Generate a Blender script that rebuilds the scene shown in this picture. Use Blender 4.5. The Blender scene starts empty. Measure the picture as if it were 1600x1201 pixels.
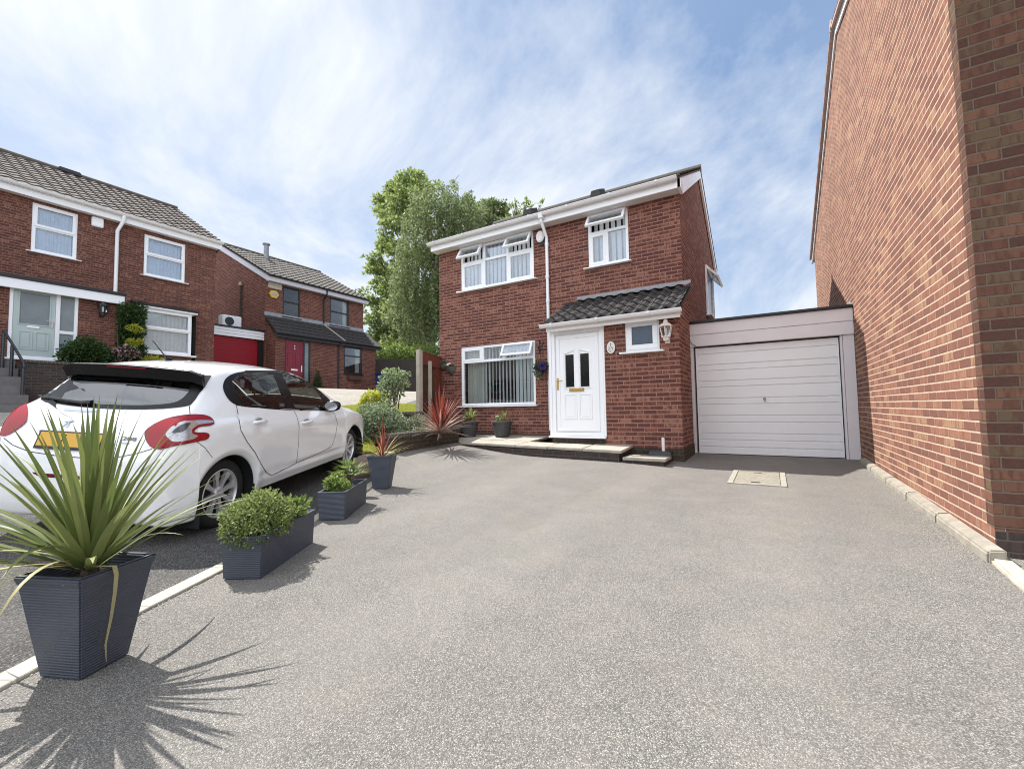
import bpy, bmesh, math, random
import numpy as np
from mathutils import Vector, Matrix
from mathutils.bvhtree import BVHTree
from mathutils.geometry import delaunay_2d_cdt

random.seed(7); RNG = np.random.default_rng(7)
sc = bpy.context.scene
COL = sc.collection
PI = math.pi; R = math.radians

# ---------------------------------------------------------------- camera
# house-aligned world: +X along the front of the main house, +Y away from the viewer, +Z up
F_PX, PITCH, ROLL, YAW, CAM_H = 678.7, .05525, -.01635, -.5391, 1.04
def camera_axes():
    cp, sp = math.cos(PITCH), math.sin(PITCH); cr, sr = math.cos(ROLL), math.sin(ROLL)
    fw = np.array([0, cp, sp]); up = np.array([0, -sp, cp]); rt = np.array([1., 0, 0])
    rt, up = cr*rt+sr*up, -sr*rt+cr*up
    dA = np.array([math.cos(YAW), math.sin(YAW), 0]); dB = np.array([-math.sin(YAW), math.cos(YAW), 0])
    M = np.array([dA, dB, [0, 0, 1.]])
    return M@rt, M@up, M@fw
RT, UP, FW = camera_axes()
CAM = np.array([0, 0, CAM_H])
def ray(px, py): return RT*(px-800)/F_PX-UP*(py-600.5)/F_PX+FW
def onZ(px, py, z): r = ray(px, py); return Vector(CAM+r*(z-CAM_H)/r[2])
def onY(px, py, y): r = ray(px, py); return Vector(CAM+r*y/r[1])
def onX(px, py, x): r = ray(px, py); return Vector(CAM+r*x/r[0])
def atD(px, py, d): return Vector(CAM+ray(px, py)*d)
def proj(p):
    v = np.asarray(p, float)-CAM; d = v@FW
    return 800+F_PX*(v@RT)/d, 600.5-F_PX*(v@UP)/d

cam = bpy.data.cameras.new('camera'); cam_o = bpy.data.objects.new('camera', cam); COL.objects.link(cam_o)
cam.sensor_width = 36; cam.sensor_fit = 'HORIZONTAL'; cam.lens = 36*F_PX/1600; cam.clip_start = .05; cam.clip_end = 2000
m4 = Matrix.Identity(4)
for i in range(3):
    m4[i][0] = RT[i]; m4[i][1] = UP[i]; m4[i][2] = -FW[i]; m4[i][3] = CAM[i]
cam_o.matrix_world = m4
sc.camera = cam_o

def smooth(a, b, x):
    t = min(1, max(0, (x-a)/(b-a))); return t*t*(3-2*t)
def T(x, y):
    """height of the ground"""
    z = .016*max(0, min(y, 14)-1.5)
    s = -x-4.2
    if s > -.6: z += .1*(s if s > .6 else (s+.6)**2/2.4)
    z += .06*smooth(.8, 2.2, -x)*smooth(4, 6.5, y)*smooth(7.5, 6, -x)
    far = 2.0+.02*(-x-16)                       # the plateau in front of the far house
    k = smooth(11.6, 16.0, -x)*smooth(6.5, 10.5, y)
    z = z*(1-k)+far*k
    if x < -24: z -= .1*(-x-24)*.6
    return z
def G(px, py):
    z = 0.
    for _ in range(60):
        p = onZ(px, py, z); z = .5*z+.5*T(p.x, p.y)
    p = onZ(px, py, z); p.z = T(p.x, p.y); return p

# ---------------------------------------------------------------- objects
def tag(o, label=None, cat=None, group=None, kind=None):
    if label: o['label'] = label
    if cat: o['category'] = cat
    if group: o['group'] = group
    if kind: o['kind'] = kind
    return o
def thing(name, label, cat, loc=(0, 0, 0), rz=0., group=None):
    o = bpy.data.objects.new(name, None); COL.objects.link(o); o.empty_display_size = .1
    o.location = loc; o.rotation_euler = (0, 0, rz)
    return tag(o, label, cat, group)
def copy_tree(o, parent=None):
    c = o.copy(); COL.objects.link(c)
    if parent is not None: c.parent = parent
    for ch in list(o.children): copy_tree(ch, c)
    return c
def root_of(o):
    while o.parent is not None: o = o.parent
    return o

class MB:
    """collects faces, builds ONE mesh object"""
    def __init__(s, fac=None): s.v = []; s.f = []; s.fac = fac; s.mi = []
    def _p(s, p): return s.fac(*p) if s.fac else tuple(p)
    def add(s, vs, fs, mi=0):
        n = len(s.v); s.v += [s._p(p) for p in vs]
        s.f += [tuple(i+n for i in f) for f in fs]; s.mi += [mi]*len(fs); return s
    def box(s, x0, x1, y0, y1, z0, z1, mi=0):
        return s.add([(x0, y0, z0), (x1, y0, z0), (x1, y1, z0), (x0, y1, z0), (x0, y0, z1), (x1, y0, z1), (x1, y1, z1), (x0, y1, z1)],
                     [(0, 3, 2, 1), (4, 5, 6, 7), (0, 1, 5, 4), (1, 2, 6, 5), (2, 3, 7, 6), (3, 0, 4, 7)], mi)
    def prism(s, pts, d, mi=0):
        """polygon (3-D points) extruded by vector d"""
        n = len(pts); d = Vector(d)
        vs = [tuple(p) for p in pts]+[tuple(Vector(p)+d) for p in pts]
        return s.add(vs, [tuple(range(n-1, -1, -1)), tuple(range(n, 2*n))]+[(i, (i+1) % n, n+(i+1) % n, n+i) for i in range(n)], mi)
    def tube(s, path, r, n=8, cap=True, mi=0):
        path = [Vector(p) for p in path]; rs = r if isinstance(r, (list, tuple)) else [r]*len(path)
        vs = []; up = None
        for i, p in enumerate(path):
            t = (path[min(i+1, len(path)-1)]-path[max(i-1, 0)]).normalized()
            if up is None:
                up = Vector((0, 0, 1)) if abs(t.z) < .9 else Vector((1, 0, 0))
            a = t.cross(up)
            if a.length < 1e-4: a = t.cross(Vector((0, 1, 0)))
            a.normalize(); b = a.cross(t).normalized(); up = b
            for k in range(n):
                an = 2*PI*k/n; vs.append(tuple(p+(a*math.cos(an)+b*math.sin(an))*rs[i]))
        fs = [(i*n+k, i*n+(k+1) % n, (i+1)*n+(k+1) % n, (i+1)*n+k) for i in range(len(path)-1) for k in range(n)]
        if cap: fs += [tuple(range(n-1, -1, -1)), tuple((len(path)-1)*n+k for k in range(n))]
        return s.add(vs, fs, mi)
    def lathe(s, prof, c=(0, 0, 0), n=24, axis='z', mi=0, cap=True, a0=0.):
        vs = []
        for r, h in prof:
            for k in range(n):
                an = 2*PI*k/n+a0; p = (r*math.cos(an), r*math.sin(an), h)
                if axis == 'x': p = (p[2], p[0], p[1])
                if axis == 'y': p = (p[0], p[2], p[1])
                vs.append((p[0]+c[0], p[1]+c[1], p[2]+c[2]))
        fs = [(i*n+k, i*n+(k+1) % n, (i+1)*n+(k+1) % n, (i+1)*n+k) for i in range(len(prof)-1) for k in range(n)]
        if cap: fs += [tuple(range(n-1, -1, -1)), tuple((len(prof)-1)*n+k for k in range(n))]
        return s.add(vs, fs, mi)
    def build(s, name, mat, parent=None, smooth=False, bevel=0, local=False, recalc=True, seg=2, angle=40):
        me = bpy.data.meshes.new(name); o = bpy.data.objects.new(name, me); COL.objects.link(o)
        v = s.v
        if parent is not None:
            o.parent = parent
            if not local:
                L = root_of(parent).location
                v = [(p[0]-L.x, p[1]-L.y, p[2]-L.z) for p in v]
        me.from_pydata(v, [], s.f)
        mats = mat if isinstance(mat, (list, tuple)) else [mat]
        for m in mats: me.materials.append(m)
        if len(mats) > 1: me.polygons.foreach_set('material_index', s.mi)
        if recalc or bevel:
            bm = bmesh.new(); bm.from_mesh(me)
            if recalc: bmesh.ops.recalc_face_normals(bm, faces=bm.faces)
            if bevel: bmesh.ops.bevel(bm, geom=[e for e in bm.edges if e.is_manifold and e.calc_face_angle(0) > .5], offset=bevel, segments=seg, affect='EDGES', clamp_overlap=True)
            bm.to_mesh(me); bm.free()
        if smooth:
            me.polygons.foreach_set('use_smooth', [True]*len(me.polygons))
            me.set_sharp_from_angle(angle=R(angle))
        me.update()
        return o

def fast_mesh(name, verts, faces_n, idx, mat, parent=None, smooth=False, matidx=None):
    """verts (N,3) array, every face has faces_n corners, idx flat indices"""
    me = bpy.data.meshes.new(name); o = bpy.data.objects.new(name, me); COL.objects.link(o)
    verts = np.asarray(verts, np.float32)
    if parent is not None:
        o.parent = parent; L = root_of(parent).location; verts = verts-np.array(L, np.float32)
    nf = len(idx)//faces_n
    me.vertices.add(len(verts)); me.vertices.foreach_set('co', verts.astype(np.float32).ravel())
    me.loops.add(len(idx)); me.loops.foreach_set('vertex_index', np.asarray(idx, np.int32))
    me.polygons.add(nf); me.polygons.foreach_set('loop_start', np.arange(0, nf*faces_n, faces_n, dtype=np.int32))
    mats = mat if isinstance(mat, (list, tuple)) else [mat]
    for m in mats: me.materials.append(m)
    if matidx is not None: me.polygons.foreach_set('material_index', np.asarray(matidx, np.int32))
    if smooth: me.polygons.foreach_set('use_smooth', [True]*nf)
    me.update(calc_edges=True); me.validate()
    return o

# ---------------------------------------------------------------- materials
class NT:
    def __init__(s, name):
        s.m = bpy.data.materials.new(name); s.m.use_nodes = True; s.t = s.m.node_tree; s.t.nodes.clear()
        s.out = s.t.nodes.new('ShaderNodeOutputMaterial')
    def n(s, typ, ins=None, **kw):
        nd = s.t.nodes.new('ShaderNode'+typ)
        for k, v in kw.items(): setattr(nd, k, v)
        for k, v in (ins or {}).items():
            sock = nd.inputs[k]
            if isinstance(v, bpy.types.NodeSocket): s.t.links.new(v, sock)
            else: sock.default_value = v
        return nd
    def math(s, op, a, b=0., c=0.):
        return s.n('Math', {0: a, 1: b, 2: c}, operation=op).outputs[0]
    def mix(s, f, a, b, mode='MIX'):
        nd = s.t.nodes.new('ShaderNodeMix'); nd.data_type = 'RGBA'; nd.blend_type = mode
        for i, v in ((0, f), (6, a), (7, b)):
            if isinstance(v, bpy.types.NodeSocket): s.t.links.new(v, nd.inputs[i])
            else: nd.inputs[i].default_value = v if i == 0 else (tuple(v)+(1,) if len(v) == 3 else v)
        return nd.outputs[2]
    def ramp(s, f, stops, interp='LINEAR'):
        nd = s.t.nodes.new('ShaderNodeValToRGB'); cr = nd.color_ramp; cr.interpolation = interp
        while len(cr.elements) < len(stops): cr.elements.new(.5)
        for e, (p, c) in zip(cr.elements, stops):
            e.position = p; e.color = (tuple(c)+(1,)) if not isinstance(c, (int, float)) else (c, c, c, 1)
        s.t.links.new(f, nd.inputs[0]); return nd.outputs[0]
    def obj(s): return s.n('TexCoord').outputs['Object']
    def noise(s, vec, scale, detail=3, rough=.55, out='Fac'):
        return s.n('TexNoise', {'Vector': vec, 'Scale': scale, 'Detail': detail, 'Roughness': rough}).outputs[out]
    def bump(s, h, strength=.5, dist=.01):
        return s.n('Bump', {'Height': h, 'Strength': strength, 'Distance': dist}).outputs[0]
    def scalev(s, vec, sc_): return s.n('Mapping', {'Vector': vec, 'Scale': sc_}).outputs[0]
    def pbr(s, col, rough=.6, normal=None, **kw):
        ins = {'Base Color': col if isinstance(col, bpy.types.NodeSocket) else tuple(col)+(1,), 'Roughness': rough}
        if normal is not None: ins['Normal'] = normal
        ins.update(kw)
        b = s.n('BsdfPrincipled', ins)
        return b.outputs[0]
    def done(s, shader): s.t.links.new(shader, s.out.inputs[0]); return s.m

def simple(name, col, rough=.6, var=.12, scale=6., bump=0., bscale=60., **kw):
    t = NT(name); v = t.obj()
    n = t.noise(v, scale, 4)
    c = t.mix(n, [x*(1-var) for x in col], [min(1, x*(1+var)) for x in col])
    nb = t.bump(t.noise(v, bscale, 3), .4, bump) if bump else None
    rr = t.n('MapRange', {0: t.noise(v, scale*2.3, 3), 3: max(0, rough-.08), 4: min(1, rough+.08)}).outputs[0]
    return t.done(t.pbr(c, rr, nb, **kw))

def brick(name, cols, mortar, mort_w=.01, dark=.5, bumpd=.004, soldier=False, stain=.25, burnt=None, cover=.5, perp=0.):
    """stretcher-bond brickwork in metres; every brick its own shade, with burnt patches"""
    cols = [(r*.92, g_*1.12, b*1.14) for r, g_, b in cols]
    t = NT(name); v = t.obj()
    g = t.n('NewGeometry')
    nx = t.n('SeparateXYZ', {0: t.n('VectorTransform', {0: g.outputs['True Normal']}, vector_type='NORMAL', convert_from='WORLD', convert_to='OBJECT').outputs[0]})
    xyz = t.n('SeparateXYZ', {0: v})
    sel = t.math('GREATER_THAN', t.math('ABSOLUTE', nx.outputs[0]), .6)
    u = t.math('ADD', t.math('MULTIPLY', xyz.outputs[0], t.math('SUBTRACT', 1, sel)), t.math('MULTIPLY', xyz.outputs[1], sel))
    zz = xyz.outputs[2]
    # uneven courses
    wob = t.math('MULTIPLY', t.math('SUBTRACT', t.noise(v, 9, 2), .5), .007)
    zz = t.math('ADD', zz, wob)
    bw, bh = (.225, .075) if not soldier else (.075, .225)
    row = t.math('FLOOR', t.math('DIVIDE', zz, bh))
    off = t.math('MULTIPLY', t.math('MODULO', t.math('ABSOLUTE', row), 2), .5) if not soldier else 0.
    ub = t.math('ADD', t.math('DIVIDE', u, bw), off)
    colm = t.math('FLOOR', ub)
    fu = t.math('MULTIPLY', t.math('FRACT', ub), bw); fv = t.math('MULTIPLY', t.math('FRACT', t.math('DIVIDE', zz, bh)), bh)
    du = t.math('MINIMUM', fu, t.math('SUBTRACT', bw, fu)); dv = t.math('MINIMUM', fv, t.math('SUBTRACT', bh, fv))
    edge = t.math('MINIMUM', t.math('ADD', du, perp), dv)
    edge = t.math('ADD', edge, t.math('MULTIPLY', t.math('SUBTRACT', t.noise(v, 90, 2), .5), .005))
    bm = t.n('MapRange', {0: edge, 1: mort_w*.42, 2: mort_w*.42+.0035}).outputs[0]       # 0 mortar, 1 brick
    cid = t.n('CombineXYZ', {0: colm, 1: row}).outputs[0]
    wn = t.n('TexWhiteNoise', {'Vector': cid}, noise_dimensions='3D')
    k = len(cols)
    c = t.ramp(wn.outputs[0], [(i/k, cols[i]) for i in range(k)], 'CONSTANT')
    # burnt bars and blotches inside the brick
    vv = t.n('CombineXYZ', {0: t.math('ADD', u, t.math('MULTIPLY', wn.outputs[0], 7.3)), 1: t.math('MULTIPLY', zz, .25), 2: row}).outputs[0]
    bars = t.noise(vv, 22, 2)
    bars = t.n('MapRange', {0: bars, 1: .62-cover*.3, 2: .62-cover*.3+.11}).outputs[0]
    c = t.mix(t.math('MULTIPLY', bars, dark), c, burnt or [x*.33 for x in cols[0]])
    c = t.mix(t.math('MULTIPLY', t.noise(v, 45, 4), .45), c, [min(1, x*1.7) for x in cols[0]])
    mo = t.mix(t.noise(v, 30, 3), [x*.75 for x in mortar], [min(1, x*1.2) for x in mortar])
    c = t.mix(bm, mo, c)
    c = t.mix(t.math('MULTIPLY', t.noise(v, .9, 4), stain), c, [x*.45 for x in cols[0]])
    h = t.math('ADD', t.math('MULTIPLY', bm, 1.), t.math('MULTIPLY', t.noise(v, 130, 3), .35))
    nb = t.bump(h, .9, bumpd)
    return t.done(t.pbr(c, .9, nb, **{'Specular IOR Level': .15}))

def tarmac(name, base, spread, scale=170., bump=.006, warm=0.0, moss=0.):
    t = NT(name); v = t.obj()
    vo = t.n('TexVoronoi', {'Vector': v, 'Scale': scale}, feature='F1')
    vo2 = t.n('TexVoronoi', {'Vector': v, 'Scale': scale*.37}, feature='F1')
    s = t.n('SeparateColor', {0: vo.outputs['Color']})
    tone = t.ramp(s.outputs[0], [(0, [x*(1-spread) for x in base]), (.55, base), (.86, [min(1, x*(1+spread)) for x in base]), (1, [min(1, x*(1+2.1*spread)) for x in base])])
    gap = t.n('MapRange', {0: vo.outputs['Distance'], 1: .35, 2: .72}).outputs[0]
    c = t.mix(t.math('MULTIPLY', gap, .65), tone, [x*.3 for x in base])
    big = t.noise(v, .7, 5, .6)
    c = t.mix(t.n('MapRange', {0: big, 1: .35, 2: .7, 3: 0., 4: .35}).outputs[0], c, [x*.62 for x in base])
    c = t.mix(t.n('MapRange', {0: t.noise(v, 3.1, 4), 1: .4, 2: .75, 3: 0., 4: .25}).outputs[0], c, [base[0]*1.3, base[1]*1.2, base[2]*1.1])
    # wheel-worn tracks along the drive, damp stains, a few oil drips and mossy patches
    sx_ = t.n('SeparateXYZ', {0: v}); wx = t.math('ADD', sx_.outputs[0], t.math('MULTIPLY', t.noise(v, .35, 2), .9))
    trk = t.math('SINE', t.math('MULTIPLY', wx, 4.1)); trk = t.n('MapRange', {0: trk, 1: .1, 2: .95, 3: 0., 4: .16}).outputs[0]
    c = t.mix(t.math('MULTIPLY', trk, t.noise(v, 1.1, 4)), c, [base[0]*1.75, base[1]*1.72, base[2]*1.66])
    st = t.noise(t.n('Mapping', {'Vector': v, 'Location': (3.7, 1.2, 0)}).outputs[0], .55, 6, .68)
    c = t.mix(t.n('MapRange', {0: st, 1: .57, 2: .72, 3: 0., 4: .24}).outputs[0], c, [base[0]*.42, base[1]*.40, base[2]*.38])
    oil = t.n('TexVoronoi', {'Vector': t.mix(.06, v, t.noise(v, 5, 3, .6, 'Color')), 'Scale': .62}, feature='F1').outputs['Distance']
    c = t.mix(t.n('MapRange', {0: oil, 1: .035, 2: .085, 3: .5, 4: 0.}).outputs[0], c, [x*.22 for x in base])
    ms = t.noise(t.n('Mapping', {'Vector': v, 'Location': (8, 3, 0)}).outputs[0], .9, 7, .7)
    c = t.mix(t.n('MapRange', {0: ms, 1: .60, 2: .72, 3: 0., 4: .35}).outputs[0], c, (.16, .16, .085))
    h = t.math('SUBTRACT', t.math('MULTIPLY', t.n('MapRange', {0: vo2.outputs['Distance'], 1: 0., 2: .8}).outputs[0], -.4), t.math('MULTIPLY', vo.outputs['Distance'], 1.))
    h = t.math('ADD', h, t.math('MULTIPLY', t.noise(v, 60, 3), .6))
    nb = t.bump(h, .75, bump)
    return t.done(t.pbr(c, .85, nb, **{'Specular IOR Level': .25}))

def glass(name, tint=(.75, .8, .8), refl=.12, rough=.01):
    t = NT(name)
    fr = t.n('Fresnel', {'IOR': 1.52}).outputs[0]
    f = t.math('MINIMUM', t.math('ADD', t.math('MULTIPLY', fr, .75), refl), 1.)
    v = t.obj(); nb = t.bump(t.noise(v, .8, 1), .02, .02)
    gl = t.n('BsdfGlossy', {'Color': (1, 1, 1, 1), 'Roughness': rough, 'Normal': nb}).outputs[0]
    tr = t.n('BsdfTransparent', {'Color': tuple(tint)+(1,)}).outputs[0]
    return t.done(t.n('MixShader', {0: f, 1: tr, 2: gl}).outputs[0])

def leafmat(name, c1, c2, c3=None, trans=.45, rough=.5):
    """leaf: shade varies from leaf to leaf, lets light through"""
    t = NT(name); g = t.n('NewGeometry')
    rnd = g.outputs['Random Per Island']
    st = [(0, c1), (1, c2)] if c3 is None else [(0, c1), (.6, c2), (1, c3)]
    c = t.ramp(rnd, st)
    v = t.obj(); c = t.mix(t.math('MULTIPLY', t.noise(v, 1.7, 3), .5), c, [x*.6 for x in c1])
    p = t.pbr(c, rough, **{'Specular IOR Level': .3})
    tl = t.n('BsdfTranslucent', {'Color': t.mix(.5, c, [min(1, x*1.6) for x in c2])}).outputs[0]
    return t.done(t.n('MixShader', {0: trans, 1: p, 2: tl}).outputs[0])

def strap_leaf(name, base, edge, trans=.3):
    """sword leaves: per-leaf shade, paler stripes along"""
    t = NT(name); g = t.n('NewGeometry'); rnd = g.outputs['Random Per Island']
    c = t.mix(rnd, base, edge)
    v = t.obj(); c = t.mix(t.math('MULTIPLY', t.noise(v, 14, 3), .4), c, [x*.55 for x in base])
    p = t.pbr(c, .5, **{'Specular IOR Level': .28})
    tl = t.n('BsdfTranslucent', {'Color': c}).outputs[0]
    return t.done(t.n('MixShader', {0: trans, 1: p, 2: tl}).outputs[0])

RED = [(.205, .068, .050), (.285, .105, .074), (.105, .033, .030), (.33, .135, .095), (.062, .022, .023), (.235, .078, .057), (.15, .046, .037), (.085, .028, .027)]
MAT = {}
MAT['brick_main'] = brick('red_brick', RED, (.36, .225, .175), .0155, dark=.85, burnt=(.065, .019, .019), cover=.48, perp=.003)
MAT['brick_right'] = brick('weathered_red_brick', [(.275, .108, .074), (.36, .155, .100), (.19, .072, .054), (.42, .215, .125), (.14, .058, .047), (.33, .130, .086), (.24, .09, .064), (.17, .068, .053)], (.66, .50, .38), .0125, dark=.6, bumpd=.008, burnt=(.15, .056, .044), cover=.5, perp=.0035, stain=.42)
MAT['brick_front'] = brick('grimy_shaded_brown_brick', [(.135, .054, .037), (.175, .072, .047), (.095, .040, .031), (.13, .085, .05), (.065, .030, .025), (.20, .085, .052)], (.17, .125, .095), .0125, dark=.7, bumpd=.006, burnt=(.07, .034, .026), perp=.002)  # grimy brown, darkened further: shade of the front face put into the colour
MAT['brick_left'] = brick('brown_red_brick', [(.18, .060, .042), (.25, .088, .058), (.09, .03, .025), (.28, .11, .072), (.055, .022, .020), (.15, .05, .036)], (.26, .175, .14), .0135, dark=.9, burnt=(.062, .022, .018), cover=.6, perp=.003)
MAT['brick_far'] = brick('far_red_brick', [(.18, .055, .040), (.24, .078, .054), (.09, .03, .025), (.27, .10, .066), (.06, .022, .020), (.15, .046, .034)], (.27, .175, .14), .0135, dark=.85, burnt=(.065, .022, .018), cover=.58, perp=.003)
MAT['brick_dark'] = brick('dark_engineering_brick', [(.060, .040, .036), (.075, .045, .038), (.05, .036, .034), (.09, .05, .04)], (.12, .10, .09), dark=.4)
MAT['brick_plinth'] = brick('damp_brick', [(.066, .040, .030), (.080, .046, .034), (.055, .035, .028), (.068, .050, .036)], (.115, .095, .078), dark=.6)
MAT['soldier'] = brick('brick_on_edge_coping', [(.085, .07, .06), (.11, .085, .07), (.07, .06, .054)], (.2, .17, .145), soldier=True, dark=.4)
MAT['upvc'] = simple('white_plastic', (.86, .875, .89), .34, .035, 2.5)
MAT['garage_white'] = simple('garage_door_white', (.86, .87, .88), .42, .06, 2.2)
MAT['kerb'] = simple('weathered_kerb_concrete', (.29, .262, .215), .95, .5, 9, .012, 40)
MAT['upvc_old'] = simple('aged_white_plastic', (.74, .71, .70), .45, .08, 5)
MAT['gutter'] = simple('white_gutter_plastic', (.76, .75, .75), .38, .06, 4)
MAT['pinkwhite'] = simple('sun_faded_white_paint', (.74, .705, .72), .5, .07, 4, .002, 30)
MAT['black_plastic'] = simple('black_plastic', (.018, .018, .02), .4, .2)
MAT['dark_metal'] = simple('black_painted_metal', (.02, .022, .026), .35, .2)
MAT['grey_lead'] = simple('lead_flashing', (.26, .28, .30), .6, .5, 9, .006, 14)
MAT['tile_dark'] = simple('dark_concrete_tile', (.034, .031, .030), .8, .5, 9, .004, 80)
MAT['tile_brown'] = simple('weathered_brown_tile', (.105, .087, .074), .9, .45, 5, .004, 60)
MAT['tile_grey'] = simple('weathered_grey_tile', (.105, .094, .082), .9, .4, 5, .004, 60)
MAT['concrete'] = simple('pale_concrete', (.45, .41, .335), .92, .42, 9, .006, 60)
MAT['slab'] = simple('cream_paving_slab', (.345, .315, .265), .92, .45, 6, .006, 40)
MAT['glass'] = glass('window_glass', (.90, .93, .94), .012)
MAT['glass_up'] = glass('upper_window_glass', (.86, .91, .96), .07)
MAT['doorglass'] = simple('dark_door_glass', (.012, .015, .016), .08, .3)
MAT['frost'] = simple('frosted_glass', (.06, .09, .13), .25, .25, 20)
MAT['frost_pale'] = simple('frosted_door_glass', (.20, .235, .245), .2, .3, 3)
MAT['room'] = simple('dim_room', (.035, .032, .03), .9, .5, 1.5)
MAT['blind'] = simple('pale_fabric_blind', (.66, .67, .66), .8, .05, 3)
MAT['curtain'] = simple('cream_curtain', (.62, .60, .53), .9, .1, 5)
MAT['brass'] = simple('polished_brass', (.65, .45, .16), .25, .15, 20, Metallic=1.0)
MAT['chrome'] = simple('bright_metal', (.75, .76, .78), .18, .05, Metallic=1.0)
MAT['fence_dark'] = simple('dark_stained_boards', (.040, .032, .028), .85, .35, 6, .004, 30)
MAT['fence_red'] = simple('red_brown_fence_stain', (.17, .040, .020), .75, .35, 6, .004, 30)
MAT['fence_brown'] = simple('brown_boards', (.085, .045, .026), .85, .4, 6, .004, 30)
MAT['post_grey'] = simple('weathered_timber', (.40, .35, .29), .9, .25, 8, .005, 30)
MAT['soil'] = simple('dark_compost', (.022, .017, .013), .95, .6, 60, .02, 60)
MAT['lamp_white'] = simple('cream_white_metal', (.74, .69, .66), .4, .06)
# ---------------------------------------------------------------- building helpers
def facA(Y): return lambda u, o, z: (u, Y-o, z)          # front that looks towards -Y
def facX(X): return lambda u, o, z: (X+o, u, z)          # front that looks towards +X
def wall(mb, u0, u1, z0, z1, holes=(), t=.25, o=0.):
    us = sorted({u0, u1, *[h[0] for h in holes], *[h[1] for h in holes]}); zs = sorted({z0, z1, *[h[2] for h in holes], *[h[3] for h in holes]})
    us = [u for u in us if u0 <= u <= u1]; zs = [z for z in zs if z0 <= z <= z1]
    solid = {}
    for i in range(len(us)-1):
        for j in range(len(zs)-1):
            cu, cz = (us[i]+us[i+1])/2, (zs[j]+zs[j+1])/2
            solid[i, j] = not any(h[0] < cu < h[1] and h[2] < cz < h[3] for h in holes)
    for (i, j), ok in solid.items():
        if not ok: continue
        a, b, c, d = us[i], us[i+1], zs[j], zs[j+1]
        mb.add([(a, o, c), (b, o, c), (b, o, d), (a, o, d)], [(0, 1, 2, 3)])
        mb.add([(a, o-t, c), (b, o-t, c), (b, o-t, d), (a, o-t, d)], [(3, 2, 1, 0)])
        for (di, dj, p, q) in ((-1, 0, (a, c), (a, d)), (1, 0, (b, c), (b, d)), (0, -1, (a, c), (b, c)), (0, 1, (a, d), (b, d))):
            if not solid.get((i+di, j+dj), False):
                mb.add([(p[0], o, p[1]), (q[0], o, q[1]), (q[0], o-t, q[1]), (p[0], o-t, p[1])], [(0, 1, 2, 3)])
def ring(mb, u0, u1, z0, z1, w, o0, o1):
    mb.box(u0, u1, o0, o1, z0, z0+w); mb.box(u0, u1, o0, o1, z1-w, z1)
    mb.box(u0, u0+w, o0, o1, z0+w, z1-w); mb.box(u1-w, u1, o0, o1, z0+w, z1-w)
def pane(parent, fac, u0, u1, z0, z1, o, mat):
    MB(fac).box(u0, u1, o-.006, o+.006, z0, z1).build('pane', mat, parent)
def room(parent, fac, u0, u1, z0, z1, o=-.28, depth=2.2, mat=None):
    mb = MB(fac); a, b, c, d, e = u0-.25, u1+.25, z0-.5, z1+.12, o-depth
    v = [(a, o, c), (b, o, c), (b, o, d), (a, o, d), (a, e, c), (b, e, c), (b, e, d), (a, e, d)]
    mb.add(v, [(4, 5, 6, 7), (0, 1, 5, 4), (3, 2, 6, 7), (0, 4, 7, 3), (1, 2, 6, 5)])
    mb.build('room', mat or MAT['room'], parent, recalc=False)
def blinds(parent, fac, u0, u1, z0, z1, o=-.17, pitch=.095, w=.085, ang=35, mat=None, skip=None, open_from=None):
    mb = MB(fac); u = u0+pitch/2; k = 0
    while u < u1:
        a = R((ang if not open_from or u < open_from else 4)+random.uniform(-9, 9)); c, s_ = math.cos(a)*w/2, math.sin(a)*w/2
        if not (skip and skip(u, k)):
            mb.add([(u-c, o-s_, z0), (u+c, o+s_, z0), (u+c, o+s_, z1), (u-c, o-s_, z1), (u-c+.002, o-s_+.003, z0), (u+c+.002, o+s_+.003, z0), (u+c+.002, o+s_+.003, z1), (u-c+.002, o-s_+.003, z1)],
                   [(0, 1, 2, 3), (7, 6, 5, 4), (0, 4, 5, 1), (1, 5, 6, 2), (2, 6, 7, 3), (3, 7, 4, 0)])
        u += pitch; k += 1
    mb.build('blind', mat or MAT['blind'], parent)
def curtain(parent, fac, u0, u1, z0, z1, o=-.24, waves=9, amp=.03, mat=None, taper=0., name='curtain'):
    mb = MB(fac); n = waves*8; vs = []
    for k in range(n+1):
        f = k/n; u = u0+(u1-u0)*f; d = o+amp*math.sin(f*waves*2*PI)+amp*.4*math.sin(f*waves*5.1)
        vs += [(u-taper*f, d, z0), (u, d, z1)]
    mb.add(vs, [(2*k, 2*k+2, 2*k+3, 2*k+1) for k in range(n)])
    mb.build(name, mat or MAT['curtain'], parent, smooth=True, recalc=False)
def sash_open(parent, fac, u0, u1, z0, z1, ang, gmat, mat=None):
    """top-hung vent standing open"""
    a = R(ang); L = z1-z0
    def f2(u, o, z):
        h = z1-z; oo = o+.02
        return fac(u, oo*math.cos(a)+h*math.sin(a), z1-h*math.cos(a)+oo*math.sin(a))
    mb = MB(f2); ring(mb, u0, u1, z0, z1, .055, -.02, .035)
    s = mb.build('sash', mat or MAT['upvc'], parent, bevel=.004, seg=1)
    pane(s, f2, u0+.05, u1-.05, z0+.05, z1-.05, .008, gmat)
def sash_shut(parent, fac, u0, u1, z0, z1, o, gmat, mat=None, w=.055):
    mb = MB(fac); ring(mb, u0, u1, z0, z1, w, o-.02, o+.022)
    s = mb.build('sash', mat or MAT['upvc'], parent, bevel=.004, seg=1)
    pane(s, fac, u0+w-.005, u1-w+.005, z0+w-.005, z1-w+.005, o, gmat)
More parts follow.
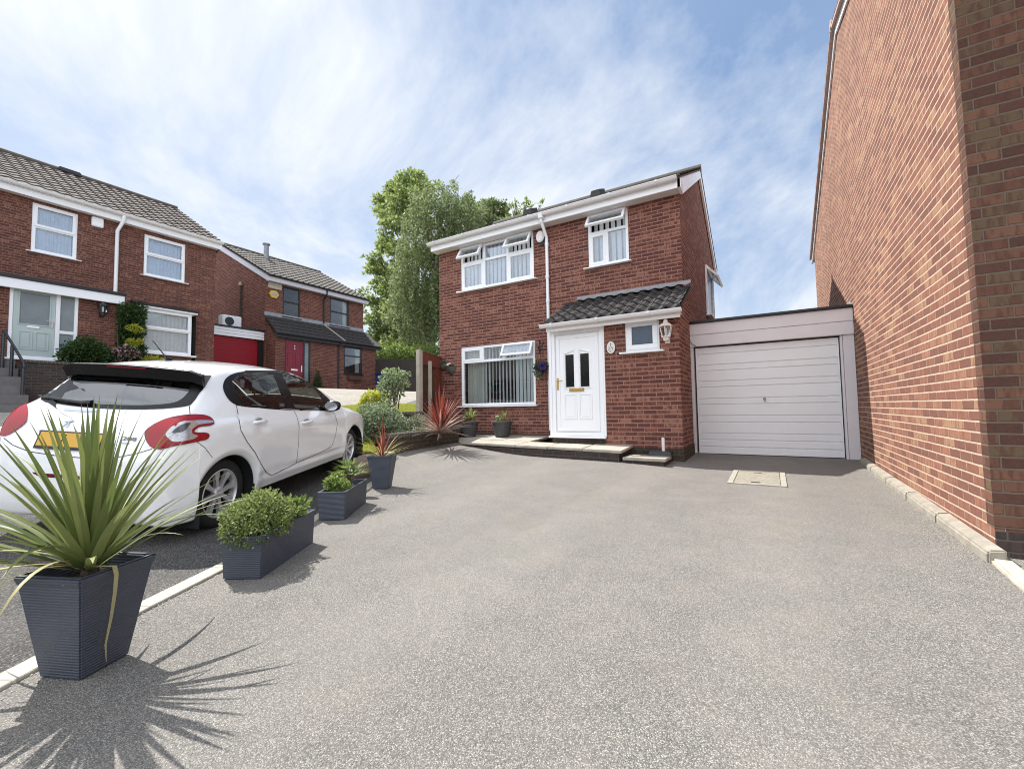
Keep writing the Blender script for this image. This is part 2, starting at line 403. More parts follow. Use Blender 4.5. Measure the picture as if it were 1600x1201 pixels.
def sill(parent, fac, u0, u1, z, o0=-.08, o1=.10, h=.035, mat=None):
    MB(fac).add([(u0, o0, z), (u1, o0, z), (u1, o1, z-.012), (u0, o1, z-.012), (u0, o0, z-h), (u1, o0, z-h), (u1, o1, z-h), (u0, o1, z-h)],
                [(0, 1, 2, 3), (7, 6, 5, 4), (0, 4, 5, 1), (1, 5, 6, 2), (2, 6, 7, 3), (3, 7, 4, 0)]).build('sill', mat or MAT['upvc'], parent, bevel=.004, seg=1)
def tile_roof(name, parent, mat, p0, eu, es, n_up, w, L, gauge=.33, pitch=.30, amp=.018, lip=.022, prof='pan', thick=.03):
    """real interlocking tiles: p0 eave corner, eu unit vector along the eave, es unit vector up the slope"""
    p0, eu, es = Vector(p0), Vector(eu), Vector(es); nn = eu.cross(es).normalized()
    if nn.z < 0: nn = -nn
    rows = int(L/gauge+.999); g = L/rows; per = 8; cols = max(1, int(w/pitch+.5)); pt = w/cols; nu = cols*per
    vs = []; fs = []
    for r in range(rows):
        sh = (r % 2)*.5 if prof == 'flat' else 0
        base = len(vs)
        jit = [random.uniform(-.004, .004) for _ in range(cols+2)]
        for k in range(nu+1):
            u = k*pt/per; ph = (k/per+sh) % 1.
            if prof == 'pan': h = amp*math.cos(2*PI*ph)
            elif prof == 'roman': h = amp*(1.0 if ph < .3 else .2)*math.sin(PI*min(1, ph/.34)) if ph < .34 else 0.
            else: h = -amp if ph < .07 else 0.
            h += jit[int(k/per+sh)]
            lo = p0+eu*u+es*(r*g-.02); hi = p0+eu*u+es*((r+1)*g+.02)
            vs += [lo+nn*(h-.02), lo+nn*(h+lip), hi+nn*(h-.004)]
        for k in range(nu):
            a = base+3*k
            fs += [(a, a+3, a+4, a+1), (a+1, a+4, a+5, a+2)]
    mb = MB(); mb.add([tuple(v) for v in vs], fs)
    # a solid deck below
    d = [p0, p0+eu*w, p0+eu*w+es*L, p0+es*L]
    mb.prism([tuple(q-nn*(.02+thick)) for q in d], nn*thick)
    return mb.build(name, mat, parent, recalc=False)
def slope_slab(mb, a, b, c, d, t):
    """quad a,b,c,d thickened downwards by t"""
    q = [Vector(p) for p in (a, b, c, d)]
    n = (q[1]-q[0]).cross(q[3]-q[0]).normalized()
    if n.z < 0: n = -n
    mb.prism([tuple(p) for p in q], -n*t)
def half_gutter(parent, fac, u0, u1, o, z, r=.06, mat=None, name='gutter', brackets=None):
    mb = MB(fac); n = 9; vs = []
    for u in (u0, u1):
        for k in range(n):
            a = PI+PI*k/(n-1); vs.append((u, o+r*math.cos(a), z+r*1.1*math.sin(a)))
        for k in range(n):
            a = 2*PI-PI*k/(n-1); vs.append((u, o+(r-.006)*math.cos(a), z+(r-.006)*1.1*math.sin(a)))
    m = 2*n
    mb.add(vs, [(k, (k+1) % m, m+(k+1) % m, m+k) for k in range(m)])
    for u in (u0, u1):   # stop ends
        mb.add([(u, o+r*math.cos(PI+PI*k/(n-1)), z+r*1.1*math.sin(PI+PI*k/(n-1))) for k in range(n)], [tuple(range(n))])
    mb.box(u0, u1, o+r-.008, o+r+.006, z-.012, z+.006)
    if brackets:
        for ub in brackets:
            vs = []
            for u in (ub-.018, ub+.018):
                for k in range(n): a = PI+PI*k/(n-1); vs.append((u, o+(r+.008)*math.cos(a), z+(r+.008)*1.1*math.sin(a)))
            mb.add(vs, [(k, k+1, n+k+1, n+k) for k in range(n-1)])
            mb.box(ub-.018, ub+.018, o+r-.006, o+r+.012, z-.03, z+.012)
    return mb.build(name, mat or MAT['gutter'], parent, recalc=False)
def sheet(name, outline, mat, dz, step=.25, zf=None, kind='structure'):
    zf = zf or T
    pts = []
    n = len(outline)
    for i in range(n):
        a, b = Vector(outline[i]), Vector(outline[(i+1) % n]); L = (b-a).length; m = max(1, int(L/step))
        pts += [a.lerp(b, k/m) for k in range(m)]
    nb = len(pts)
    xs = [p.x for p in pts]; ys = [p.y for p in pts]
    x = min(xs)+step*.5
    while x < max(xs):
        y = min(ys)+step*.5
        while y < max(ys):
            pts.append(Vector((x+random.uniform(-.1, .1)*step, y+random.uniform(-.1, .1)*step))); y += step
        x += step
    v, e, f, *_ = delaunay_2d_cdt(pts, [(i, (i+1) % nb) for i in range(nb)], [tuple(range(nb))], 1, 1e-5)
    me = bpy.data.meshes.new(name); o = bpy.data.objects.new(name, me); COL.objects.link(o)
    me.from_pydata([(p.x, p.y, zf(p.x, p.y)+dz) for p in v], [], f); me.materials.append(mat)
    bm = bmesh.new(); bm.from_mesh(me); bmesh.ops.recalc_face_normals(bm, faces=bm.faces)
    if sum(q.normal.z for q in bm.faces) < 0: bmesh.ops.reverse_faces(bm, faces=bm.faces)
    bm.to_mesh(me); bm.free()
    me.polygons.foreach_set('use_smooth', [True]*len(me.polygons))
    return tag(o, kind=kind)

# ---------------------------------------------------------------- ground
def ground():
    def axis(lo, hi, fine0, fine1, s):
        a = list(np.arange(fine0, fine1+1e-6, s)); x = fine0; st = s
        left = []
        while x > lo: st *= 1.35; x -= st; left.append(x)
        x = fine1; st = s; right = []
        while x < hi: st *= 1.35; x += st; right.append(x)
        return np.array(left[::-1]+a+right)
    X = axis(-260, 200, -24, 6, .3); Y = axis(-120, 300, -3, 20, .3)
    vs = [(x, y, T(x, y)) for x in X for y in Y]; ny = len(Y)
    idx = []
    for i in range(len(X)-1):
        for j in range(ny-1): idx += [i*ny+j, (i+1)*ny+j, (i+1)*ny+j+1, i*ny+j+1]
    o = fast_mesh('driveway', vs, 4, idx, MAT['tarmac'], smooth=True); tag(o, kind='structure')
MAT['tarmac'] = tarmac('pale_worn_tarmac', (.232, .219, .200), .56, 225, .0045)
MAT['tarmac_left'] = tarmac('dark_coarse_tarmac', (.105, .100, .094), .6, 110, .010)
MAT['road'] = tarmac('pale_road_concrete', (.42, .385, .33), .22, 60, .004)
MAT['grass_base'] = simple('lawn_soil', (.10, .13, .03), .95, .4, 8)
ground()
EDGE = [Vector((-2.02, -.62)), Vector((-2.632, .47)), Vector((-2.953, 1.019)), Vector((-3.215, 1.53)), Vector((-3.80, 2.67)), Vector((-4.58, 4.06))]
left_edge = [p+Vector((-.04, -.02)) for p in EDGE]+[Vector((-5.5, 5.4))]
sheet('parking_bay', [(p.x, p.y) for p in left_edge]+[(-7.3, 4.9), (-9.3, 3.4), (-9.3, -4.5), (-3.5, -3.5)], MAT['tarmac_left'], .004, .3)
def zroad(x, y): return T(x, y)
sheet('road', [(-9.2, -6), (-9.2, 3.6), (-9.9, 8.6), (-11.9, 10.2), (-13.6, 14.5), (-16.5, 19.6), (-20.3, 18.6), (-20.3, 9), (-16.6, 8), (-16.6, -6)], MAT['road'], .006, .45)
def edging():
    mb = MB(); w = .055
    for a, b in zip(EDGE[:-1], EDGE[1:]):
        d = (b-a).normalized(); nrm = Vector((-d.y, d.x))*w; L = (b-a).length; m = max(1, int(L/.5))
        for k in range(m):
            p = a.lerp(b, k/m)+d*.003; q = a.lerp(b, (k+1)/m)-d*.003
            vs = []
            for (pt, s) in ((p, 1), (q, 1), (q, -1), (p, -1)):
                c = pt+nrm*s; vs.append((c.x, c.y, T(c.x, c.y)-.05))
            mb.add(vs+[(x, y, z+.066) for x, y, z in vs], [(0, 1, 2, 3), (7, 6, 5, 4), (0, 4, 5, 1), (1, 5, 6, 2), (2, 6, 7, 3), (3, 7, 4, 0)])
    tag(mb.build('edging_strip', MAT['concrete'], bevel=.004, seg=1), kind='structure')
edging()

# kerb along the right-hand wall
def kerb_right():
    mb = MB(); y = 3.86
    for L in (1.0, .915, .915, .915, .915):
        y1 = y+L-.008; z = T(0, y)
        mb.prism([(1.10, y, z-.1), (1.10, y, z+.06), (1.112, y, z+.078), (1.19, y, z+.088), (1.19, y, z-.1)], (random.uniform(-.004, .004), y1-y, T(0, y1)-z)); y += L
    tag(mb.build('kerb', MAT['kerb'], bevel=.010), kind='structure')
    a = onZ(1566, 873, .07); b = onZ(1650, 945, .05); d = (b-a).normalized(); n = Vector((d.y, -d.x, 0))*.05
    mb = MB(); mb.prism([tuple(a-n-Vector((0, 0, .1))), tuple(a+n-Vector((0, 0, .1))), tuple(a+n), tuple(a-n)], d*1.5)
    tag(mb.build('edging_strip', MAT['concrete'], bevel=.012), kind='structure')
kerb_right()

# ================================================================ main house
YM, YP, YG, XR = 8.8, 7.65, 9.0, -1.39
fa, fp, fg = facA(YM), facA(YP), facA(YG)
XL = onY(687, 560, YM).x
def px_rect(Y, a, b):
    p, q = onY(*a, Y), onY(*b, Y); return p.x, q.x, q.z, p.z
house = thing('brick_house', 'two-storey red brick house with white front door, tiled porch roof and open white windows', 'house', (-4.4, YM, 0))
EZ = 5.17
w1 = px_rect(YM, (720, 388), (834.5, 436.5)); w2 = px_rect(YM, (918, 346), (983, 406)); w3 = px_rect(YM, (720.5, 543), (837.5, 630.5))
w1 = (w1[0], w1[1], onY(722, 456, YM).z, EZ); w2 = (w2[0], w2[1], onY(919, 419, YM).z, EZ)
w3 = (w3[0], w3[1], onY(780, 633, YM).z, onY(780, 537, YM).z)
RIDGE_Y, RIDGE_Z, REAR_Y = 11.7, 7.05, 14.75
mb = MB(fa)
wall(mb, XL, XR, .45, EZ+.12, [w1, w2, w3])
mb.build('wall', MAT['brick_main'], house)
mb = MB(); mb.prism([(XR-.003, YM+.25, -.2), (XR-.003, REAR_Y-.3, -.2), (XR-.003, REAR_Y-.3, EZ+.1), (XR-.003, RIDGE_Y, RIDGE_Z-.12), (XR-.003, YM+.02, EZ+.13), (XR-.003, YM+.02, .45), (XR-.003, YM+.25, .45)], (-.25, 0, 0))
mb.prism([(XL+.003, YM+.25, -.2), (XL+.003, REAR_Y-.3, -.2), (XL+.003, REAR_Y-.3, EZ+.1), (XL+.003, RIDGE_Y, RIDGE_Z-.12), (XL+.003, YM+.02, EZ+.13), (XL+.003, YM+.02, .45), (XL+.003, YM+.25, .45)], (.25, 0, 0))
mb.box(XL+.25, XR-.25, REAR_Y-.55, REAR_Y-.3, -.2, EZ+.1)
mb.build('gable_wall', MAT['brick_main'], house)
MB(fa).box(XL-.012, -3.72, -.24, .012, -.2, .45).build('plinth', MAT['brick_plinth'], house)
# roof: tiles on the front slope, slab behind
es = Vector((0, RIDGE_Y-8.50, RIDGE_Z-5.39)); Ls = es.length; es.normalize()
tile_roof('roof', house, MAT['tile_grey'], (XL-.10, 8.50, 5.39), (1, 0, 0), es, 0, XR+.08-(XL-.10), Ls, amp=.016, lip=.024)
mb = MB(); slope_slab(mb, (XL-.10, RIDGE_Y, RIDGE_Z+.01), (XR+.08, RIDGE_Y, RIDGE_Z+.01), (XR+.08, REAR_Y+.15, 5.28), (XL-.10, REAR_Y+.15, 5.28), .06)
mb.tube([(XL-.10, RIDGE_Y, RIDGE_Z+.0), (XR+.085, RIDGE_Y, RIDGE_Z+.0)], .1, 10)
mb.build('rear_roof', MAT['tile_grey'], house)
for vx in (onY(932, 300, 9.1).x, onY(826, 330, 9.1).x):
    z0 = 5.39+(9.15-8.50)*es.z/es.y
    MB().prism([(vx-.13, 9.0, z0-.05), (vx+.13, 9.0, z0-.05), (vx+.10, 9.02, z0+.11), (vx-.10, 9.02, z0+.11)], (0, .35, .16)).build('roof_vent', MAT['tile_dark'], house, bevel=.01)
# eaves
FY = 8.55
MB().box(XL-.05, XR+.075, FY-.02, FY, EZ, EZ+.19).build('fascia', MAT['upvc'], house, bevel=.003, seg=1)
mb = MB()
for k in range(2): mb.box(XL-.05, XR+.07, FY+.003+k*.125, FY+.003+k*.125+.12, EZ+.004, EZ+.02)
mb.build('soffit', MAT['upvc_old'], house)
half_gutter(house, facA(FY), XL-.09, XR+.02, .085, EZ+.19, .062, brackets=[XL+.15+k*.93 for k in range(7)])
MB().box(XR-.03, XR+.070, FY+.002, YM-.005, EZ+.022, EZ+.165).build('eave_box', MAT['upvc_old'], house)
# barge boards on the right gable
mb = MB(); bx = XR+.012
def rake(y): return (5.335+(y-8.50)*(RIDGE_Z-5.39)/(RIDGE_Y-8.50)) if y < RIDGE_Y else RIDGE_Z-.06-(y-RIDGE_Y)*(RIDGE_Z-5.28)/(REAR_Y+.15-RIDGE_Y)
mb.prism([(bx, 8.53, rake(8.53)), (bx, 8.53, EZ-.0), (bx, 8.80, EZ-.02), (bx, RIDGE_Y, rake(RIDGE_Y)-.20), (bx, RIDGE_Y, rake(RIDGE_Y))], (.055, 0, 0))
mb.prism([(bx, RIDGE_Y+.002, rake(RIDGE_Y)), (bx, RIDGE_Y+.002, rake(RIDGE_Y)-.20), (bx, REAR_Y+.1, rake(REAR_Y+.1)-.18), (bx, REAR_Y+.1, rake(REAR_Y+.1))], (.055, 0, 0))
mb.build('bargeboard', MAT['upvc'], house, bevel=.003, seg=1)
MB(facX(XR)).box(REAR_Y-.1, REAR_Y+.22, .03, .09, 4.98, 5.2).build('rear_gutter', MAT['gutter'], house)

# upper left window: 2 x 3 lights, two top vents open
def outer_frame(win, f, w, mull=(), trans=(), fw=.06, o0=-.085, o1=-.012, mat=None):
    mb = MB(f); ring(mb, w[0], w[1], w[2], w[3], fw, o0, o1)
    for (u, a, b) in mull: mb.box(u-.032, u+.032, o0+.001, o1-.001, a, b)
    for (z, a, b) in trans: mb.box(a, b, o0+.002, o1-.002, z-.032, z+.032)
    fr = mb.build('frame', mat or MAT['upvc'], win, bevel=.004, seg=1); return fr
def W_node(name, parent, rect, f):
    """an invisible node per window so that frame, panes and sill sit one level deeper"""
    return None
def window_part(parent, f, w, mull, trans, fw=.06, mat=None):
    mb = MB(f); o0, o1 = -.085, -.012
    ring(mb, w[0], w[1], w[2], w[3], fw, o0, o1)
    for (u, a, b) in mull: mb.box(u-.032, u+.032, o0+.001, o1-.001, a, b)
    for (z, a, b) in trans: mb.box(a, b, o0+.002, o1-.002, z-.032, z+.032)
    return mb.build('window', mat or MAT['upvc'], parent, bevel=.004, seg=1)
def um(px, py, Y=YM): return onY(px, py, Y).x
u0, u1, z0, z1 = w1
tz = z0+(z1-z0)*.66-.03
m1, m2 = u0+(u1-u0)*.335, u0+(u1-u0)*.66
win = window_part(house, fa, w1, [(m1, z0+.06, z1-.06), (m2, z0+.06, z1-.06)], [(tz, u0+.06, m1-.032), (tz, m1+.032, m2-.032), (tz, m2+.032, u1-.06)])
sash_shut(win, fa, u0+.05, m1-.03, z0+.05, tz-.03, -.03, MAT['glass_up'])
sash_shut(win, fa, m2+.03, u1-.05, z0+.05, tz-.03, -.03, MAT['glass_up'])
pane(win, fa, m1+.03, m2-.03, z0+.055, tz-.03, -.05, MAT['glass_up']); pane(win, fa, m1+.03, m2-.03, tz+.03, z1-.055, -.05, MAT['glass_up'])
sash_open(win, fa, u0+.02, m1-.01, tz+.0, z1-.03, 33, MAT['glass']); sash_open(win, fa, m2+.01, u1-.02, tz+.0, z1-.03, 33, MAT['glass'])
sill(win, fa, u0-.09, u1+.10, z0)
blinds(win, fa, u0+.06, u1-.06, z0+.02, z1-.03, ang=12, pitch=.118, w=.092)
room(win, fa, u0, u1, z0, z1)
# upper right window
u0, u1, z0, z1 = w2; m1 = u0+(u1-u0)*.47; tz = z0+(z1-z0)*.68-.03
win = window_part(house, fa, w2, [(m1, z0+.06, tz-.032)], [(tz, u0+.06, u1-.06)])
sash_shut(win, fa, u0+.05, m1-.03, z0+.05, tz-.03, -.03, MAT['glass_up'])
pane(win, fa, m1+.03, u1-.055, z0+.055, tz-.03, -.05, MAT['glass_up'])
sash_open(win, fa, u0+.02, u1-.03, tz+.0, z1-.03, 36, MAT['glass'])
sill(win, fa, u0-.09, u1+.06, z0)
blinds(win, fa, u0+.06, u1-.06, z0+.02, z1-.03, ang=12, pitch=.128, w=.096)
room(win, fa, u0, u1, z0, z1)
# big ground-floor window
u0, u1, z0, z1 = w3; m1 = u0+(u1-u0)*.305; m2 = u0+(u1-u0)*.60; tz = z0+(z1-z0)*.745
win = window_part(house, fa, w3, [(m1, tz+.032, z1-.06), (m2, tz+.032, z1-.06)], [(tz, u0+.06, u1-.06)])
sash_shut(win, fa, u0+.05, m1-.03, tz+.02, z1-.05, -.03, MAT['glass'])
pane(win, fa, m1+.03, m2-.03, tz+.03, z1-.055, -.05, MAT['glass'])
pane(win, fa, u0+.055, u1-.055, z0+.055, tz-.03, -.05, MAT['glass'])
sash_open(win, fa, m2+.0, u1-.03, tz+.01, z1-.04, 24, MAT['glass_up'])
sill(win, fa, u0-.09, u1+.06, z0)
blinds(win, fa, u0+.50, u1-.06, z0+.03, z1-.05, ang=34, pitch=.100, w=.082, open_from=u1-.62)
curtain(win, fa, u0+.05, u0+.62, z0+.03, z1-.06, -.22, 7, .028, taper=-.0)
curtain(win, fa, u1-.38, u1-.08, z0+.03, z1-.06, -.30, 4, .03)
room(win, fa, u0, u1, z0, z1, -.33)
# side window on the gable, standing open
fr_ = facX(XR)
ya, yb = 12.35, 13.75
z0, z1 = 3.42, 4.75
mb = MB(fr_); ring(mb, ya, yb, z0, z1, .06, .003, .05)
gw = mb.build('window', MAT['upvc'], house, bevel=.004, seg=1)
MB(fr_).box(ya+.05, yb-.05, .002, .012, z0+.05, z1-.05).build('pane', MAT['frost'], gw)
sash_open(gw, fr_, ya+.05, yb-.05, z1-.45, z1-.03, 42, MAT['glass'])
sill(gw, fr_, ya-.1, yb+.1, z0, .003, .14)
# downpipe with swan neck
mb = MB(fa); ux = um(857, 435); ut = um(848, 340, FY)
mb.tube([(ut, .25+.09, EZ+.14), (ut, .25+.09, EZ+.02), (ux, .055, EZ-.26), (ux, .055, EZ-.40), (ux, .055, .55)], .036, 10)
for zz in (4.75, 4.0, 3.45, 1.6): mb.lathe([(.045, zz-.03), (.045, zz+.03)], (ux, .055, 0), 10)
mb.build('downpipe', MAT['upvc'], house, smooth=True)
# hopper joint on the gutter
MB(fa).box(ut-.05, ut+.05, .27, .40, EZ+.06, EZ+.20).build('gutter_outlet', MAT['gutter'], house, bevel=.01)

# porch
PXL, PXR = um(863, 600, YP)-.02, um(1064, 600, YP)
DX1 = um(943.5, 600, YP); DZ0, DZ1 = onY(905, 681, YP).z, onY(905, 509.5, YP).z
sw = px_rect(YP, (976, 500.5), (1031, 547)); sw = (sw[0], sw[1], onY(1003, 548, YP).z, onY(1003, 499, YP).z)
GZ = onY(957, 495, 7.42).z
mb = MB(fp); wall(mb, DX1, PXR, .33, DZ1+.01, [sw], .22)
mb.build('porch_wall', MAT['brick_main'], house)
mb = MB(); mb.prism([(PXR-.003, YP+.22, .33), (PXR-.003, YM-.0, .33), (PXR-.003, YM-.0, 3.25), (PXR-.003, YP+.05, DZ1-.02), (PXR-.003, YP+.05, DZ1-.05), (PXR-.003, YP+.22, DZ1-.05)], (-.2, 0, 0))
mb.build('porch_side_wall', MAT['brick_main'], house)
MB().box(PXL, PXL+.1, YP+.09, YM, .33, DZ1).build('porch_side_wall', MAT['brick_main'], house)
MB().box(PXL+.0, PXR+.012, YP-.012, YM-.02, -.1, .33).build('porch_plinth', MAT['brick_plinth'], house)
MB().box(PXL+.0, DX1-.002, YP+.004, YP+.14, .331, onY(905, 681, YP).z-.037).build('door_step_course', MAT['brick_dark'], house)
a, b = Vector((onY(852, 508, 7.42).x, 7.42, GZ+.045)), Vector((onY(1063, 482, 7.42).x, 7.42, GZ+.045))
zt_ = onY(975, 458, YM).z
es2 = Vector((0, YM-7.42, zt_-a.z)); L2 = es2.length; es2.normalize()
tile_roof('porch_roof', house, MAT['tile_dark'], (a.x, a.y, a.z), (1, 0, 0), es2, 0, b.x-a.x, L2-.16, gauge=.31, pitch=.225, amp=.034, lip=.022, prof='pan')
mb = MB(); p = es2*(L2-.22); nn = Vector((0, -es2.z, es2.y))
n = 34; vs = []
for k in range(n+1):
    u = a.x+.10+(b.x-a.x-.12)*k/n; wv = .022*math.cos(2*PI*(u-a.x)/.225)+random.uniform(-.006, .006)
    q = Vector((u, a.y, a.z))+p+nn*(.045+wv*.7); q2 = Vector((u, YM-.012, a.z+p.z+.12)); q3 = Vector((u, YM-.006, a.z+p.z+.165+.004*math.sin(k)))
    vs += [tuple(q), tuple(q2), tuple(q3)]
mb.add(vs, [f for k in range(n) for f in ((3*k, 3*k+3, 3*k+4, 3*k+1), (3*k+1, 3*k+4, 3*k+5, 3*k+2))])
mb.build('flashing', MAT['grey_lead'], house, smooth=True)
MB().box(PXL-.0, PXR+.06, 7.46, 7.48, GZ-.13, GZ+.03).build('porch_fascia', MAT['upvc_old'], house, bevel=.003, seg=1)
MB().box(PXL, PXR+.05, 7.481, YP+.05, DZ1+.002, DZ1+.014).build('porch_soffit', MAT['upvc_old'], house)
half_gutter(house, facA(7.46), a.x-.10, b.x+.02, .065, GZ+.0, .055, name='porch_gutter', brackets=[a.x+.15, a.x+1.05, a.x+1.95])
# front door
mb = MB(fp); d0, d1 = PXL+.02, DX1
ring(mb, d0, d1, DZ0, DZ1, .07, -.09, .012)
mb.box(d0-.055, d0-.002, -.09, .02, DZ0, DZ1)
mb.box(d0-.07, d1+.03, -.1, .07, DZ0-.035, DZ0-.001)
mb.box(d1+.002, d1+.03, -.02, .014, DZ0, DZ1)
door = mb.build('front_door', MAT['upvc'], house, bevel=.005)
e0, e1, y0, y1 = d0+.075, d1-.075, DZ0+.075, DZ1-.13
mb = MB(fp); mb.box(d0+.07, d1-.07, -.088, .006, DZ1-.125, DZ1-.071)
mb.build('head_panel', MAT['upvc'], door, bevel=.004)
mb = MB(fp)
W, H = e1-e0, y1-y0
gl = [(e0+W*.235, e0+W*.435), (e0+W*.575, e0+W*.775)]
gz0, gz1 = y0+H*.455, y0+H*.80
def leaf_poly(ua, ub, top_in, m=0.):
    # panel with a slanted head that rises towards the middle of the door
    left = ua < (e0+e1)/2
    za, zb = (gz1-.0, gz1+.055) if left else (gz1+.055, gz1-.0)
    return [(ua-m, gz0-m), (ub+m, gz0-m), (ub+m, zb+m), (ua-m, za+m)]
holes = [(ua, ub, gz0, gz1-.02) for ua, ub in gl]
wall(mb, e0, e1, y0, y1, holes, .05, -.02)
mb.build('door_leaf', MAT['upvc'], door)
mb = MB(fp); ring(mb, e0+.02, e1-.02, y0+.02, y1-.02, .065, -.021, -.004)
for ua, ub in gl:
    P, Q = leaf_poly(ua, ub, 0, .0), leaf_poly(ua, ub, 0, .045)
    for k in range(4):
        k2 = (k+1) % 4
        mb.add([(Q[k][0], -.019, Q[k][1]), (Q[k2][0], -.019, Q[k2][1]), (P[k2][0], .006, P[k2][1]), (P[k][0], .006, P[k][1]),
                (P[k2][0], -.03, P[k2][1]), (P[k][0], -.03, P[k][1])], [(0, 1, 2, 3), (3, 2, 4, 5)])
    pz0, pz1 = y0+H*.13, y0+H*.385
    c0, c1 = ua-.04, ub+.04
    ring(mb, c0, c1, pz0, pz1, .022, -.021, -.006)
    mb.box(c0+.045, c1-.045, -.021, -.011, pz0+.045, pz1-.045)
mb.build('door_moulding', MAT['upvc'], door, bevel=.003, seg=1)
for ua, ub in gl:
    P = leaf_poly(ua, ub, 0, .002)
    MB(fp).add([(u, -.022, z) for u, z in P]+[(u, -.032, z) for u, z in P], [(0, 1, 2, 3), (7, 6, 5, 4)]).build('door_pane', MAT['doorglass'] if 'doorglass' in MAT else MAT['frost'], door)
mb = MB(fp); lz = y0+H*.425; lc = (e0+e1)/2
mb.box(lc-.17, lc+.13, -.02, -.002, lz-.03, lz+.03); mb.box(lc-.155, lc+.115, -.002, .008, lz-.018, lz+.018)
mb.build('letterbox', MAT['brass'], door, bevel=.004)
mb = MB(fp); hz = y0+H*.50; hx = e0+.045
mb.box(hx-.018, hx+.018, -.004, .012, hz-.13, hz+.10); mb.tube([(hx, .01, hz+.05), (hx, .05, hz+.05), (hx+.12, .05, hz+.045)], .011, 8)
mb.lathe([(.014, -.004), (.014, .014)], (hx, 0, hz-.07), 10, 'y')
mb.build('handle', MAT['brass'], door, bevel=.003)
# small porch window
u0, u1, z0, z1 = sw
win = window_part(house, fp, sw, [], [], .035)
mb = MB(fp); ring(mb, u0+.03, u1-.03, z0+.03, z1-.03, .085, -.06, .0)
mb.build('sash', MAT['upvc'], win, bevel=.005)
pane(win, fp, u0+.11, u1-.11, z0+.11, z1-.11, -.035, MAT['frost'])
sill(win, fp, u0-.09, u1+.08, z0, -.04, .11, .04)

# ================================================================ attached garage
g = thing('garage', 'flat-roofed attached garage with white ribbed up-and-over door between the two brick houses', 'garage', (-.1, YG, T(-.1, YG)))
gx0, gx1 = XR+.004, 1.196
gz0 = T(0, YG)-.03
dx0, dx1 = um(1088, 620, YG), um(1316, 620, YG)
fz0, fz1 = onY(1200, 533.5, YG).z, onY(1200, 495, YG).z
mb = MB(fg)
hh = (fz1-fz0-.01)/2
for k in range(2): mb.box(gx0, gx1, .002, .05, fz0+.008+k*(hh+.006), fz0+.008+k*(hh+.006)+hh)
mb.build('fascia', MAT['pinkwhite'], g, bevel=.006)
mb = MB(); mb.box(gx0, gx1, YG-.10, 14.2, fz1+.01, fz1+.055)
mb.build('roof', MAT['black_plastic'], g, bevel=.01)
MB(fg).box(gx0, gx1, -.2, .0, fz0+.012, fz1+.008).build('lintel', MAT['upvc_old'], g)
MB(fg).box(gx0, dx0-.02, -.12, .02, gz0, fz0+.006).build('post', MAT['pinkwhite'], g, bevel=.005)
mb = MB(fg); mb.box(dx1+.05, gx1, -.12, .02, gz0, fz0+.006); mb.box(dx1+.012, dx1+.045, -.10, .004, gz0, fz0+.006); mb.build('post', MAT['pinkwhite'], g, bevel=.005)
# ribbed door
prof = []; z = gz0+.045; top = fz0-.02; Hd = top-z
ribs = [.06, .125, .185, .29, .35, .455, .51, .62, .675, .775, .83, .935]
zs = [(z, 0)]
for r_ in ribs:
    c = z+Hd*r_; zs += [(c-.016, 0), (c-.010, -.024), (c+.006, -.024), (c+.018, 0)]
zs.append((top, 0))
mb = MB(fg); o0 = -.04
e0, e1 = dx0+.05, dx1-.03
vs = [(u, o0+d, zz) for zz, d in zs for u in (e0, e1)]
mb.add(vs, [(2*i, 2*i+1, 2*i+3, 2*i+2) for i in range(len(zs)-1)])
mb.box(dx0+.012, dx0+.049, -.06, o0+.008, z, top); mb.box(dx1-.029, dx1-.006, -.06, o0+.008, z, top)
mb.box(dx0+.05, dx1-.03, -.10, -.07, z, top)
gd = mb.build('garage_door', MAT['garage_white'], g)
mb = MB(fg); c = (e0+e1)/2; hz = z+Hd*.50
mb.lathe([(.022, -.04), (.022, -.02), (.012, -.015), (.010, .0)], (c, 0, hz), 12, 'y'); mb.box(c-.012, c+.012, -.005, .02, hz-.05, hz+.03)
mb.build('handle', MAT['chrome'], gd, bevel=.003)
MB(fg).box(dx0-.02, dx1+.012, -.125, -.101, gz0, fz0+.008).build('dark_gap', MAT['black_plastic'], g)
MB().box(gx0, gx1-.3, 13.9, 14.1, gz0, fz1).build('rear_wall', MAT['brick_main'], g)
mb = MB(fg); q = [(gx0+.02, .06, fz1-.02), (gx0+.05, .058, fz0+.16), (gx0+.10, .056, fz0+.06), (gx0+.17, .055, fz0+.02)]
mb.tube(q, .006, 6); mb.build('cable', MAT['dark_metal'], g)

# ================================================================ right-hand house
XB = 1.2
bh = thing('brick_house', 'tall brick house at the right edge with sunlit blank gable wall', 'house', (3.5, 9.3, 0))
yB0, yB1 = onX(1556, 854, XB).y, onX(1275.5, 450, XB).y
XV = XB-.085
ap = onX(1297, 42, XV); re = onX(1264.5, 404, XV)
rs = (ap.z-re.z)/(re.y-ap.y)
fe_y = 2*ap.y-re.y
ez = ap.z-rs*(yB1-ap.y)
mb = MB(); mb.prism([(XB, yB0, -.2), (XB, yB1, -.2), (XB, yB1, ap.z-rs*(yB1-ap.y)-.10), (XB, ap.y, ap.z-.10), (XB, yB0, ap.z-rs*(ap.y-yB0)-.10)], (6.5, 0, 0))
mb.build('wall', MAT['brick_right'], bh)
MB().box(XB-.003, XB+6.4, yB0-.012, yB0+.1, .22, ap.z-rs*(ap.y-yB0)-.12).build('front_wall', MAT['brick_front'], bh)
MB().box(XB-.002, XB+6.4, yB0-.022, yB0-.013, -.2, .20).build('plinth', MAT['brick_dark'], bh)
t_ = .05
mb = MB()
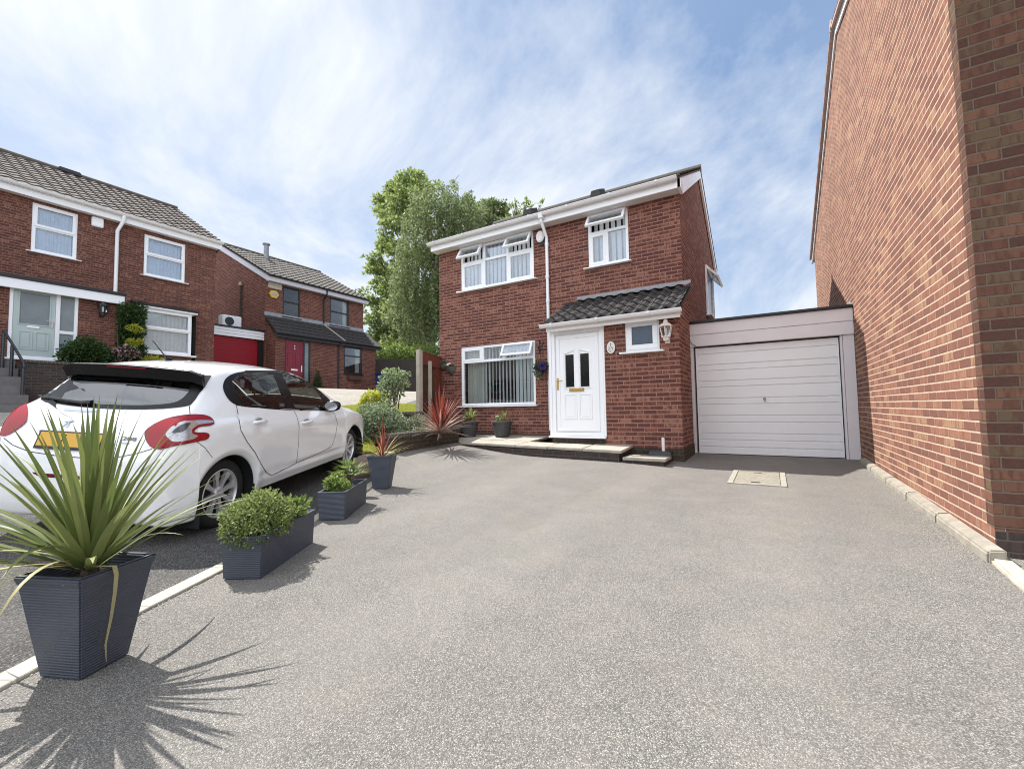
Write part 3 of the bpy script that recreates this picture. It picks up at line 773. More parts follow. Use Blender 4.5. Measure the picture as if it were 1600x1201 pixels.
for (ya, za, yb2, zb) in ((fe_y, ap.z-rs*(ap.y-fe_y), ap.y, ap.z), (ap.y, ap.z, re.y, re.z)):
    mb.prism([(XB-.03, ya, za-.02), (XB-.03, yb2, zb-.02), (XB-.03, yb2, zb-.19), (XB-.03, ya, za-.19)], (.028, 0, 0))
mb.build('bargeboard', MAT['upvc'], bh, bevel=.003, seg=1)
MAT['tile_pink'] = simple('pink_grey_roof_tile', (.42, .30, .26), .85, .3, 6, .004, 50)
esB = Vector((0, ap.y-fe_y, ap.z-(ap.z-rs*(ap.y-fe_y)))); LB = esB.length; esB.normalize()
tile_roof('roof', bh, MAT['tile_pink'], (XV, fe_y, ap.z-rs*(ap.y-fe_y)), (1, 0, 0), esB, 0, 6.6, LB, prof='flat', amp=.01, pitch=.33, lip=.02, thick=.045)
esB2 = Vector((0, ap.y-re.y, ap.z-re.z)); LB2 = esB2.length; esB2.normalize()
tile_roof('rear_roof', bh, MAT['tile_pink'], (XV, re.y, re.z), (1, 0, 0), esB2, 0, 6.6, LB2, prof='flat', amp=.01, pitch=.33, lip=.02, thick=.045)
mb = MB(); mb.tube([(XV, ap.y, ap.z), (XV+6.6, ap.y, ap.z)], .10, 10); mb.build('ridge', MAT['tile_pink'], bh)
MB().box(XB-.05, XB+6.3, re.y-.12, re.y-.02, re.z-.16, re.z-.03).build('rear_gutter', MAT['gutter'], bh)
# lead apron where the garage roof meets the wall
MB().prism([(XB-.012, YG-.10, fz1+.03), (XB-.012, YG+.9, fz1+.03), (XB-.012, YG+.9, fz1+.20), (XB-.012, YG+.25, fz1+.16)], (.010, 0, 0)).build('flashing', MAT['grey_lead'], bh)

# the house across the way, behind the viewer (seen only in the window reflections)
op = thing('brick_house', 'brick house across the close behind the viewer, seen only mirrored in window panes', 'house', (-6, -32, 0))
MB().box(-70, 8, -40, -32, -1, 5.0).build('wall', MAT['brick_main'], op)
MB().prism([(-70.3, -31.6, 4.9), (-70.3, -40.4, 4.9), (-70.3, -36, 8.2)], (78.6, 0, 0)).build('roof', MAT['tile_brown'], op)
for wx in range(-68, 6, 5):
    for wz in (.9, 3.3):
        MB().box(wx, wx+1.8, -32.0, -31.95, wz, wz+1.2).build('window', MAT['upvc'], op); MB().box(wx+.1, wx+1.7, -31.949, -31.94, wz+.1, wz+1.1).build('pane', MAT['doorglass'], op)

# loose grit gathered along the kerb, the edging strip and the garage threshold
def grit():
    P = []
    for _ in range(1500):
        y = random.uniform(3.9, 8.4); P.append((1.09-abs(random.gauss(0, .07)), y))
    for _ in range(900):
        k = random.randrange(len(EDGE)-1); a, b = EDGE[k], EDGE[k+1]; q = a.lerp(b, random.random()); d = (b-a).normalized(); o = .06+abs(random.gauss(0, .05)); o *= random.choice((1, -1)); P.append((q.x-d.y*o, q.y+d.x*o))
    for _ in range(500): P.append((random.uniform(-1.3, 1.1), YG-.05-abs(random.gauss(0, .15))))
    for _ in range(700): P.append((random.uniform(-3.2, 1.0), random.uniform(.8, 8)))
    V = []; I = []
    for x, y in P:
        s_ = random.uniform(.0025, .007); z = T(x, y)+.002; n = len(V); a0 = random.uniform(0, 6.28)
        V += [(x+s_*math.cos(a0+k*2.09), y+s_*math.sin(a0+k*2.09), z) for k in range(3)]+[(x+random.uniform(-.3, .3)*s_, y, z+s_*random.uniform(.5, 1))]
        I += [n, n+1, n+3, n+1, n+2, n+3, n+2, n, n+3]
    tag(fast_mesh('loose_grit', V, 3, I, MAT['grit']), 'loose grit and chippings along the edges of the drive', 'grit', kind='stuff')
MAT['grit'] = simple('loose_chippings', (.27, .245, .21), .9, .6, 60)
grit()
# ================================================================ house on the left (looks towards +X)
XLH = -18.0; fl = facX(XLH)
def pL(px, py, X=XLH): return onX(px, py, X)
def rectX(X, tl, br, pts=None):
    a, b = onX(*tl, X), onX(*br, X); return a.y, b.y, b.z, a.z
hl = thing('brick_house', 'brick house on the left with pale green door, flat white canopy and bay window', 'house', (XLH, 3, 0))
yR = pL(335.5, 480).y; yLft = -4.5
eaveL = pL(335, 389.5).z
w1 = rectX(XLH, (51, 318), (119.5, 403)); w2 = rectX(XLH, (226, 367), (288.5, 438.5))
def avg(*zs): return sum(zs)/len(zs)
w1 = (w1[0], w1[1], avg(pL(49, 393).z, pL(119, 405).z), avg(pL(52, 317).z, pL(121, 334).z))
w2 = (w2[0], w2[1], avg(pL(222, 430).z, pL(288, 441).z), avg(pL(226, 366).z, pL(290, 382).z))
mb = MB(fl); wall(mb, yLft, yR, .8, eaveL+.3, [w1, w2]); mb.build('wall', MAT['brick_left'], hl)
RX = -21.7; RZ = onY(272, 327, yR+.08).z; ex = XLH+.32; ezL = eaveL+.22
mb = MB(); mb.prism([(XLH-.25, yR-.003, .8), (-25.2, yR-.003, .8), (-25.2, yR-.003, eaveL+.1), (RX, yR-.003, RZ-.15), (XLH-.02, yR-.003, eaveL+.28), (XLH-.25, yR-.003, eaveL+.2)], (0, -.25, 0))
mb.prism([(XLH-.25, yLft+.003, .8), (-25.2, yLft+.003, .8), (-25.2, yLft+.003, eaveL+.1), (RX, yLft+.003, RZ-.15), (XLH-.02, yLft+.003, eaveL+.28), (XLH-.25, yLft+.003, eaveL+.2)], (0, .25, 0))
mb.box(-25.45, -25.2, yLft, yR, .8, eaveL+.1)
mb.build('gable_wall', MAT['brick_left'], hl)
esl = Vector((RX-ex, 0, RZ-ezL)); Ll = esl.length; esl.normalize()
tile_roof('roof', hl, MAT['tile_brown'], (ex, yLft-.1, ezL), (0, 1, 0), esl, 0, yR+.12-(yLft-.1), Ll, gauge=.345, pitch=.30, amp=.013, lip=.034)
mb = MB(); slope_slab(mb, (RX, yLft-.1, RZ), (RX, yR+.12, RZ), (-25.6, yR+.12, ezL), (-25.6, yLft-.1, ezL), .06)
mb.tube([(RX, yLft-.1, RZ+.0), (RX, yR+.12, RZ+.0)], .11, 10); mb.build('rear_roof', MAT['tile_brown'], hl)
yv = onX(108, 275, RX).y
MB().prism([(RX+.16, yv-.34, RZ-.05), (RX+.16, yv+.34, RZ-.05), (RX+.10, yv+.28, RZ+.13), (RX+.10, yv-.28, RZ+.13)], (-.3, 0, 0)).build('ridge_vent', MAT['tile_dark'], hl, bevel=.02)
MB(fl).box(yLft-.1, yR+.10, .20, .225, eaveL-.02, eaveL+.24).build('fascia', MAT['upvc'], hl)
MB(fl).box(yLft-.1, yR+.02, .003, .199, eaveL-.015, eaveL+.0).build('soffit', MAT['upvc_old'], hl)
half_gutter(hl, fl, yLft-.1, yR+.12, .30, eaveL+.24, .075)
mb = MB()
def rakeL(x): return ezL+(x-ex)*(RZ-ezL)/(RX-ex)-.06
mb.prism([(ex-.05, yR+.03, rakeL(ex-.05)), (ex-.05, yR+.03, rakeL(ex-.05)-.22), (RX, yR+.03, rakeL(RX)-.22), (RX, yR+.03, rakeL(RX))], (0, .04, 0)); mb.build('bargeboard', MAT['upvc'], hl)
MAT['net'] = simple('net_curtain', (.86, .87, .88), .9, .22, 14)
def net_win(parent, f, w, split=.5, pat=True, name='window', gm='glass_up', mat=None):
    u0, u1, z0, z1 = w; tz = z0+(z1-z0)*split
    win = window_part(parent, f, w, [], [(tz, u0+.06, u1-.06)], .085, mat)
    pane(win, f, u0+.07, u1-.07, z0+.07, tz-.03, -.05, MAT[gm]); pane(win, f, u0+.07, u1-.07, tz+.03, z1-.07, -.05, MAT[gm])
    mb = MB(f); ring(mb, u0+.04, u1-.04, tz+.01, z1-.04, .07, -.04, .012); mb.build('sash', mat or MAT['upvc'], win, bevel=.004, seg=1)
    curtain(win, f, u0+.05, u1-.05, z0+.05, z1-.05, -.115, 11, .014, MAT['net'])
    room(win, f, u0, u1, z0, z1); return win
for w in (w1, w2):
    win = net_win(hl, fl, w, .52); sill(win, fl, w[0]-.1, w[1]+.1, w[2])
# front extension with a flat roof, door and sidelight
XE = -17.45; fe = facX(XE)
eR = onX(189, 500, XE).y; cz0, cz1 = onX(120, 458, XE).z, onX(120, 444, XE).z
sillz = onX(60, 561, XE).z
dL, dR = onX(13, 500, XE).y, onX(122, 500, XE).y
dz1 = avg(onX(30, 442, XE).z, onX(120, 457, XE).z)
mb = MB(fe); wall(mb, yLft, eR, 1.0, dz1, [(dL, dR, sillz, dz1)], .2); mb.build('porch_wall', MAT['brick_left'], hl)
MB().box(XLH+.002, XE-.2, eR-.2, eR-.003, 1.0, dz1).build('porch_side_wall', MAT['brick_left'], hl)
cR = onX(195, 465, XE+.2).y; fz_a, fz_b = onX(97, 447, XE+.2).z, onX(97, 461, XE+.2).z
MB().box(XLH+.01, XE+.13, yLft, cR-.01, fz_b+.05, fz_a-.004).build('canopy', MAT['upvc_old'], hl)
MB().box(XE+.132, XE+.2, yLft, cR, fz_b, fz_a).build('canopy_fascia', MAT['upvc'], hl, bevel=.005)
MB().box(XLH+.01, XE+.24, yLft, cR+.04, fz_a+.003, fz_a+.10).build('canopy_roof', MAT['black_plastic'], hl, bevel=.01)
# door set
MAT['sage'] = simple('sage_green_door', (.44, .52, .50), .4, .05, 3)
mb = MB(fe); ring(mb, dL, dR, sillz, dz1, .075, -.1, -.01)
mid = onX(91, 500, XE).y
mb.box(mid-.05, mid+.04, -.099, -.012, sillz+.076, dz1-.076)
smz = onX(108, 520, XE).z; mb.box(mid+.041, dR-.076, -.098, -.011, smz-.05, smz+.04)
mb.box(dL-.05, dR+.05, -.1, .08, sillz-.05, sillz-.002)
dr = mb.build('front_door', MAT['upvc'], hl, bevel=.005, seg=1)
e0, e1, y0, y1 = dL+.08, mid-.055, sillz+.08, dz1-.08
W, H = e1-e0, y1-y0; gA, gB = y0+H*.46, y0+H*.93
mb = MB(fe); wall(mb, e0, e1, y0, y1, [(e0+W*.13, e1-W*.13, gA, gB)], .05, -.03)
for c0, c1 in ((e0+W*.14, e0+W*.47), (e0+W*.53, e0+W*.86)):
    ring(mb, c0, c1, y0+H*.09, y0+H*.36, .025, -.031, -.015); mb.box(c0+.06, c1-.06, -.031, -.02, y0+H*.09+.06, y0+H*.36-.06)
ring(mb, e0+W*.11, e1-W*.11, gA-.02, gB+.02, .03, -.031, -.012)
mb.build('door_leaf', MAT['sage'], dr, bevel=.003, seg=1)
pane(dr, fe, e0+W*.12, e1-W*.12, gA-.01, gB+.01, -.05, MAT['frost_pale'])
pane(dr, fe, mid+.035, dR-.07, sillz+.07, smz-.045, -.06, MAT['frost_pale']); pane(dr, fe, mid+.035, dR-.07, smz+.035, dz1-.07, -.06, MAT['frost_pale'])
MB(fe).box(e0+W*.33, e0+W*.62, -.03, -.008, y0+H*.41, y0+H*.445).build('letterbox', MAT['upvc'], dr, bevel=.004)
mb = MB(fe); hx = e1-.06; mb.box(hx-.02, hx+.02, -.03, -.005, y0+H*.44, y0+H*.55); mb.tube([(hx, -.005, y0+H*.53), (hx, .04, y0+H*.53), (hx-.13, .04, y0+H*.53)], .012, 8); mb.build('handle', MAT['chrome'], dr)
# bay window
XBy = -17.4; fb = facX(XBy)
by = rectX(XBy, (222, 480), (298.5, 555)); by = (by[0], by[1], avg(onX(222, 551, XBy).z, onX(298, 554, XBy).z), avg(onX(221, 481, XBy).z, onX(299, 490, XBy).z))
bay = net_win(hl, fb, by, .55, name='bay', gm='glass')
sill(bay, fb, by[0]-.06, by[1]+.12, by[2], -.5, .12, .06)
mb = MB()
for yy in (by[0]+.001, by[1]-.07): mb.box(XLH+.004, XBy-.09, yy, yy+.069, by[2], by[3])
mb.build('bay_cheek', MAT['upvc'], hl)
MB().box(XLH+.004, XBy-.02, by[0]-.02, by[1]+.02, 1.0, by[2]-.065).build('bay_wall', MAT['brick_left'], hl)
MB().box(XLH+.004, XBy+.10, by[0]-.10, by[1]+.14, by[3]+.004, by[3]+.05).build('bay_head', MAT['upvc'], hl)
MB().prism([(XLH+.004, by[0]-.14, by[3]+.30), (XLH+.004, by[0]-.14, by[3]+.055), (XBy+.13, by[0]-.14, by[3]+.055), (XBy+.13, by[0]-.14, by[3]+.13)], (0, by[1]-by[0]+.32, 0)).build('bay_roof', MAT['black_plastic'], hl, bevel=.012)
mb = MB(fl); yd = pL(181, 400).y
zc = avg(fz_a)+.1
mb.tube([(pL(188, 350).y, .30, eaveL+.2), (pL(188, 350).y, .28, eaveL+.02), (yd, .06, eaveL-.3), (yd, .06, zc)], .05, 10); mb.build('downpipe', MAT['upvc'], hl, smooth=True)
ab = pL(151.5, 348); mb = MB(fl); mb.box(ab.y-.14, ab.y+.14, .002, .09, ab.z-.15, ab.z+.15)
o = mb.build('alarm_box', MAT['upvc'], bevel=.02); tag(o, 'square white alarm box under the eaves of the left house, by the downpipe', 'alarm box')
def wall_lantern(name, label, f, u, z, s, mat, gmat, o0=0.):
    t = thing(name, label, 'wall lantern', f(u, o0, z)); oc = o0+.17*s
    def oct_(r, n=6): return [(u+r*math.cos(2*PI*k/n+PI/6), oc+r*math.sin(2*PI*k/n+PI/6)) for k in range(n)]
    def rings(mb, prof, n=6):
        vs = [];
        for r, h in prof: vs += [(p[0], p[1], z+h*s) for p in oct_(r*s, n)]
        mb.add(vs, [(i*n+k, i*n+(k+1) % n, (i+1)*n+(k+1) % n, (i+1)*n+k) for i in range(len(prof)-1) for k in range(n)]+[tuple(range(n-1, -1, -1)), tuple((len(prof)-1)*n+k for k in range(n))])
    mb = MB(f); rings(mb, [(.150, .085), (.155, .10), (.10, .145), (.055, .165), (.045, .215), (.035, .235), (.018, .275), (.0, .29)]); mb.build('cap', mat, t)
    mb = MB(f)
    for k in range(6):
        a, b = oct_(.128*s)[k], oct_(.088*s)[k]
        mb.tube([(a[0], a[1], z+.09*s), (b[0], b[1], z-.125*s)], .009*s, 5)
    rings(mb, [(.088, -.125), (.10, -.13), (.10, -.145), (.07, -.16), (.06, -.215), (.04, -.225)])
    mb.box(u-.05*s, u+.05*s, o0+.002, o0+.03*s, z-.26*s, z-.08*s); mb.tube([(u, o0+.02*s, z-.20*s), (u, oc, z-.20*s)], .022*s, 8)
    mb.build('cage', mat, t)
    mb = MB(f); vs = [(p[0], p[1], z+.085*s) for p in oct_(.12*s)]+[(p[0], p[1], z-.122*s) for p in oct_(.082*s)]
    mb.add(vs, [(k, (k+1) % 6, 6+(k+1) % 6, 6+k) for k in range(6)]); mb.build('pane', gmat, t, recalc=False)
    mb = MB(f); rings(mb, [(.015, -.12), (.02, -.06), (.028, .0), (.02, .05), (.0, .07)], 8); mb.build('bulb', MAT['upvc'], t, smooth=True)
    return t
ln = onX(158, 483, XE)
wall_lantern('wall_lantern', 'small black lantern on the brick right of the pale green door', fe, ln.y, ln.z, .95, MAT['dark_metal'], MAT['glass'])
lp = onY(1043, 518, YP)
wall_lantern('wall_lantern', 'cream white lantern on the porch wall between small window and garage', facA(YP), lp.x, lp.z, .78, MAT['lamp_white'], MAT['glass'])

# dark brick landing, steps and handrail in front of the green door
XW = -16.3
ra, rb = onX(37, 600, XW).y, onX(185, 600, XW).y
zt = onX(75, 568, XW).z
lw = thing('raised_bed_wall', 'dark brick raised landing wall below the pale green front door', 'wall', (XW, 4, 1))
mb = MB(); mb.box(XW-.22, XW, ra, rb+1.6, .8, zt); mb.box(XE+.004, XW-.22, ra, ra+.22, .8, zt); mb.box(XLH+.003, XW-.22, rb+1.38, rb+1.6, .8, zt); mb.build('wall', MAT['brick_dark'], lw)
MB().box(XW-.23, XW+.03, ra-.01, rb+1.62, zt+.003, zt+.07).build('coping', MAT['soldier'], lw, bevel=.008)
MB().box(XLH+.62, XW-.225, ra+.225, rb+1.375, 1.0, zt-.03).build('soil', MAT['soil'], lw)
MAT['step'] = simple('grey_step_slab', (.16, .15, .145), .9, .3, 6, .006, 30)
st = thing('steps', 'grey steps climbing to the pale green door beside the dark brick landing', 'steps', (-16.6, 2, 1.2))
n = 6; zb = T(-15.2, 2.2)-.02; zs_ = (sillz-.1-zb)/n
for k in range(n):
    x1 = -15.35-.34*k
    MB().box(XE+.005, x1, yLft, ra-.02, zb+zs_*k-(.5 if k == 0 else 0), zb+zs_*(k+1)-.002).build('step', MAT['step'], st, bevel=.01)
hr = thing('handrail', 'black metal handrail beside the steps to the pale green door', 'handrail', (XW, 2.8, 1.5))
def hz(x): return (x, )
pts = [onX(6, 516, -17.0), onX(24, 545, -16.4), onX(37, 567, -15.95)]
mb = MB(); mb.tube([tuple(p) for p in pts]+[(pts[-1].x+.05, pts[-1].y, pts[-1].z-.12)], .030, 8); mb.build('rail', MAT['dark_metal'], hr, smooth=True)
for p in pts[:1]+[pts[0].lerp(pts[1], .75)]+pts[-1:]:
    mb = MB(); mb.tube([(p.x, p.y, p.z-.02), (p.x, p.y, max(1.2, p.z-1.05))], .035, 8); mb.build('post', MAT['dark_metal'], hr)

# ================================================================ far house with the red door
XC, XU = -20.0, -20.8
fc, fu = facX(XC), facX(XU)
hc = thing('brick_house', 'far brick house with dark red door and black-framed windows', 'house', (XU, 14.7, 1.9))
yG = 11.7; yCR = onX(567.5, 540, XU).y; yLR = onX(588, 570, XC).y
eC = avg(onX(415, 437, XU).z, onX(568, 474, XU).z)
MAT['black_frame'] = simple('black_window_frame', (.014, .014, .016), .35, .2)
cw1 = rectX(XU, (442, 447), (469, 497)); cw1 = (cw1[0], cw1[1], avg(onX(442, 494, XU).z, onX(469, 498, XU).z), avg(onX(443, 447, XU).z, onX(469, 453, XU).z))
cw2 = rectX(XU, (515.5, 464), (545, 511)); cw2 = (cw2[0], cw2[1], avg(onX(516, 508, XU).z, onX(545, 511, XU).z), avg(onX(515, 464, XU).z, onX(545, 471, XU).z))
mb = MB(fu); wall(mb, yG, yCR, 1.2, eC+.25, [cw1, cw2], .25); mb.build('wall', MAT['brick_far'], hc)
RXC, RZC = -25.1, 10.15
mb = MB()
for yy, d in ((yG+.003, .25), (yCR-.003, -.25)):
    mb.prism([(XU-.25, yy, 1.2), (-29.4, yy, 1.2), (-29.4, yy, eC+.1), (RXC, yy, RZC-.15), (XU-.02, yy, eC+.22), (XU-.25, yy, eC+.15)], (0, d, 0))
mb.box(-29.6, -29.4, yG, yCR, 1.2, eC+.1)
mb.build('gable_wall', MAT['brick_far'], hc)
exC, ezC = XU+.32, eC+.22
esc = Vector((RXC-exC, 0, RZC-ezC)); Lc = esc.length; esc.normalize()
tile_roof('roof', hc, MAT['tile_grey'], (exC, yG-.12, ezC), (0, 1, 0), esc, 0, yCR+.12-(yG-.12), Lc, gauge=.345, pitch=.30, amp=.025, lip=.035)
mb = MB(); slope_slab(mb, (RXC, yG-.12, RZC), (RXC, yCR+.12, RZC), (-29.8, yCR+.12, ezC), (-29.8, yG-.12, ezC), .06); mb.tube([(RXC, yG-.12, RZC), (RXC, yCR+.12, RZC)], .11, 10); mb.build('rear_roof', MAT['tile_grey'], hc)
mb = MB()
MAT['lilac_white'] = simple('pale_grey_fascia_paint', (.56, .55, .60), .5, .06)
mb.prism([(exC-.03, yG-.07, ezC-.05), (exC-.03, yG-.07, ezC-.34), (RXC, yG-.07, RZC-.36), (RXC, yG-.07, RZC-.05)], (0, .045, 0)); mb.build('bargeboard', MAT['lilac_white'], hc)
MB(fu).box(yG-.06, yCR+.1, .28, .305, eC-.08, eC+.16).build('fascia', MAT['lilac_white'], hc)
half_gutter(hc, fu, yG-.08, yCR+.1, .37, eC+.2, .07, MAT['black_plastic'])
MB(fu).box(yG, yCR, .003, .279, eC-.06, eC-.04).build('soffit', MAT['lilac_white'], hc)
yfl = onX(416, 395, -24.6).y
mb = MB(); zr = ezC+(-24.6-exC)*(RZC-ezC)/(RXC-exC); mb.lathe([(.13, zr-.2), (.13, zr+.75), (.2, zr+.78), (.2, zr+.84), (.13, zr+.86)], (-24.6, yfl, 0), 12); mb.build('flue', MAT['grey_lead'], hc)
MAT['tree_glass'] = MAT['glass_up']
def black_win(f, w, parent=hc, split=.5, gm='glass'):
    u0, u1, z0, z1 = w; tz = z0+(z1-z0)*split
    win = window_part(parent, f, w, [], [(tz, u0+.06, u1-.06)], .075, MAT['black_frame'])
    pane(win, f, u0+.06, u1-.06, z0+.06, tz-.03, -.05, MAT[gm]); pane(win, f, u0+.06, u1-.06, tz+.03, z1-.06, -.05, MAT[gm])
    sill(win, f, u0-.05, u1+.05, z0, -.08, .08, .05, MAT['black_frame']); room(win, f, u0, u1, z0, z1); return win
black_win(fu, cw1); wn = black_win(fu, cw2)
curtain(wn, fu, cw2[1]-.28, cw2[1]-.06, cw2[2]+.05, cw2[3]-.05, -.2, 3, .03)
# lower storey with lean-to roof
lw_ = rectX(XC, (537.5, 542), (566, 585)); lw_ = (lw_[0], lw_[1], avg(onX(537, 583, XC).z, onX(566, 585, XC).z), avg(onX(537.5, 540.5, XC).z, onX(566, 544, XC).z))
zd = avg(onX(445, 529, XC).z, onX(485, 534, XC).z); zbase = T(XC, 15)-.1
dY0, dY1 = onX(445, 560, XC).y, onX(485, 560, XC).y
yLL = yG+.05
mb = MB(fc); wall(mb, yLL, yLR, zbase, zd+.05, [(dY0, dY1, zbase+.12, zd), lw_], .22); mb.build('front_wall', MAT['brick_far'], hc)
mb = MB(); zt1 = onX(412, 491, XU).z; zt2 = zd+.05
mb.prism([(XC-.22, yLL+.003, zbase), (XU+.003, yLL+.003, zbase), (XU+.003, yLL+.003, zt1-.25), (XC-.03, yLL+.003, zt2), (XC-.22, yLL+.003, zt2)], (0, .2, 0))
mb.prism([(XC-.22, yLR-.003, zbase), (-24, yLR-.003, zbase), (-24, yLR-.003, zt2), (XC-.03, yLR-.003, zt2), (XC-.22, yLR-.003, zt2)], (0, -.2, 0)); mb.build('side_wall', MAT['brick_far'], hc)
zl = avg(onX(437, 520, XC+.25).z, onX(590, 541, XC+.25).z)
esk = Vector((XU-(XC+.25), 0, zt1-zl)); Lk = esk.length; esk.normalize()
tile_roof('lean_to_roof', hc, MAT['tile_dark'], (XC+.25, yLL-.1, zl), (0, 1, 0), esk, 0, yCR+.05-(yLL-.1), Lk, gauge=.33, pitch=.30, amp=.02, lip=.03, prof='flat')
mb = MB(); slope_slab(mb, (XC+.25, yCR+.052, zl), (XC+.25, yLR+.18, zl), (XU, yCR+.25, zt1), (XU, yCR+.052, zt1), .06)
slope_slab(mb, (XC+.25, yLR+.182, zl), (-24, yLR+.182, zl), (-24, yCR+.25, zt1), (XU, yCR+.252, zt1), .06); mb.build('hip_roof', MAT['tile_grey'], hc)
mb = MB(); ym = onX(521, 505, XC-.3).y; mb.tube([Vector((XC+.25, ym+.35, zl+.06)), Vector((XU, ym-.3, zt1+.06))], .035, 6); mb.build('verge_strip', MAT['post_grey'], hc)
MB().box(XU+.003, XU+.04, yLL-.1, yCR, zt1-.02, zt1+.16).build('flashing', MAT['grey_lead'], hc)
MB(fc).box(yLL-.1, yLR+.16, .17, .20, zl-.19, zl-.02).build('lean_to_fascia', MAT['black_plastic'], hc)
half_gutter(hc, fc, yLL-.1, yLR+.16, .27, zl-.0, .065, MAT['black_plastic'])
MB(fc).box(yLL, yLR, .003, .169, zl-.18, zl-.16).build('lean_to_soffit', MAT['black_plastic'], hc)
lwn = black_win(fc, lw_, split=.66); curtain(lwn, fc, lw_[1]-.35, lw_[1]-.06, lw_[2]+.05, lw_[3]-.05, -.2, 3, .03)
mb = MB(fc); yc_ = (lw_[0]+lw_[1])/2; mb.box(yc_-.42, yc_+.42, .003, .2, lw_[2]-.36, lw_[2]-.14)
tag(mb.build('window_box', MAT['fence_brown'], bevel=.03), 'empty brown window box fixed under the far house ground-floor window', 'window box')
MAT['crimson'] = simple('crimson_door_paint', (.21, .012, .028), .4, .15, 3)
mb = MB(fc); ring(mb, dY0, dY1, zbase+.12, zd, .07, -.1, -.01); dm = onX(474.5, 560, XC).y; mb.box(dm-.03, dm+.06, -.099, -.012, zbase+.191, zd-.071)
cd = mb.build('front_door', MAT['black_frame'], hc)
e0, e1, y0, y1 = dY0+.075, dm-.035, zbase+.2, zd-.075; W, H = e1-e0, y1-y0
mb = MB(fc); mb.box(e0, e1, -.08, -.03, y0, y1)
for c0, c1 in ((.1, .44), (.56, .9)):
    for z0_, z1_ in ((.07, .32), (.47, .76), (.82, .94)): ring(mb, e0+W*c0, e0+W*c1, y0+H*z0_, y0+H*z1_, .022, -.031, -.016)
mb.build('door_leaf', MAT['crimson'], cd)
pane(cd, fc, dm+.055, dY1-.065, zbase+.19, zd-.07, -.06, MAT['frost_pale'])
MB(fc).box(e0+W*.3, e0+W*.68, -.03, -.008, y0+H*.38, y0+H*.415).build('letterbox', MAT['upvc'], cd, bevel=.004)
MB(fc).box(e1-.09, e1-.05, -.03, .02, y0+H*.36, y0+H*.50).build('handle', MAT['chrome'], cd, bevel=.006)
for zz in (.845, .905): MB(fc).box(e0+W*.47, e0+W*.54, -.03, -.02, y0+H*zz-.045, y0+H*zz+.035).build('door_number', MAT['upvc'], cd, bevel=.008)
mb = MB(fu); yp_ = onX(505, 480, XU).y; mb.tube([(yp_, .36, eC+.15), (yp_, .30, eC-.1), (yp_, .06, eC-.35), (yp_, .06, zt1+.05)], .04, 8); mb.build('downpipe', MAT['black_plastic'], hc)
mb = MB(fc); yp_ = onX(528, 570, XC).y; mb.tube([(yp_, .26, zl-.05), (yp_, .05, zl-.3), (yp_, .05, zbase)], .04, 8); mb.build('downpipe', MAT['black_plastic'], hc)
sp = onY(378, 480, yG); s1, s2 = onY(378, 447, yG).z, onY(378, 512, yG).z
mb = MB(); mb.tube([(sp.x, yG-.07, s2), (sp.x, yG-.07, s1)], .05, 8); mb.build('vent_pipe', MAT['brick_plinth'], hc)
mb = MB(); mb.lathe([(.07, s1), (.09, s1+.05), (.06, s1+.16), (.0, s1+.2)], (sp.x, yG-.10, 0), 10); mb.build('pipe_cowl', MAT['post_grey'], hc, smooth=True)
mb = MB(); aq = atD(556, 452, 29); mb.tube([tuple(aq-Vector((0, 0, 1.2))), tuple(aq)], .02, 5); mb.tube([tuple(aq+Vector((-.5, .1, -.05))), tuple(aq+Vector((.5, -.1, -.05)))], .012, 5)
for s_ in (-.4, -.2, 0, .2, .4): mb.tube([tuple(aq+Vector((s_, -.1*s_-.22, -.05))), tuple(aq+Vector((s_, -.1*s_+.22, -.05)))], .008, 4)
mb.build('aerial', MAT['dark_metal'], hc)
# boxes on the far house
p = onX(429, 446.5, XU); MB_ = MB(fu).box(p.y-.33, p.y+.33, .004, .06, p.z-.16, p.z+.13)
sg = MB_.build('wall_plaque', MAT['concrete']); tag(sg, 'cream rectangular plaque high on the far house under its eaves', 'plaque')
p = onX(427, 460, XU); mb = MB(fu)
MAT['yellow_box'] = simple('yellow_alarm_plastic', (.62, .40, .05), .4, .1)
hexp = [(p.y+.25*math.cos(PI/3*k), .004, p.z+.21*math.sin(PI/3*k)) for k in range(6)]
mb.prism(hexp, (0, .09, 0)); al = thing('alarm_box', 'yellow hexagonal alarm box on the far house below its cream plaque', 'alarm box', (XU, p.y, p.z))
mb.build('case', MAT['yellow_box'], al, bevel=.01)
MB(fu).box(p.y-.13, p.y+.13, .0935, .10, p.z-.085, p.z+.085).build('label_panel', MAT['post_grey'], al)
# conifer by the red door is built with the plants
# red garage between the two houses
XGq = -20.9; fr2 = facX(XGq)
gr = thing('garage', 'flat-roofed garage with crimson roller door between the left and far houses', 'garage', (XGq, 10, 1.9))
gz = [avg(onX(340, y0_, XGq).z, onX(411, y1_, XGq).z) for y0_, y1_ in ((509, 519), (524, 531))]
mb = MB(fr2); hh = (gz[0]-gz[1])/3
for k in range(3): mb.box(7.0, yG-.006, .002, .06, gz[1]+hh*k+.004, gz[1]+hh*(k+1)-.006)
mb.build('fascia', MAT['upvc'], gr, bevel=.008)
MB().box(-27, XGq+.10, 7.0, yG-.006, gz[0]+.002, gz[0]+.08).build('roof', MAT['black_plastic'], gr)
gy1 = onX(404, 545, XGq).y
mb = MB(fr2); z = T(XGq, 10)-.1; n = int((gz[1]-z)/.075); vs = []
for k in range(n+1):
    zz = z+(gz[1]-z)*k/n
    for (dz, d) in ((0, 0), (.055, .012), (.065, -.006)):
        if k < n: vs += [(7.0, -.1+d, zz+dz), (gy1, -.1+d, zz+dz)]
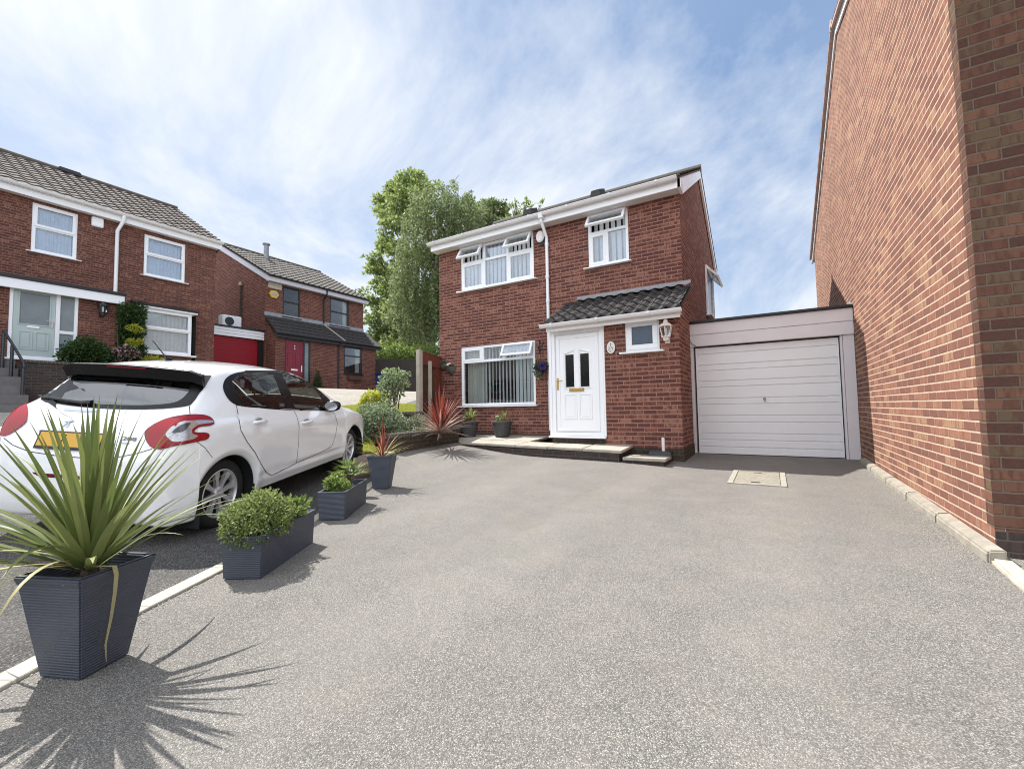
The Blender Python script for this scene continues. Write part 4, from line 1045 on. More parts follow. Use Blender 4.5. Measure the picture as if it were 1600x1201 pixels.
mb.add(vs, [(2*i, 2*i+1, 2*i+3, 2*i+2) for i in range(len(vs)//2-1)]); mb.build('roller_door', simple('crimson_roller_door', (.30, .008, .022), .45, .1), gr)
MB(fr2).box(gy1+.003, yG-.007, -.15, .0, z, gz[1]-.003).build('post', MAT['black_frame'], gr)
MB().box(-26.8, -26.6, 7, yG, z, gz[0]).build('rear_wall', MAT['brick_far'], gr)
pa = onX(362, 505, -21.6); za = gz[0]+.08
ac = thing('air_conditioner', 'white outdoor fan unit standing on the flat garage roof', 'fan unit', (-21.7, pa.y, za))
mb = MB(); mb.box(-21.95, -21.55, pa.y-.42, pa.y+.42, za+.05, za+.62); mb.build('case', MAT['upvc'], ac, bevel=.03)
mb = MB(); mb.lathe([(.20, -21.548), (.20, -21.54), (.05, -21.535)], (0, pa.y-.12, za+.34), 20, 'x'); mb.build('fan_grille', MAT['black_plastic'], ac)
for dy in (-.3, .3): MB().box(-21.9, -21.6, pa.y+dy-.03, pa.y+dy+.03, za, za+.05).build('foot', MAT['black_plastic'], ac)
# ================================================================ foliage helpers
def leaf_cloud(name, pts, size, mat, parent=None, out=None, aspect=.55, flat=.0, jitter=.35, droop=0.):
    """one small folded-free quad per leaf; pts (N,3) numpy"""
    n = len(pts); pts = np.asarray(pts, np.float32)
    d = RNG.normal(size=(n, 3)); d /= np.linalg.norm(d, axis=1)[:, None]
    if out is not None: d = d*.75+np.asarray(out)*.9
    d[:, 2] -= droop
    d /= np.linalg.norm(d, axis=1)[:, None]+1e-9
    u = RNG.normal(size=(n, 3)); u -= (u*d).sum(1)[:, None]*d; u /= np.linalg.norm(u, axis=1)[:, None]+1e-9
    s = size*(1+jitter*RNG.uniform(-1, 1, n))[:, None]
    a = pts; tip = pts+d*s; mid = pts+d*s*.5; w = u*s*aspect*.5
    nrm = np.cross(d, u)*s*.10
    V = np.stack([a, mid-w+nrm, tip, mid+w+nrm], 1).reshape(-1, 3)
    return fast_mesh(name, V, 4, np.arange(4*n, dtype=np.int32), mat, parent)
def lump_points(lumps, n, inner=.35):
    """points inside overlapping ellipsoids, denser towards the skin; lumps: (cx,cy,cz,rx,ry,rz)"""
    L = np.array(lumps, float); vol = (L[:, 3]*L[:, 4]*L[:, 5])**(2/3); pick = RNG.choice(len(L), n, p=vol/vol.sum())
    d = RNG.normal(size=(n, 3)); d /= np.linalg.norm(d, axis=1)[:, None]
    r = (inner+(1-inner)*RNG.uniform(0, 1, n)**.6)*(1+.10*RNG.normal(size=n))
    return L[pick, :3]+d*r[:, None]*L[pick, 3:], d
def ribbons(name, leaves, mat, parent=None, seg=9, matidx=None):
    """sword leaves: (base, azimuth, elevation, length, width, bend, twist) arching under their own weight, V-folded"""
    V = []; I = []; MI = []
    for li, (b, az, el, L, w, bend, tw) in enumerate(leaves):
        p = Vector(b); e = el; st = L/seg; n0 = len(V)
        side = Vector((-math.sin(az+tw), math.cos(az+tw), 0))
        for k in range(seg+1):
            f = k/seg
            ww = w*(.55+.45*min(1, f*5))*(1-f**2.6) if f < 1 else .0004
            d = Vector((math.cos(az)*math.cos(e), math.sin(az)*math.cos(e), math.sin(e)))
            nn = d.cross(side).normalized()
            V += [p-side*ww*.5+nn*ww*.14, p, p+side*ww*.5+nn*ww*.14]
            p = p+d*st; e -= bend/seg*(.35+1.3*f)
        for k in range(seg):
            a = n0+3*k; I += [a, a+1, a+4, a+3, a+1, a+2, a+5, a+4]
            if matidx is not None: MI += [matidx[li]]*2
    return fast_mesh(name, [tuple(v) for v in V], 4, I, mat, parent, smooth=True, matidx=MI if matidx is not None else None)
U = random.uniform
MAT['leaf_cord'] = strap_leaf('green_sword_leaf', (.095, .135, .035), (.33, .36, .13), .25)
MAT['leaf_dry'] = strap_leaf('dry_yellow_sword_leaf', (.42, .37, .16), (.60, .55, .30), .3)
MAT['leaf_red'] = strap_leaf('red_sword_leaf', (.17, .035, .028), (.33, .085, .055), .3)
MAT['leaf_pink'] = strap_leaf('faded_pink_sword_leaf', (.36, .23, .18), (.50, .36, .28), .3)
MAT['leaf_gold'] = strap_leaf('golden_grass_leaf', (.36, .32, .10), (.52, .44, .18), .35)
MAT['leaf_bush'] = leafmat('small_variegated_leaf', (.065, .105, .026), (.21, .27, .08), (.52, .53, .25), .35)
MAT['leaf_bright'] = leafmat('bright_green_leaf', (.085, .15, .028), (.21, .29, .07), (.42, .45, .16), .38)
MAT['leaf_dark'] = leafmat('dark_green_leaf', (.022, .05, .014), (.05, .10, .025), (.09, .14, .035), .3)
MAT['leaf_grey'] = leafmat('grey_green_leaf', (.075, .11, .055), (.22, .28, .15), (.62, .66, .52), .3)
MAT['leaf_var'] = leafmat('cream_edged_leaf', (.07, .13, .04), (.26, .32, .16), (.56, .57, .40), .35)
MAT['leaf_lime'] = leafmat('lime_yellow_leaf', (.26, .32, .03), (.46, .47, .06), (.58, .53, .10), .4)
MAT['leaf_tree'] = leafmat('broad_tree_leaf', (.15, .20, .06), (.24, .30, .10), (.36, .42, .17), .5)
MAT['leaf_birch'] = leafmat('birch_leaf', (.115, .155, .060), (.20, .245, .105), (.36, .40, .20), .45)
MAT['flower_white'] = simple('white_petal', (.80, .79, .74), .6, .05); MAT['flower_pink'] = simple('pink_petal', (.42, .20, .27), .6, .2, 30)
MAT['flower_blue'] = simple('violet_blue_petal', (.10, .085, .34), .6, .3, 30)
MAT['bark'] = simple('brown_bark', (.085, .062, .045), .9, .4, 14, .01, 30)
MAT['bark_white'] = simple('pale_birch_bark', (.36, .33, .29), .9, .5, 6, .006, 20)
def stem(name, parent, paths, mat=None):
    mb = MB()
    for p, r in paths: mb.tube(p, r, 6)
    return mb.build(name, mat or MAT['bark'], parent, smooth=True)

# ================================================================ planters
t = NT('slate_blue_ribbed_plastic'); v = t.obj(); sx = t.n('SeparateXYZ', {0: v})
zz = t.math('ADD', sx.outputs[2], t.math('MULTIPLY', t.noise(v, 13, 3), .006))
wv = t.math('SINE', t.math('MULTIPLY', zz, 2*PI/.0115))
hb = t.math('ADD', t.math('MULTIPLY', wv, t.noise(t.n('Mapping', {'Vector': v, 'Scale': (14, 14, 80)}).outputs[0], 1, 3)), t.math('MULTIPLY', t.noise(t.n('Mapping', {'Vector': v, 'Scale': (20, 20, 190)}).outputs[0], 1, 3), 1.4))
col = t.mix(t.noise(v, 9, 4), (.040, .048, .066), (.064, .074, .098))
MAT['planter'] = t.done(t.pbr(col, .55, t.bump(hb, .55, .004)))
def planter(name, bx, by, tx, ty, h, wall_=.018):
    """hollow tapered box, local origin at the middle of its foot"""
    root = thing(name, 'x', 'planter')
    def ringv(ax, ay, z): return [(-ax, -ay, z), (ax, -ay, z), (ax, ay, z), (-ax, ay, z)]
    def at(f, m=0.): return (bx+(tx-bx)*f)/2-m, (by+(ty-by)*f)/2-m
    R_ = [ringv(*at(0), 0), ringv(*at(.93), h*.93), ringv(*at(.945, -.004), h*.945), ringv(*at(1, -.005), h), ringv(*at(1, wall_), h), ringv(*at(.80, wall_), h*.80)]
    vs = [p for r_ in R_ for p in r_]
    fs = [(i*4+k, i*4+(k+1) % 4, i*4+4+(k+1) % 4, i*4+4+k) for i in range(5) for k in range(4)]+[(3, 2, 1, 0)]
    MB().add(vs, fs).build('body', MAT['planter'], root, local=True, recalc=False, bevel=.006, seg=2)
    ax, ay = at(.86, wall_-.002); n = 12; vs = []
    for i in range(n+1):
        for j in range(n+1):
            vs.append((-ax+2*ax*i/n, -ay+2*ay*j/n, h*.85+U(-.010, .010)))
    MB().add(vs, [(i*(n+1)+j, (i+1)*(n+1)+j, (i+1)*(n+1)+j+1, i*(n+1)+j+1) for i in range(n) for j in range(n)]).build('soil', MAT['soil'], root, local=True, recalc=False)
    return root
def place(o, x, y, rz, label, group):
    o.location = (x, y, T(x, y)+.001); o.rotation_euler = (0, 0, rz); tag(o, label, None, group); return o
tall = planter('planter', .19, .19, .305, .305, .415)
trough = planter('planter', .715, .235, .735, .255, .26)
GT, GR = 'tall tapered slate blue planters', 'long slate blue trough planters'
P1 = Vector((-2.500, .685)); P2 = Vector((-3.076, 1.812)); P3 = Vector((-3.79, 2.965))
q = [G(579, 764), G(606.5, 764.5), G(611.7, 760)]; P4 = ((q[0]+q[1])/2+Vector((-.045, .09, 0))).xy
a1 = math.atan2(.19, -.08)-PI/2
place(tall, P1.x, P1.y, a1, 'tall slate blue planter in the left foreground holding the big green cordyline', GT)
place(copy_tree(tall), P4.x, P4.y, math.atan2(.86, -.55)-PI/2, 'tall slate blue planter at the far end of the planter row, with the red cordyline', GT)
place(trough, P2.x, P2.y, math.atan2(.623, -.372), 'slate blue trough planter nearest the viewer, filled by a dense rounded bush', GR)
place(copy_tree(trough), P3.x, P3.y, math.atan2(.812, -.548), 'slate blue trough planter holding a small fan palm and a low shrub', GR)

# big green cordyline
zt = T(P1.x, P1.y)+.352
cp = thing('cordyline_plant', 'big green spiky cordyline in the foreground planter, some leaves dry and yellow', 'cordyline', (P1.x, P1.y, zt))
B0 = Vector((P1.x, P1.y, zt))
stem('stem', cp, [([B0-Vector((0, 0, .03)), B0+Vector((.004, 0, .05)), B0+Vector((0, 0, .11))], [.032, .030, .022])])
lv = []; mi = []
for k in range(84):
    f = k/84; az = k*2.39996+U(-.2, .2); el = R(88-62*f**1.1)+U(-.1, .1)
    L = U(.54, .68)*(1.04 if f < .35 else 1.0); b = B0+Vector((math.cos(az)*.018, math.sin(az)*.018, .10-.07*f))
    lv.append((b, az, el, L, U(.027, .037), .08+.42*f*f+U(0, .12)+(U(.5, 1.1) if k % 11 == 5 else 0), U(-.3, .3))); mi.append(0)
for k in range(9):
    az = U(0, 6.28); lv.append((B0+Vector((0, 0, .05)), az, R(U(18, 40)), U(.42, .58), .021, U(.9, 1.9), U(-.2, .2))); mi.append(1)
# one dry leaf folds over the front rim, one reaches right across the drive
lv.append((B0+Vector((.03, -.03, .02)), math.atan2(-.62, .78), R(24), .14, .026, .9, 0)); mi.append(1)
lv.append((B0+Vector((.0, .01, .05)), math.atan2(.90, .43), R(34), .64, .014, .75, 0)); mi.append(1)
ribbons('leaves', lv, [MAT['leaf_cord'], MAT['leaf_dry']], cp, matidx=mi, seg=11)
hang = onX(165, 893, P1.x+.14)
def ribbon_path(name, pts, w, mat, parent, side):
    V = []; I = []; n = len(pts); s = Vector(side)
    for k, p in enumerate(pts):
        f = k/(n-1); ww = w*(1-f**3*.9); V += [tuple(Vector(p)-s*ww/2), tuple(Vector(p)+s*ww/2)]
    for k in range(n-1): I += [2*k, 2*k+1, 2*k+3, 2*k+2]
    fast_mesh(name, V, 4, I, mat, parent, smooth=True)
out = Vector((.92, .39, 0)).normalized(); rim = B0+out*.150+Vector((-.39, .92, 0))*-.035+Vector((0, 0, .068))
path = [B0+Vector((.03, -.01, .05)), B0+Vector((.085, -.035, .078)), rim+out*.012+Vector((0, 0, .004)), rim+out*.022-Vector((0, 0, .03)), rim+out*.018-Vector((0, 0, .10)), rim+out*.004-Vector((0, 0, .20)), rim-out*.018-Vector((.0, 0, .31)), rim-out*.012-Vector((0, 0, .375))]
ribbon_path('hanging_leaf', path, .021, MAT['leaf_dry'], cp, (-.36, .86, 0))

# red cordyline in the far tall planter
zt = T(P4.x, P4.y)+.352
c4 = thing('cordyline_plant', 'small red cordyline with golden lower leaves in the far tall planter', 'cordyline', (P4.x, P4.y, zt)); B0 = Vector((P4.x, P4.y, zt))
lv = []; mi = []
for k in range(11):
    az = k*2.4; f = k/11; lv.append((B0+Vector((0, 0, .02)), az, R(84-42*f)+U(-.08, .08), U(.42, .62)*(1-.2*f), .019, .1+.3*f, 0)); mi.append(0)
for k in range(34):
    az = U(0, 6.28); lv.append((B0+Vector((0, 0, .02)), az, R(U(15, 60)), U(.34, .52), .012, U(.2, .9), 0)); mi.append(1)
for k in range(5):
    az = U(0, 6.28); lv.append((B0, az, R(U(15, 35)), U(.2, .3), .02, U(.8, 1.4), 0)); mi.append(2)
ribbons('leaves', lv, [MAT['leaf_red'], MAT['leaf_gold'], MAT['leaf_pink']], c4, matidx=mi)
stem('stem', c4, [([B0-Vector((0, 0, .04)), B0+Vector((0, 0, .06))], [.02, .014])])

# bush and light shrub in the near trough
def along(P, ang, s, w=0.): return Vector((P.x+math.cos(ang)*s-math.sin(ang)*w, P.y+math.sin(ang)*s+math.cos(ang)*w))
A2 = math.atan2(.623, -.372); zt = T(P2.x, P2.y)+.225
c = along(P2, A2, -.12, .015)
b2 = thing('bush', 'dense rounded small-leaved bush in the nearest trough planter', 'bush', (c.x, c.y, zt))
lm = [(c.x, c.y, zt+.115, .19, .18, .145)]
for s, w, z, r_ in ((-.17, .03, .07, .12), (.13, -.02, .09, .12), (-.05, -.09, .08, .12), (.0, .09, .12, .12), (-.13, .10, .14, .09), (.05, .02, .17, .12), (-.20, -.06, .03, .09), (.17, .07, .05, .09)):
    p = along(c, A2, s, w); lm.append((p.x, p.y, zt+z, r_, r_, r_*.9))
pts, o = lump_points(lm, 7600, .70); leaf_cloud('leaves', pts, .021, MAT['leaf_bush'], b2, out=o, aspect=.62)
stem('stems', b2, [([(c.x+U(-.03, .03), c.y+U(-.03, .03), zt-.03), (c.x+U(-.12, .12), c.y+U(-.12, .12), zt+.16)], [.008, .003]) for _ in range(14)])
c = along(P2, A2, .135, -.01)
b2 = thing('shrub', 'pale broad-leaved shrub beside the dense bush in the nearest trough planter', 'shrub', (c.x, c.y, zt))
lm = [(c.x, c.y, zt+.07, .10, .09, .09)]+[(c.x+U(-.09, .09), c.y+U(-.09, .09), zt+U(.05, .13), .05, .05, .05) for _ in range(6)]
p = along(P2, A2, .24, -.07); lm.append((p.x, p.y, zt+.03, .05, .05, .03))
pts, o = lump_points(lm, 520, .3); leaf_cloud('leaves', pts, .045, MAT['leaf_bright'], b2, out=o, aspect=.55)
stem('stems', b2, [([(c.x, c.y, zt-.03), (c.x+U(-.08, .08), c.y+U(-.08, .08), zt+.13)], [.005, .002]) for _ in range(7)])
# fan palm and low shrub in the far trough
A3 = math.atan2(.812, -.548); zt = T(P3.x, P3.y)+.225
c = along(P3, A3, .17, .0)
pm = thing('fan_palm', 'little fan palm with splayed narrow leaves in the farther trough planter', 'palm', (c.x, c.y, zt)); lv = []; stems = []
for k in range(15):
    az = k*2.4; el = R(U(25, 80)); Ls = U(.10, .17); d = Vector((math.cos(az)*math.cos(el), math.sin(az)*math.cos(el), math.sin(el))); b = Vector((c.x, c.y, zt+.05)); e = b+d*Ls
    stems.append(([b, e], [.004, .003]))
    for j in range(9): lv.append((e, az+(j-4)*.24, el*.55+U(-.1, .2), U(.11, .17), .012, U(.3, .9), 0))
ribbons('leaves', lv, MAT['leaf_bright'], pm, seg=5); stem('stems', pm, stems+[([(c.x, c.y, zt-.04), (c.x, c.y, zt+.07)], [.03, .022])])
c = along(P3, A3, -.17, .0)
b3 = thing('shrub', 'low mottled shrub next to the fan palm in the farther trough planter', 'shrub', (c.x, c.y, zt))
lm = [(c.x, c.y, zt+.05, .11, .10, .07)]+[(c.x+U(-.08, .08), c.y+U(-.08, .08), zt+U(.04, .13), .05, .05, .045) for _ in range(6)]
pts, o = lump_points(lm, 900, .3); leaf_cloud('leaves', pts, .032, MAT['leaf_bright'], b3, out=o, aspect=.6)
# boulder beside the trough
rp = G(566, 745); rk = MB(); n = 14; vs = []
for i in range(n+1):
    for j in range(2*n):
        th = PI*i/n; ph = PI*j/n; d = Vector((math.sin(th)*math.cos(ph), math.sin(th)*math.sin(ph), math.cos(th)))
        r_ = .165*(1+.10*math.sin(3.1*d.x+1)+.08*math.sin(4.3*d.y+2.2*d.z)); vs.append((rp.x-.05+d.x*r_*1.1, rp.y+.05+d.y*r_, T(rp.x, rp.y)+.12+d.z*r_*.95))
rk.add(vs, [(i*2*n+j, (i+1)*2*n+j, (i+1)*2*n+(j+1) % (2*n), i*2*n+(j+1) % (2*n)) for i in range(n) for j in range(2*n)])
tag(rk.build('boulder', simple('brown_stone', (.20, .15, .12), .9, .35, 8, .01, 20), smooth=True), 'rounded brown boulder between the front car wheel and the far planters', 'boulder')

# ================================================================ raised brick bed by the terrace
q0, q1 = onZ(617, 715, .2), onZ(717, 700, .2)
dv = (q1-q0); Lb = dv.length; ab_ = math.atan2(dv.y, dv.x)
bw = thing('bed_wall', 'low brick garden bed wall with bricks on edge on top, left of the terrace', 'garden wall', (q0.x, q0.y, T(q0.x, q0.y)-.02), ab_)
hB = .30
MB().box(0, Lb, 0, .20, -.1, hB).box(0, .2, .2, .35, -.1, hB).build('wall', MAT['brick_plinth'], bw, local=True)
MB().box(-.01, Lb-.22, -.012, .21, hB+.001, hB+.075).build('coping', MAT['soldier'], bw, local=True, bevel=.006)
MB().box(Lb-.21, Lb+.01, -.014, .22, hB+.001, hB+.21).build('end_pier', MAT['brick_dark'], bw, local=True, bevel=.006)
MB().box(-.28, -.02, -.03, .20, -.1, .065).build('kerb_stone', MAT['concrete'], bw, local=True, bevel=.012)
bz = T(q0.x, q0.y)+.27
sheet('bed_soil', [(q0.x-.22, q0.y+.0), (q1.x-.15, q1.y+.05), (q1.x-.6, q1.y+1.2), (-7.3, 8.7), (-7.0, 6.6), (-6.6, 5.8)], MAT['soil'], 0, .2, lambda x, y: bz+.02*math.sin(7*x)*math.cos(6*y))
# red cordyline in the bed
c = onZ(688, 679, bz+.02); c = Vector((c.x, c.y, bz))
rc = thing('cordyline_plant', 'wide red cordyline with faded pink outer leaves in the brick bed', 'cordyline', tuple(c)); lv = []; mi = []
for k in range(74):
    f = k/74; az = k*2.39996; lv.append((c+Vector((0, 0, .10-.05*f)), az, R(84-68*f)+U(-.1, .1), U(.74, .96)*(1-.1*f), U(.036, .045), .1+.4*f, 0)); mi.append(0 if f < .62 else 1)
for k in range(20):
    lv.append((c+Vector((0, 0, .03)), U(0, 6.28), R(U(5, 30)), U(.52, .78), .032, U(.3, 1.0), 0)); mi.append(1)
ribbons('leaves', lv, [MAT['leaf_red'], MAT['leaf_pink']], rc, matidx=mi); stem('stem', rc, [([c-Vector((0, 0, .05)), c+Vector((0, 0, .12))], [.04, .03])])
def shrub(name, label, cat, c, lm, n, size, mat, aspect=.55, inner=.3, stems=6, par=None, group=None):
    t = thing(name, label, cat, tuple(c), 0, group); pts, o = lump_points(lm, n, inner); leaf_cloud('leaves', pts, size, mat, t, out=o, aspect=aspect)
    if stems:
        top = max(l[2] for l in lm)
        stem('stems', t, [([(c[0]+U(-.03, .03), c[1]+U(-.03, .03), c[2]-.03), (c[0]+U(-.5, .5)*lm[0][3], c[1]+U(-.5, .5)*lm[0][4], top)], [.012, .004]) for _ in range(stems)])
    return t
p = onZ(655, 680, bz); shrub('bed_weed', 'low pale leafy plant spilling at the left end of the brick bed', 'plant', (p.x, p.y, bz), [(p.x, p.y, bz+.06, .22, .22, .08), (p.x-.2, p.y-.25, bz+.05, .15, .15, .07)], 500, .05, MAT['leaf_grey'], stems=0)

# ================================================================ lawns, low garden wall and shrubs
RW0, RW1 = Vector((-8.15, 5.75)), Vector((-6.75, 7.35))
dw = (RW1-RW0); Lw = dw.length; aw = math.atan2(dw.y, dw.x)
zw = 1.04+(-7/679)*9.3
gw_ = thing('garden_wall', 'low dark brick retaining wall between the lower and upper lawns', 'garden wall', (RW0.x, RW0.y, .2), aw)
MB().box(0, Lw, 0, .2, -.1, zw-.2).build('wall', MAT['brick_dark'], gw_, local=True)
MB().box(-.02, Lw+.02, -.02, .22, zw-.199, zw-.14).build('coping', MAT['soldier'], gw_, local=True, bevel=.006)
def grass(name, outline, zf, n, h, base=None):
    sheet('lawn', outline, MAT['grass_base'], .008, .3, zf)
    xs = [p[0] for p in outline]; ys = [p[1] for p in outline]; P = []
    def inside(x, y):
        r_ = False; m = len(outline)
        for i in range(m):
            (x0, y0), (x1, y1) = outline[i], outline[(i+1) % m]
            if (y0 > y) != (y1 > y) and x < (x1-x0)*(y-y0)/(y1-y0)+x0: r_ = not r_
        return r_
    while len(P) < n:
        x, y = U(min(xs), max(xs)), U(min(ys), max(ys))
        if inside(x, y): P.append((x, y, zf(x, y)+.004))
    P = np.array(P); az = RNG.uniform(0, 2*PI, n); w = .006; hh = h*RNG.uniform(.5, 1.2, n); ln = RNG.normal(0, .45, (n, 2))*hh[:, None]
    sd = np.stack([np.cos(az)*w, np.sin(az)*w, 0*az], 1); tip = P+np.concatenate([ln, hh[:, None]], 1)
    V = np.stack([P-sd, P+sd, tip], 1).reshape(-1, 3)
    tag(fast_mesh(name, V, 3, np.arange(3*n, dtype=np.int32), MAT['blade']), 'short sunlit lawn grass', 'grass', kind='stuff')
MAT['blade'] = leafmat('grass_blade', (.22, .26, .035), (.36, .38, .06), (.50, .48, .12), .45)
low = [(-5.95, 5.45), (-6.62, 5.75), (-6.95, 6.75), (-7.9, 5.65), (-9.0, 4.4), (-7.5, 4.6), (-6.4, 5.0)]
grass('grass', low, lambda x, y: T(x, y)+.03, 26000, .05)
def zup(x, y):
    d = ((Vector((x, y))-RW0).dot(Vector((-dw.y, dw.x)).normalized())); return zw-.02+.062*max(0, d-.2)+.0
nw = Vector((-dw.y, dw.x)).normalized()
upo = [RW0+nw*.19, RW1+nw*.19, Vector((-7.6, 9.2)), Vector((-8.6, 11.5)), Vector((-11.6, 10.4)), Vector((-11.2, 6.6)), Vector((-9.6, 5.2))]
grass('grass', [tuple(p) for p in upo], zup, 30000, .05)
mb = MB(); m = len(upo)
for i in range(m):
    a, b = upo[i], upo[(i+1) % m]
    mb.add([(a.x, a.y, -.2), (b.x, b.y, -.2), (b.x, b.y, zup(b.x, b.y)+.006), (a.x, a.y, zup(a.x, a.y)+.006)], [(0, 1, 2, 3)])
tag(mb.build('lawn_bank', MAT['concrete'], recalc=False), kind='structure')
def gpt(px, py, d): return atD(px, py, d)
p = gpt(592, 690, 8.9); z = T(p.x, p.y)
c = (p.x, p.y, z)
lm = []
for px, py, r_ in ((575, 655, .30), (600, 650, .30), (590, 670, .28), (560, 660, .22), (618, 660, .22), (605, 675, .25), (570, 675, .25), (590, 642, .2), (575, 640, .16)):
    w = gpt(px, py, 8.75+U(-.15, .2)); lm.append((w.x, w.y, w.z, r_, r_, r_*.85))
shrub('shrub', 'spreading grey-green shrub in front of the low dark garden wall', 'shrub', c, lm, 5200, .060, MAT['leaf_grey'], .4, .35, 10)
lm = []
for px, py, r_ in ((640, 668, .20), (652, 660, .17), (630, 675, .18), (648, 678, .18)):
    w = gpt(px, py, 9.0); lm.append((w.x, w.y, w.z, r_, r_, r_*.9))
w = gpt(643, 690, 9.0); shrub('shrub', 'small shrub between the grey-green shrub and the red cordyline', 'shrub', (w.x, w.y, T(w.x, w.y)), lm, 1500, .05, MAT['leaf_grey'], .45, .3, 6)
# tall stemmed variegated shrub
b = gpt(612, 648, 9.9); b.z = zup(b.x, b.y)
sv = thing('shrub', 'tall cream-leaved shrub with bare lower stems on the upper lawn', 'shrub', tuple(b)); lm = []
for px, py, r_ in ((612, 590, .16), (602, 592, .14), (622, 588, .15), (630, 596, .12), (598, 604, .12), (618, 604, .16), (608, 580, .09), (632, 586, .08), (606, 615, .12), (622, 614, .13), (612, 625, .10)):
    w = gpt(px, py, 9.9+U(-.15, .15)); lm.append((w.x, w.y, w.z, r_, r_, r_))
pts, o = lump_points(lm, 1050, .25); leaf_cloud('leaves', pts, .080, MAT['leaf_var'], sv, out=o, aspect=.5)
stem('stems', sv, [([b+Vector((U(-.1, .1), U(-.1, .1), -.05)), Vector(b).lerp(Vector(l[:3]), .6)+Vector((U(-.05, .05), 0, 0)), Vector(l[:3])], [.016, .012, .005]) for l in lm])
p = gpt(583, 632, 12.5); lm = []
for px, py, r_ in ((580, 622, .24), (592, 618, .20), (575, 628, .2), (600, 624, .18), (568, 630, .15)):
    w = gpt(px, py, 12.4); lm.append((w.x, w.y, w.z, r_, r_, r_*.9))
p.z = T(p.x, p.y) if True else 0
shrub('shrub', 'rounded lime yellow shrub at the far edge of the upper lawn', 'shrub', tuple(p), lm, 1800, .07, MAT['leaf_lime'], .5, .3, 5)

# fence between the two front gardens
f0 = Vector((-6.98, 7.50, 0)); f1 = Vector((XL-.02, YM+.1, 0))
fn = thing('garden_fence', 'red-brown wooden fence panel with grey posts beside the left corner of the main house', 'fence', (f0.x, f0.y, .4))
ztp = onX(662, 551, -7.1).z
d = (f1-f0); Lf = d.length; d.normalize(); nn = Vector((-d.y, d.x, 0))
def plank(mb, s0, s1, o0, o1, z0, z1):
    a = f0+d*s0; b = f0+d*s1
    mb.add([(a.x+nn.x*o0, a.y+nn.y*o0, z0), (b.x+nn.x*o0, b.y+nn.y*o0, z0), (b.x+nn.x*o1, b.y+nn.y*o1, z0), (a.x+nn.x*o1, a.y+nn.y*o1, z0),
            (a.x+nn.x*o0, a.y+nn.y*o0, z1), (b.x+nn.x*o0, b.y+nn.y*o0, z1), (b.x+nn.x*o1, b.y+nn.y*o1, z1), (a.x+nn.x*o1, a.y+nn.y*o1, z1)],
           [(0, 3, 2, 1), (4, 5, 6, 7), (0, 1, 5, 4), (1, 2, 6, 5), (2, 3, 7, 6), (3, 0, 4, 7)])
mb = MB(); s = .07; k = 0
while s < Lf: plank(mb, s, min(Lf, s+.135), -.010+.006*(k % 2), .008+.006*(k % 2), .35, ztp-.03+U(-.006, .006)); s += .128; k += 1
mb.build('boards', MAT['fence_brown'], fn)
mb = MB(); plank(mb, .05, Lf, -.045, -.011, ztp-.30, ztp-.02); plank(mb, .05, Lf, -.05, .03, ztp-.018, ztp+.012); plank(mb, Lf*.62, Lf, -.04, -.012, .4, ztp-.31); mb.build('rail', MAT['fence_red'], fn)
mb = MB(); mb.box(f0.x-.06, f0.x+.06, f0.y-.06, f0.y+.06, .2, ztp+.03); mb.build('post', MAT['post_grey'], fn, bevel=.015)
zp = onX(672, 564, -6.9).z; q = onX(672, 600, -6.9)
mb = MB(); mb.box(q.x-.035, q.x+.035, q.y-.035, q.y+.035, .2, zp); mb.build('post', MAT['post_grey'], fn, bevel=.01)
q = onX(680, 610, -7.1); mb = MB(); mb.box(q.x-.02, q.x+.02, q.y-.02, q.y+.02, .2, q.z); mb.build('post', MAT['fence_brown'], fn)
# far dark fence
a, b = atD(587, 590, 25.6), atD(720, 590, 23.4)
ff = thing('fence', 'tall dark stained board fence behind the upper lawn and road', 'fence', (a.x, a.y, 1.8))
za, zb = atD(589, 561, 25.6).z, atD(656, 562, 24.4).z
mb = MB(); d = (b-a); d.z = 0; Lf = d.length; d.normalize(); nn = Vector((-d.y, d.x, 0)); k = 0; s = 0
f0 = Vector((a.x, a.y, 0))
while s < Lf: plank(mb, s, s+.145, -.012+.010*(k % 2), .004+.010*(k % 2), 1.2, za+(zb-za)*s/Lf*1.6+U(-.008, .008)); s += .135; k += 1
mb.build('boards', MAT['fence_dark'], ff)
mb = MB(); plank(mb, 0, Lf, -.05, -.014, 3.0, 3.08); plank(mb, 0, Lf, -.05, -.014, 2.1, 2.18); mb.build('rail', MAT['fence_dark'], ff)
# blue wheelie bin
p = atD(598, 607, 24.3); zb_ = T(p.x, p.y); ztop = atD(598, 582.5, 24.3).z
MAT['bin_blue'] = simple('blue_bin_plastic', (.012, .022, .13), .45, .1)
wb = thing('wheelie_bin', 'blue wheelie bin at the right corner of the far house', 'bin', (p.x, p.y, zb_)); hB = ztop-zb_
mb = MB(); mb.prism([(p.x-.23, p.y-.26, zb_+.08), (p.x+.23, p.y-.26, zb_+.08), (p.x+.29, p.y-.30, zb_+hB*.9), (p.x-.29, p.y-.30, zb_+hB*.9)], (0, .56, 0)); mb.build('body', MAT['bin_blue'], wb, bevel=.03)
mb = MB(); mb.prism([(p.x-.32, p.y-.33, zb_+hB*.905), (p.x+.32, p.y-.33, zb_+hB*.905), (p.x+.30, p.y-.33, zb_+hB), (p.x-.30, p.y-.33, zb_+hB)], (0, .64, 0)); mb.build('lid', MAT['bin_blue'], wb, bevel=.02)
for s in (-.24, .24): mb = MB(); mb.lathe([(.10, -.03), (.10, .03)], (p.x+s, p.y+.28, zb_+.10), 16, 'x'); mb.build('wheel', MAT['black_plastic'], wb)

